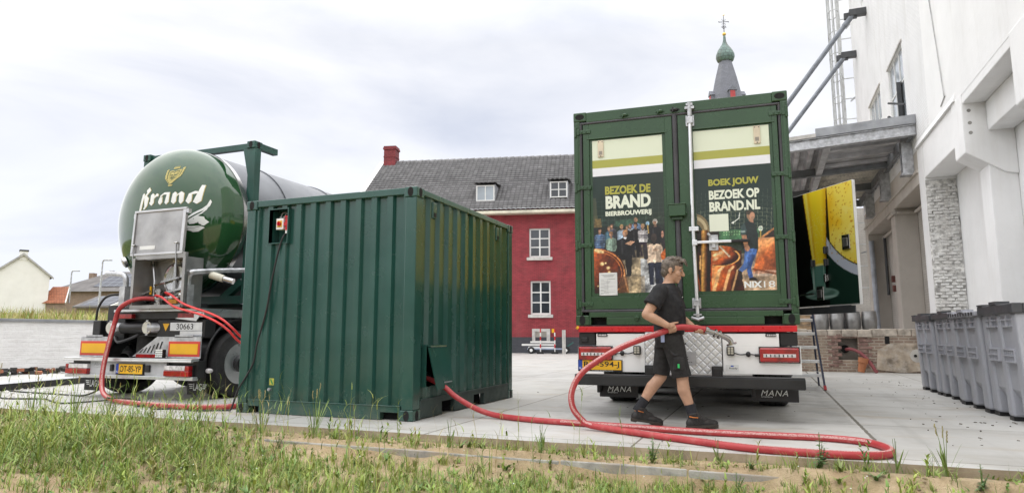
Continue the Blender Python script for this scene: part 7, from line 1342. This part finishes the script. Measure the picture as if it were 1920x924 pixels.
# steel channel and rubble row lying before the white wall
stl = empty('steel_channel', (-8.35, 1.6, 0), 0, 'long flat steel channel with black side lying on the ground left of the tanker', 'steel profile')
mb = MB(); a, b = Vector((.55,-2.4,.0)), Vector((-.75,2.3,.0)); dd = (b-a).normalized(); sd_ = Vector((dd.y,-dd.x,0)); mb.bar(a-sd_*.33+Vector((0,0,.055)), b-sd_*.33+Vector((0,0,.055)), .66, .11); mb.build('channel_body', M['blacksteel'], stl, bevel=.006); mb = MB(); mb.bar(a-sd_*.33+Vector((0,0,.115)), b-sd_*.33+Vector((0,0,.115)), .67, .008); mb.build('channel_top', M['galv'], stl)
rr_ = random.Random(21); mb = MB()
for i in range(420):
    y = rr_.uniform(-3, 11); x_ = -13.1 + rr_.uniform(-.5,.5) + .05*y; l_ = rr_.uniform(.03,.085); z_ = rr_.uniform(-.02,.13); mb.M = Matrix.Translation((x_,y,z_)) @ Matrix.Rotation(rr_.uniform(0,6),4,'Z') @ Matrix.Rotation(rr_.uniform(-.5,.5),4,'X'); mb.box(-l_,l_,-l_*.6,l_*.6,-.035,.035, 1 if rr_.random() < .3 else 0)
mb.M = None; tag(mb.build('rubble', [mat('rubble_dark', (.03,.028,.026), .9, var=.3), mat('rubble_brick', (.28,.11,.06), .9, var=.3)]), kind='stuff')

# ============================================================= GRASS, WEEDS, DEBRIS
M['blade'] = attr_mat('grass_blade', .55); b_ = M['blade'].node_tree.nodes['Principled BSDF']; b_.inputs['Subsurface Weight'].default_value = 0.0
def blades(name, X, Y, Z, H, Wd, lean, az, col, segs=3):
    n_ = len(X); V_ = []; t = np.linspace(0, 1, segs+1); dx, dy = np.cos(az), np.sin(az); px, py = -dy, dx
    for k, q in enumerate(t):
        o = lean*q**1.8; x, y, z = X+dx*o*H, Y+dy*o*H, Z+H*(q-.32*lean*q**2.2); w = Wd*(1-q**1.6)*.5+.0004
        V_.append(np.stack([x-px*w, y-py*w, z], -1)); V_.append(np.stack([x+px*w, y+py*w, z], -1))
    V_ = np.stack(V_, 1); m = V_.shape[1]; base = (np.arange(n_)*m)[:,None,None]; quad = np.array([[2*k,2*k+1,2*k+3,2*k+2] for k in range(segs)])[None]
    f = (base+quad).reshape(-1,4); c = np.repeat(col[:,None,:], m, 1); c = c*(np.linspace(.75,1.2,m)[None,:,None]**1.0*0+1); return V_.reshape(-1,3), f, c.reshape(-1,3)
def greens(n_, dry=.12):
    g = np.array([[.21,.30,.045],[.29,.38,.075],[.15,.25,.055],[.36,.41,.10]])[rng.integers(0,4,n_)]*rng.uniform(.75,1.2,(n_,1)); d = rng.random(n_) < dry; g[d] = np.array([.36,.31,.13])*rng.uniform(.7,1.2,(d.sum(),1)); return g
parts = []
def tufts(cx, cy, hh, nb, spread, dry=.1, wid=.006):
    N_ = np.repeat(np.arange(len(cx)), nb); n_ = len(N_); az = rng.uniform(0,2*PI,n_); rad = np.abs(rng.normal(0,1,n_))*spread[N_]*.5; a2 = rng.uniform(0,2*PI,n_); X, Y = cx[N_]+rad*np.cos(a2), cy[N_]+rad*np.sin(a2)
    H = hh[N_]*rng.uniform(.35,1.1,n_); parts.append(blades('', X, Y, ground_z(X,Y)-.01, H, rng.uniform(.6,1.5,n_)*wid, rng.uniform(.1,1.15,n_)**1.2, az, greens(n_, dry)*np.repeat(rng.uniform(.7,1.2,(len(cx),1))*np.array([1,1,1])+rng.uniform(-.12,.12,(len(cx),1))*np.array([1,.1,.2]), nb, 0)))
def scatter(n_, x0, x1, y0, y1, dens):
    x, y = rng.uniform(x0,x1,n_), rng.uniform(y0,y1,n_); k = rng.random(n_) < dens(x,y); return x[k], y[k]
patch = lambda x, y: np.clip(.5+.9*vnoise(x+3, y-1, 1.7, 3), 0, 1)
left = lambda x: sstep(.6, -1.6, x)
# meadow grass: dense and tall on the left, thinning into tufts on the sand to the right
side_ = lambda x: .10+.90*sstep(2.2, -3.0, x)
x, y = scatter(10500, -10, 6.3, -4.3, -1.22, lambda x,y: side_(x)*np.clip(.30+1.0*vnoise(x+3,y-1,1.9,4)+.40*sstep(-1,-4,x),.05,1)); tufts(x, y, rng.uniform(.05,.20,len(x))*(.7+.7*patch(x,y)), 10, np.full(len(x),.10), .10, .0048)
x, y = scatter(900, -10, 2.0, -3.2, -1.2, lambda x,y: side_(x)**1.3*np.clip(.35+.9*vnoise(x+3,y-1,1.9,4),0,1)); tufts(x, y, rng.uniform(.20,.44,len(x)), 6, np.full(len(x),.05), .14, .0055)
x, y = scatter(500, -10, -2.2, -1.5, -.76, lambda x,y: .5*np.ones_like(x)); tufts(x, y, rng.uniform(.10,.36,len(x)), 8, np.full(len(x),.06), .14, .0048)
x, y = scatter(2200, -1.5, 6.3, -3.4, -1.24, lambda x,y: np.clip(.30+.9*vnoise(x+3,y-1,1.6,3),.14,1)); tufts(x, y, rng.uniform(.05,.19,len(x)), 15, np.full(len(x),.06), .06, .0052)
x, y = scatter(700, -2.5, 6.3, -1.14, -.76, lambda x,y: np.clip(.28+.8*vnoise(x*1.3-5,y,1.8,3),.06,1)); tufts(x, y, rng.uniform(.05,.17,len(x)), 9, np.full(len(x),.05), .1, .0045)
x, y = scatter(130, -9, 3.5, -2.4, -.9, lambda x,y: .35+.5*side_(x)); tufts(x, y, rng.uniform(.30,.62,len(x)), 2, np.full(len(x),.02), .35, .0032)
x, y = scatter(1050, -.6, 6.3, -2.4, -1.17, lambda x,y: .55+.4*sstep(2.5,4,x)); tufts(x, y, rng.uniform(.05,.17,len(x)), 13, np.full(len(x),.06), .06, .0052)
# airy leafy stalks
def stalks(x, y, h, leaves, lw, ll, az0, arch=(.7,1.5), dry=.06):
    n_ = len(x); z = ground_z(x, y)-.01; ln = rng.uniform(.05,.28,n_); base = greens(n_, dry); parts.append(blades('', x, y, z, h, np.full(n_,.0036), ln, az0, base*np.array([1.05,1.0,1.0]), 3))
    for k in range(leaves):
        q = (k+.6)/leaves*rng.uniform(.85,1.1,n_); az = az0+k*2.4+rng.uniform(-.6,.6,n_); o = ln*q**1.8*h
        parts.append(blades('', x+np.cos(az0)*o, y+np.sin(az0)*o, z+h*(q-.32*ln*q**2.2), ll*h*(1-.45*q)*rng.uniform(.7,1.2,n_), lw*rng.uniform(.7,1.2,n_), rng.uniform(*arch,n_), az, base*rng.uniform(.85,1.15,(n_,1)), 3))
x, y = scatter(1100, -9.5, 1.6, -2.9, -.85, lambda x,y: side_(x)*np.clip(.35+.8*vnoise(x+3,y-1,1.9,3),.05,1)); stalks(x, y, rng.uniform(.22,.50,len(x)), 6, .0085, .50, rng.uniform(0,2*PI,len(x)))
x, y = scatter(260, -9.5, 3.0, -1.7, -.80, lambda x,y: .2+.8*side_(x)); stalks(x, y, rng.uniform(.34,.66,len(x)), 5, .0060, .34, rng.uniform(0,2*PI,len(x)), (.3,1.0), .2)
x, y = scatter(760, -3, 6.3, -2.9, -.80, lambda x,y: np.clip(.30+.7*vnoise(x*1.2-3,y+2,1.7,3),.06,1)); stalks(x, y, rng.uniform(.08,.22,len(x)), 8, .018, .45, rng.uniform(0,2*PI,len(x)), (.5,1.1), .03)
# flat broad leaved rosettes
x, y = scatter(420, -8, 6.3, -3.2, -.82, lambda x,y: .3+.5*patch(x-4,y+2)); N_ = np.repeat(np.arange(len(x)), 9); n_ = len(N_); gcol = greens(len(x), .02)*np.array([.85,.9,1.15]); parts.append(blades('', x[N_], y[N_], ground_z(x[N_],y[N_])+.004, rng.uniform(.04,.11,n_), rng.uniform(.014,.026,n_), rng.uniform(.9,1.5,n_), rng.uniform(0,2*PI,n_), gcol[N_]*rng.uniform(.85,1.15,(n_,1))))
# low creeping leaves
x, y = scatter(15000, -7, 6.3, -4.0, -.80, lambda x,y: (np.clip(.25+1.0*vnoise(x-2,y+4,1.5,3),0,1))); n_ = len(x); parts.append(blades('', x+rng.normal(0,.03,n_), y+rng.normal(0,.03,n_), ground_z(x,y)+rng.uniform(.0,.03,n_), rng.uniform(.025,.06,n_), rng.uniform(.012,.026,n_), rng.uniform(.9,1.6,n_), rng.uniform(0,2*PI,n_), greens(n_, .03)*np.array([.8,.9,.9])))
def join(pp): 
    off = 0; V_, F_, C_ = [], [], []
    for v, f, c in pp: V_.append(v); F_.append(f+off); C_.append(c); off += len(v)
    return np.concatenate(V_), np.concatenate(F_), np.concatenate(C_)
v, f, c = join(parts); tag(fmesh('grass', v, f, M['blade'], c), kind='stuff')
# meadow along the top of the bank
x, y = scatter(15000, -34, WX-.45, -4, 36, lambda x,y: np.clip(1.2+(x-WX)/22,0.15,1)); n_ = len(x); dist = -x+WX; zz = 1.30+.9*sstep(1,26,dist); c = greens(n_, .55)*np.array([1.15,1.1,1.0])
v, f, c = blades('', x, y, zz-.02, rng.uniform(.2,.62,n_), rng.uniform(.012,.03,n_), rng.uniform(.1,.8,n_), rng.uniform(0,2*PI,n_), c, 2); tag(fmesh('bank_meadow', v, f, M['blade'], c), kind='stuff')
# white flower heads and seed heads in the meadow
mb = MB()
for i in range(60):
    x_, y_ = random.uniform(-6, 5.5), random.uniform(-2.6,-1.2); z_ = float(ground_z(x_,y_))+random.uniform(.06,.22); mb.ell((x_,y_,z_), .005,.005,.004,6,4)
tag(mb.build('small_flowers', M['letterwhite']), kind='stuff')
mb = MB()
for i in range(2600):
    x_, y_ = random.uniform(-5, 6.3), random.uniform(-3.0,-.78); z_ = float(ground_z(x_,y_)); r_ = random.uniform(.003,.013)*(1.6 if random.random() < .06 else 1); mb.ell((x_,y_,z_+r_*.2), r_,r_*random.uniform(.6,1),r_*.7,6,4)
tag(mb.build('pebbles', mat('pebble', (.36,.28,.185), .95, var=.35, sc=9)), kind='stuff')
mb = MB()
for i in range(120):
    x_ = random.uniform(4.0,6.1) if i % 3 else random.uniform(0,6); y_ = random.uniform(.0,9.5) if i % 3 else random.uniform(-.5,8); 
    if i % 3: x_ = 6.0-abs(random.gauss(0,.55))
    l_ = random.uniform(.004,.014); mb.M = Matrix.Translation((x_,y_,.004+l_*.2)) @ Matrix.Rotation(random.uniform(0,6),4,'Z'); mb.box(-l_,l_,-l_*.5,l_*.5,-l_*.2,l_*.25)
mb.M = None; tag(mb.build('leaf_litter', mat('litter', (.09,.07,.045), .9, var=.3, sc=20)), kind='stuff')
mb = MB()
for i in range(900):
    x_, y_ = random.uniform(-12,-6.2), random.uniform(.2,3.0); 
    if abs((y_-.7)-(-(x_+7)*.35)) > .5: continue
    r_ = random.uniform(.012,.03); mb.ell((x_,y_,r_*.3), r_,r_*.8,r_*.6,5,3)
tag(mb.build('white_gravel', mat('gravel', (.62,.60,.56), .9, var=.15, sc=10)), kind='stuff')
# single weeds and seeding grasses
def leaf(mb, a, d, l, w, mi=0, droop=.3):
    a, d = Vector(a), Vector(d).normalized(); s_ = d.cross(Vector((0,0,1))); s_ = s_.normalized() if s_.length > 1e-3 else Vector((1,0,0)); P = []
    for q, ww in ((0,.15),(.3,.8),(.6,1.0),(.85,.55),(1,.03)): c_ = a+d*l*q-Vector((0,0,droop*l*q*q)); P += [c_-s_*w*ww/2, c_+s_*w*ww/2]
    mb.add(P, [(2*i,2*i+1,2*i+3,2*i+2) for i in range(4)], mi)
M['weed'] = mat('weed_leaf', (.12,.21,.08), .55, var=.2, sc=12); M['thistle'] = mat('thistle_leaf', (.16,.25,.16), .6, var=.2, sc=12); M['stem'] = mat('weed_stem', (.14,.21,.06), .6); M['seed'] = mat('seed_head', (.30,.26,.12), .8, var=.2, sc=20); M['blade1'] = mat('grass_leaf', (.19,.28,.06), .55, var=.2, sc=9)
def weed(x, y, h, label, thist=False, n_=16, seed=1):
    rr = random.Random(seed); o = empty('leafy_weed', (x,y,float(ground_z(x,y))-.005), rr.uniform(0,6), label, 'weed', 'leafy weeds in the sand')
    sm, lf = MB(), MB(); tops = [((0,0),h)] + [((rr.uniform(-.06,.06),rr.uniform(-.06,.06)),h*rr.uniform(.5,.85)) for _ in range(3)]
    for (bx,by), hh in tops:
        sm.tube([(0,0,0),(bx*.4,by*.4,hh*.5),(bx,by,hh)],[.0045,.0035,.002],6)
        for i in range(n_):
            q = (i+1)/n_; z = hh*(.12+.86*q); an = i*2.4+rr.uniform(-.3,.3); ll = h*(.30 if not thist else .36)*(1-.55*q)*rr.uniform(.7,1.1); leaf(lf, (bx*q,by*q,z), (math.cos(an),math.sin(an),rr.uniform(.15,.7)), ll, ll*(.42 if not thist else .30))
    sm.build('stem', M['stem'], o, True); lf.build('leaves', M['thistle'] if thist else M['weed'], o)
def seeding(x, y, h, label, k=4, seed=1, heads=True):
    rr = random.Random(seed); o = empty('grass_clump', (x,y,float(ground_z(x,y))-.005), 0, label, 'grass clump', 'tall grass clumps'); b, sd_ = MB(), MB()
    for i in range(k*3):
        an = rr.uniform(0,6.28); leaf(b, (rr.uniform(-.02,.02),rr.uniform(-.02,.02),0), (math.cos(an)*.35,math.sin(an)*.35,1), h*rr.uniform(.55,.95), .011, 0, .18)
    b.build('blades', M['blade1'], o)
    for i in range(k):
        an = rr.uniform(0,6.28); l_ = rr.uniform(.04,.16)*h; t_ = (math.cos(an)*l_, math.sin(an)*l_, h*rr.uniform(.85,1.05)); b2 = MB(); b2.tube([(0,0,0),(t_[0]*.3,t_[1]*.3,t_[2]*.5),t_],[.0028,.0022,.0015],5); b2.build('stalk', M['stem'], o)
        if heads: 
            sd_ = MB()
            for q in range(7): sd_.ell((t_[0]*(1-.02*q)+rr.uniform(-.004,.004),t_[1]*(1-.02*q),t_[2]-.011*q), .0045,.0045,.010,5,4)
            sd_.build('seed_head', M['seed'], o)
weed(3.92,-.95,.27,'tall leafy weed standing in front of the bend of the red hose',seed=3); weed(4.85,-1.15,.18,'low bushy weed beside the dark slab joint at the right',n_=12,seed=5); weed(2.72,-1.0,.21,'upright leafy weed left of the kerb end under the red hose',seed=8); weed(3.35,-1.25,.16,'short grey green weed just past the right end of the kerb',n_=12,seed=9); weed(-1.5,-1.6,.26,'grey thistle standing in the grass in front of the green container',True,12,4); weed(-.75,-1.2,.15,'small weed in the grass below the container corner',n_=10,seed=15); weed(5.25,-1.3,.17,'weed at the very right edge of the sand',n_=12,seed=19); weed(1.4,-1.5,.12,'small flat weed on the sand below the middle of the hose',n_=10,seed=25)
for k, (x_, y_, h_, l_) in enumerate(((4.72,-.86,.36,'tall grass clump on the slab edge beside the dark joint'),(5.50,-.80,.50,'tallest grass clump at the right edge before the grey bins'),(4.42,-.82,.28,'thin grass clump at the end of the dark slab joint'),(3.2,-.84,.22,'thin grass clump before the two strands of red hose'),(1.75,-.86,.26,'grass clump before the crossing of the red hose'),(.9,-.9,.24,'grass clump before the straight part of the red hose'),(-.55,-.95,.52,'tall seeding grass before the corner of the green container'),(-1.15,-1.0,.46,'seeding grass before the right fork pocket of the green container'),(-1.9,-1.05,.40,'seeding grass before the left half of the green container'),(-3.3,-1.0,.62,'tall seeding grass before the big trailer wheel'),(-3.85,-1.0,.60,'tall seeding grass before the right tail light of the tanker'),(-4.55,-1.0,.58,'tall seeding grass before the tanker bumper'),(-5.3,-1.0,.62,'tall seeding grass before the left mud flap of the tanker'),(-6.1,-1.0,.50,'seeding grass at the left before the steel channel'))):
    seeding(x_, y_, h_, l_, 3 if h_ < .4 else 4, k+30, h_ > .3)
# wooded rise behind the photographer, seen only mirrored in the tank and paintwork
tv, tf, tcx = [], [], []; 
n_ = 9000; cl = rng.integers(0, 34, n_); cxs = rng.uniform(-70, 90, 34); cys = rng.uniform(-75,-50,34); chs = rng.uniform(6,15,34)
ph, cz_ = rng.uniform(0,2*PI,n_), rng.uniform(-1,1,n_); rad = rng.uniform(.6,1,n_); X = cxs[cl]+rad*np.cos(ph)*np.sqrt(1-cz_**2)*chs[cl]*.55; Y = cys[cl]+rad*np.sin(ph)*np.sqrt(1-cz_**2)*chs[cl]*.5; Z_ = chs[cl]*.55+rad*cz_*chs[cl]*.5
v, f, c = blades('', X, Y, Z_, rng.uniform(.8,1.8,n_), rng.uniform(.6,1.4,n_), rng.uniform(.2,1.2,n_), rng.uniform(0,2*PI,n_), np.array([.055,.085,.03])*rng.uniform(.6,1.4,(n_,1)), 2); tag(fmesh('treeline', v, f, M['blade'], c), kind='stuff')
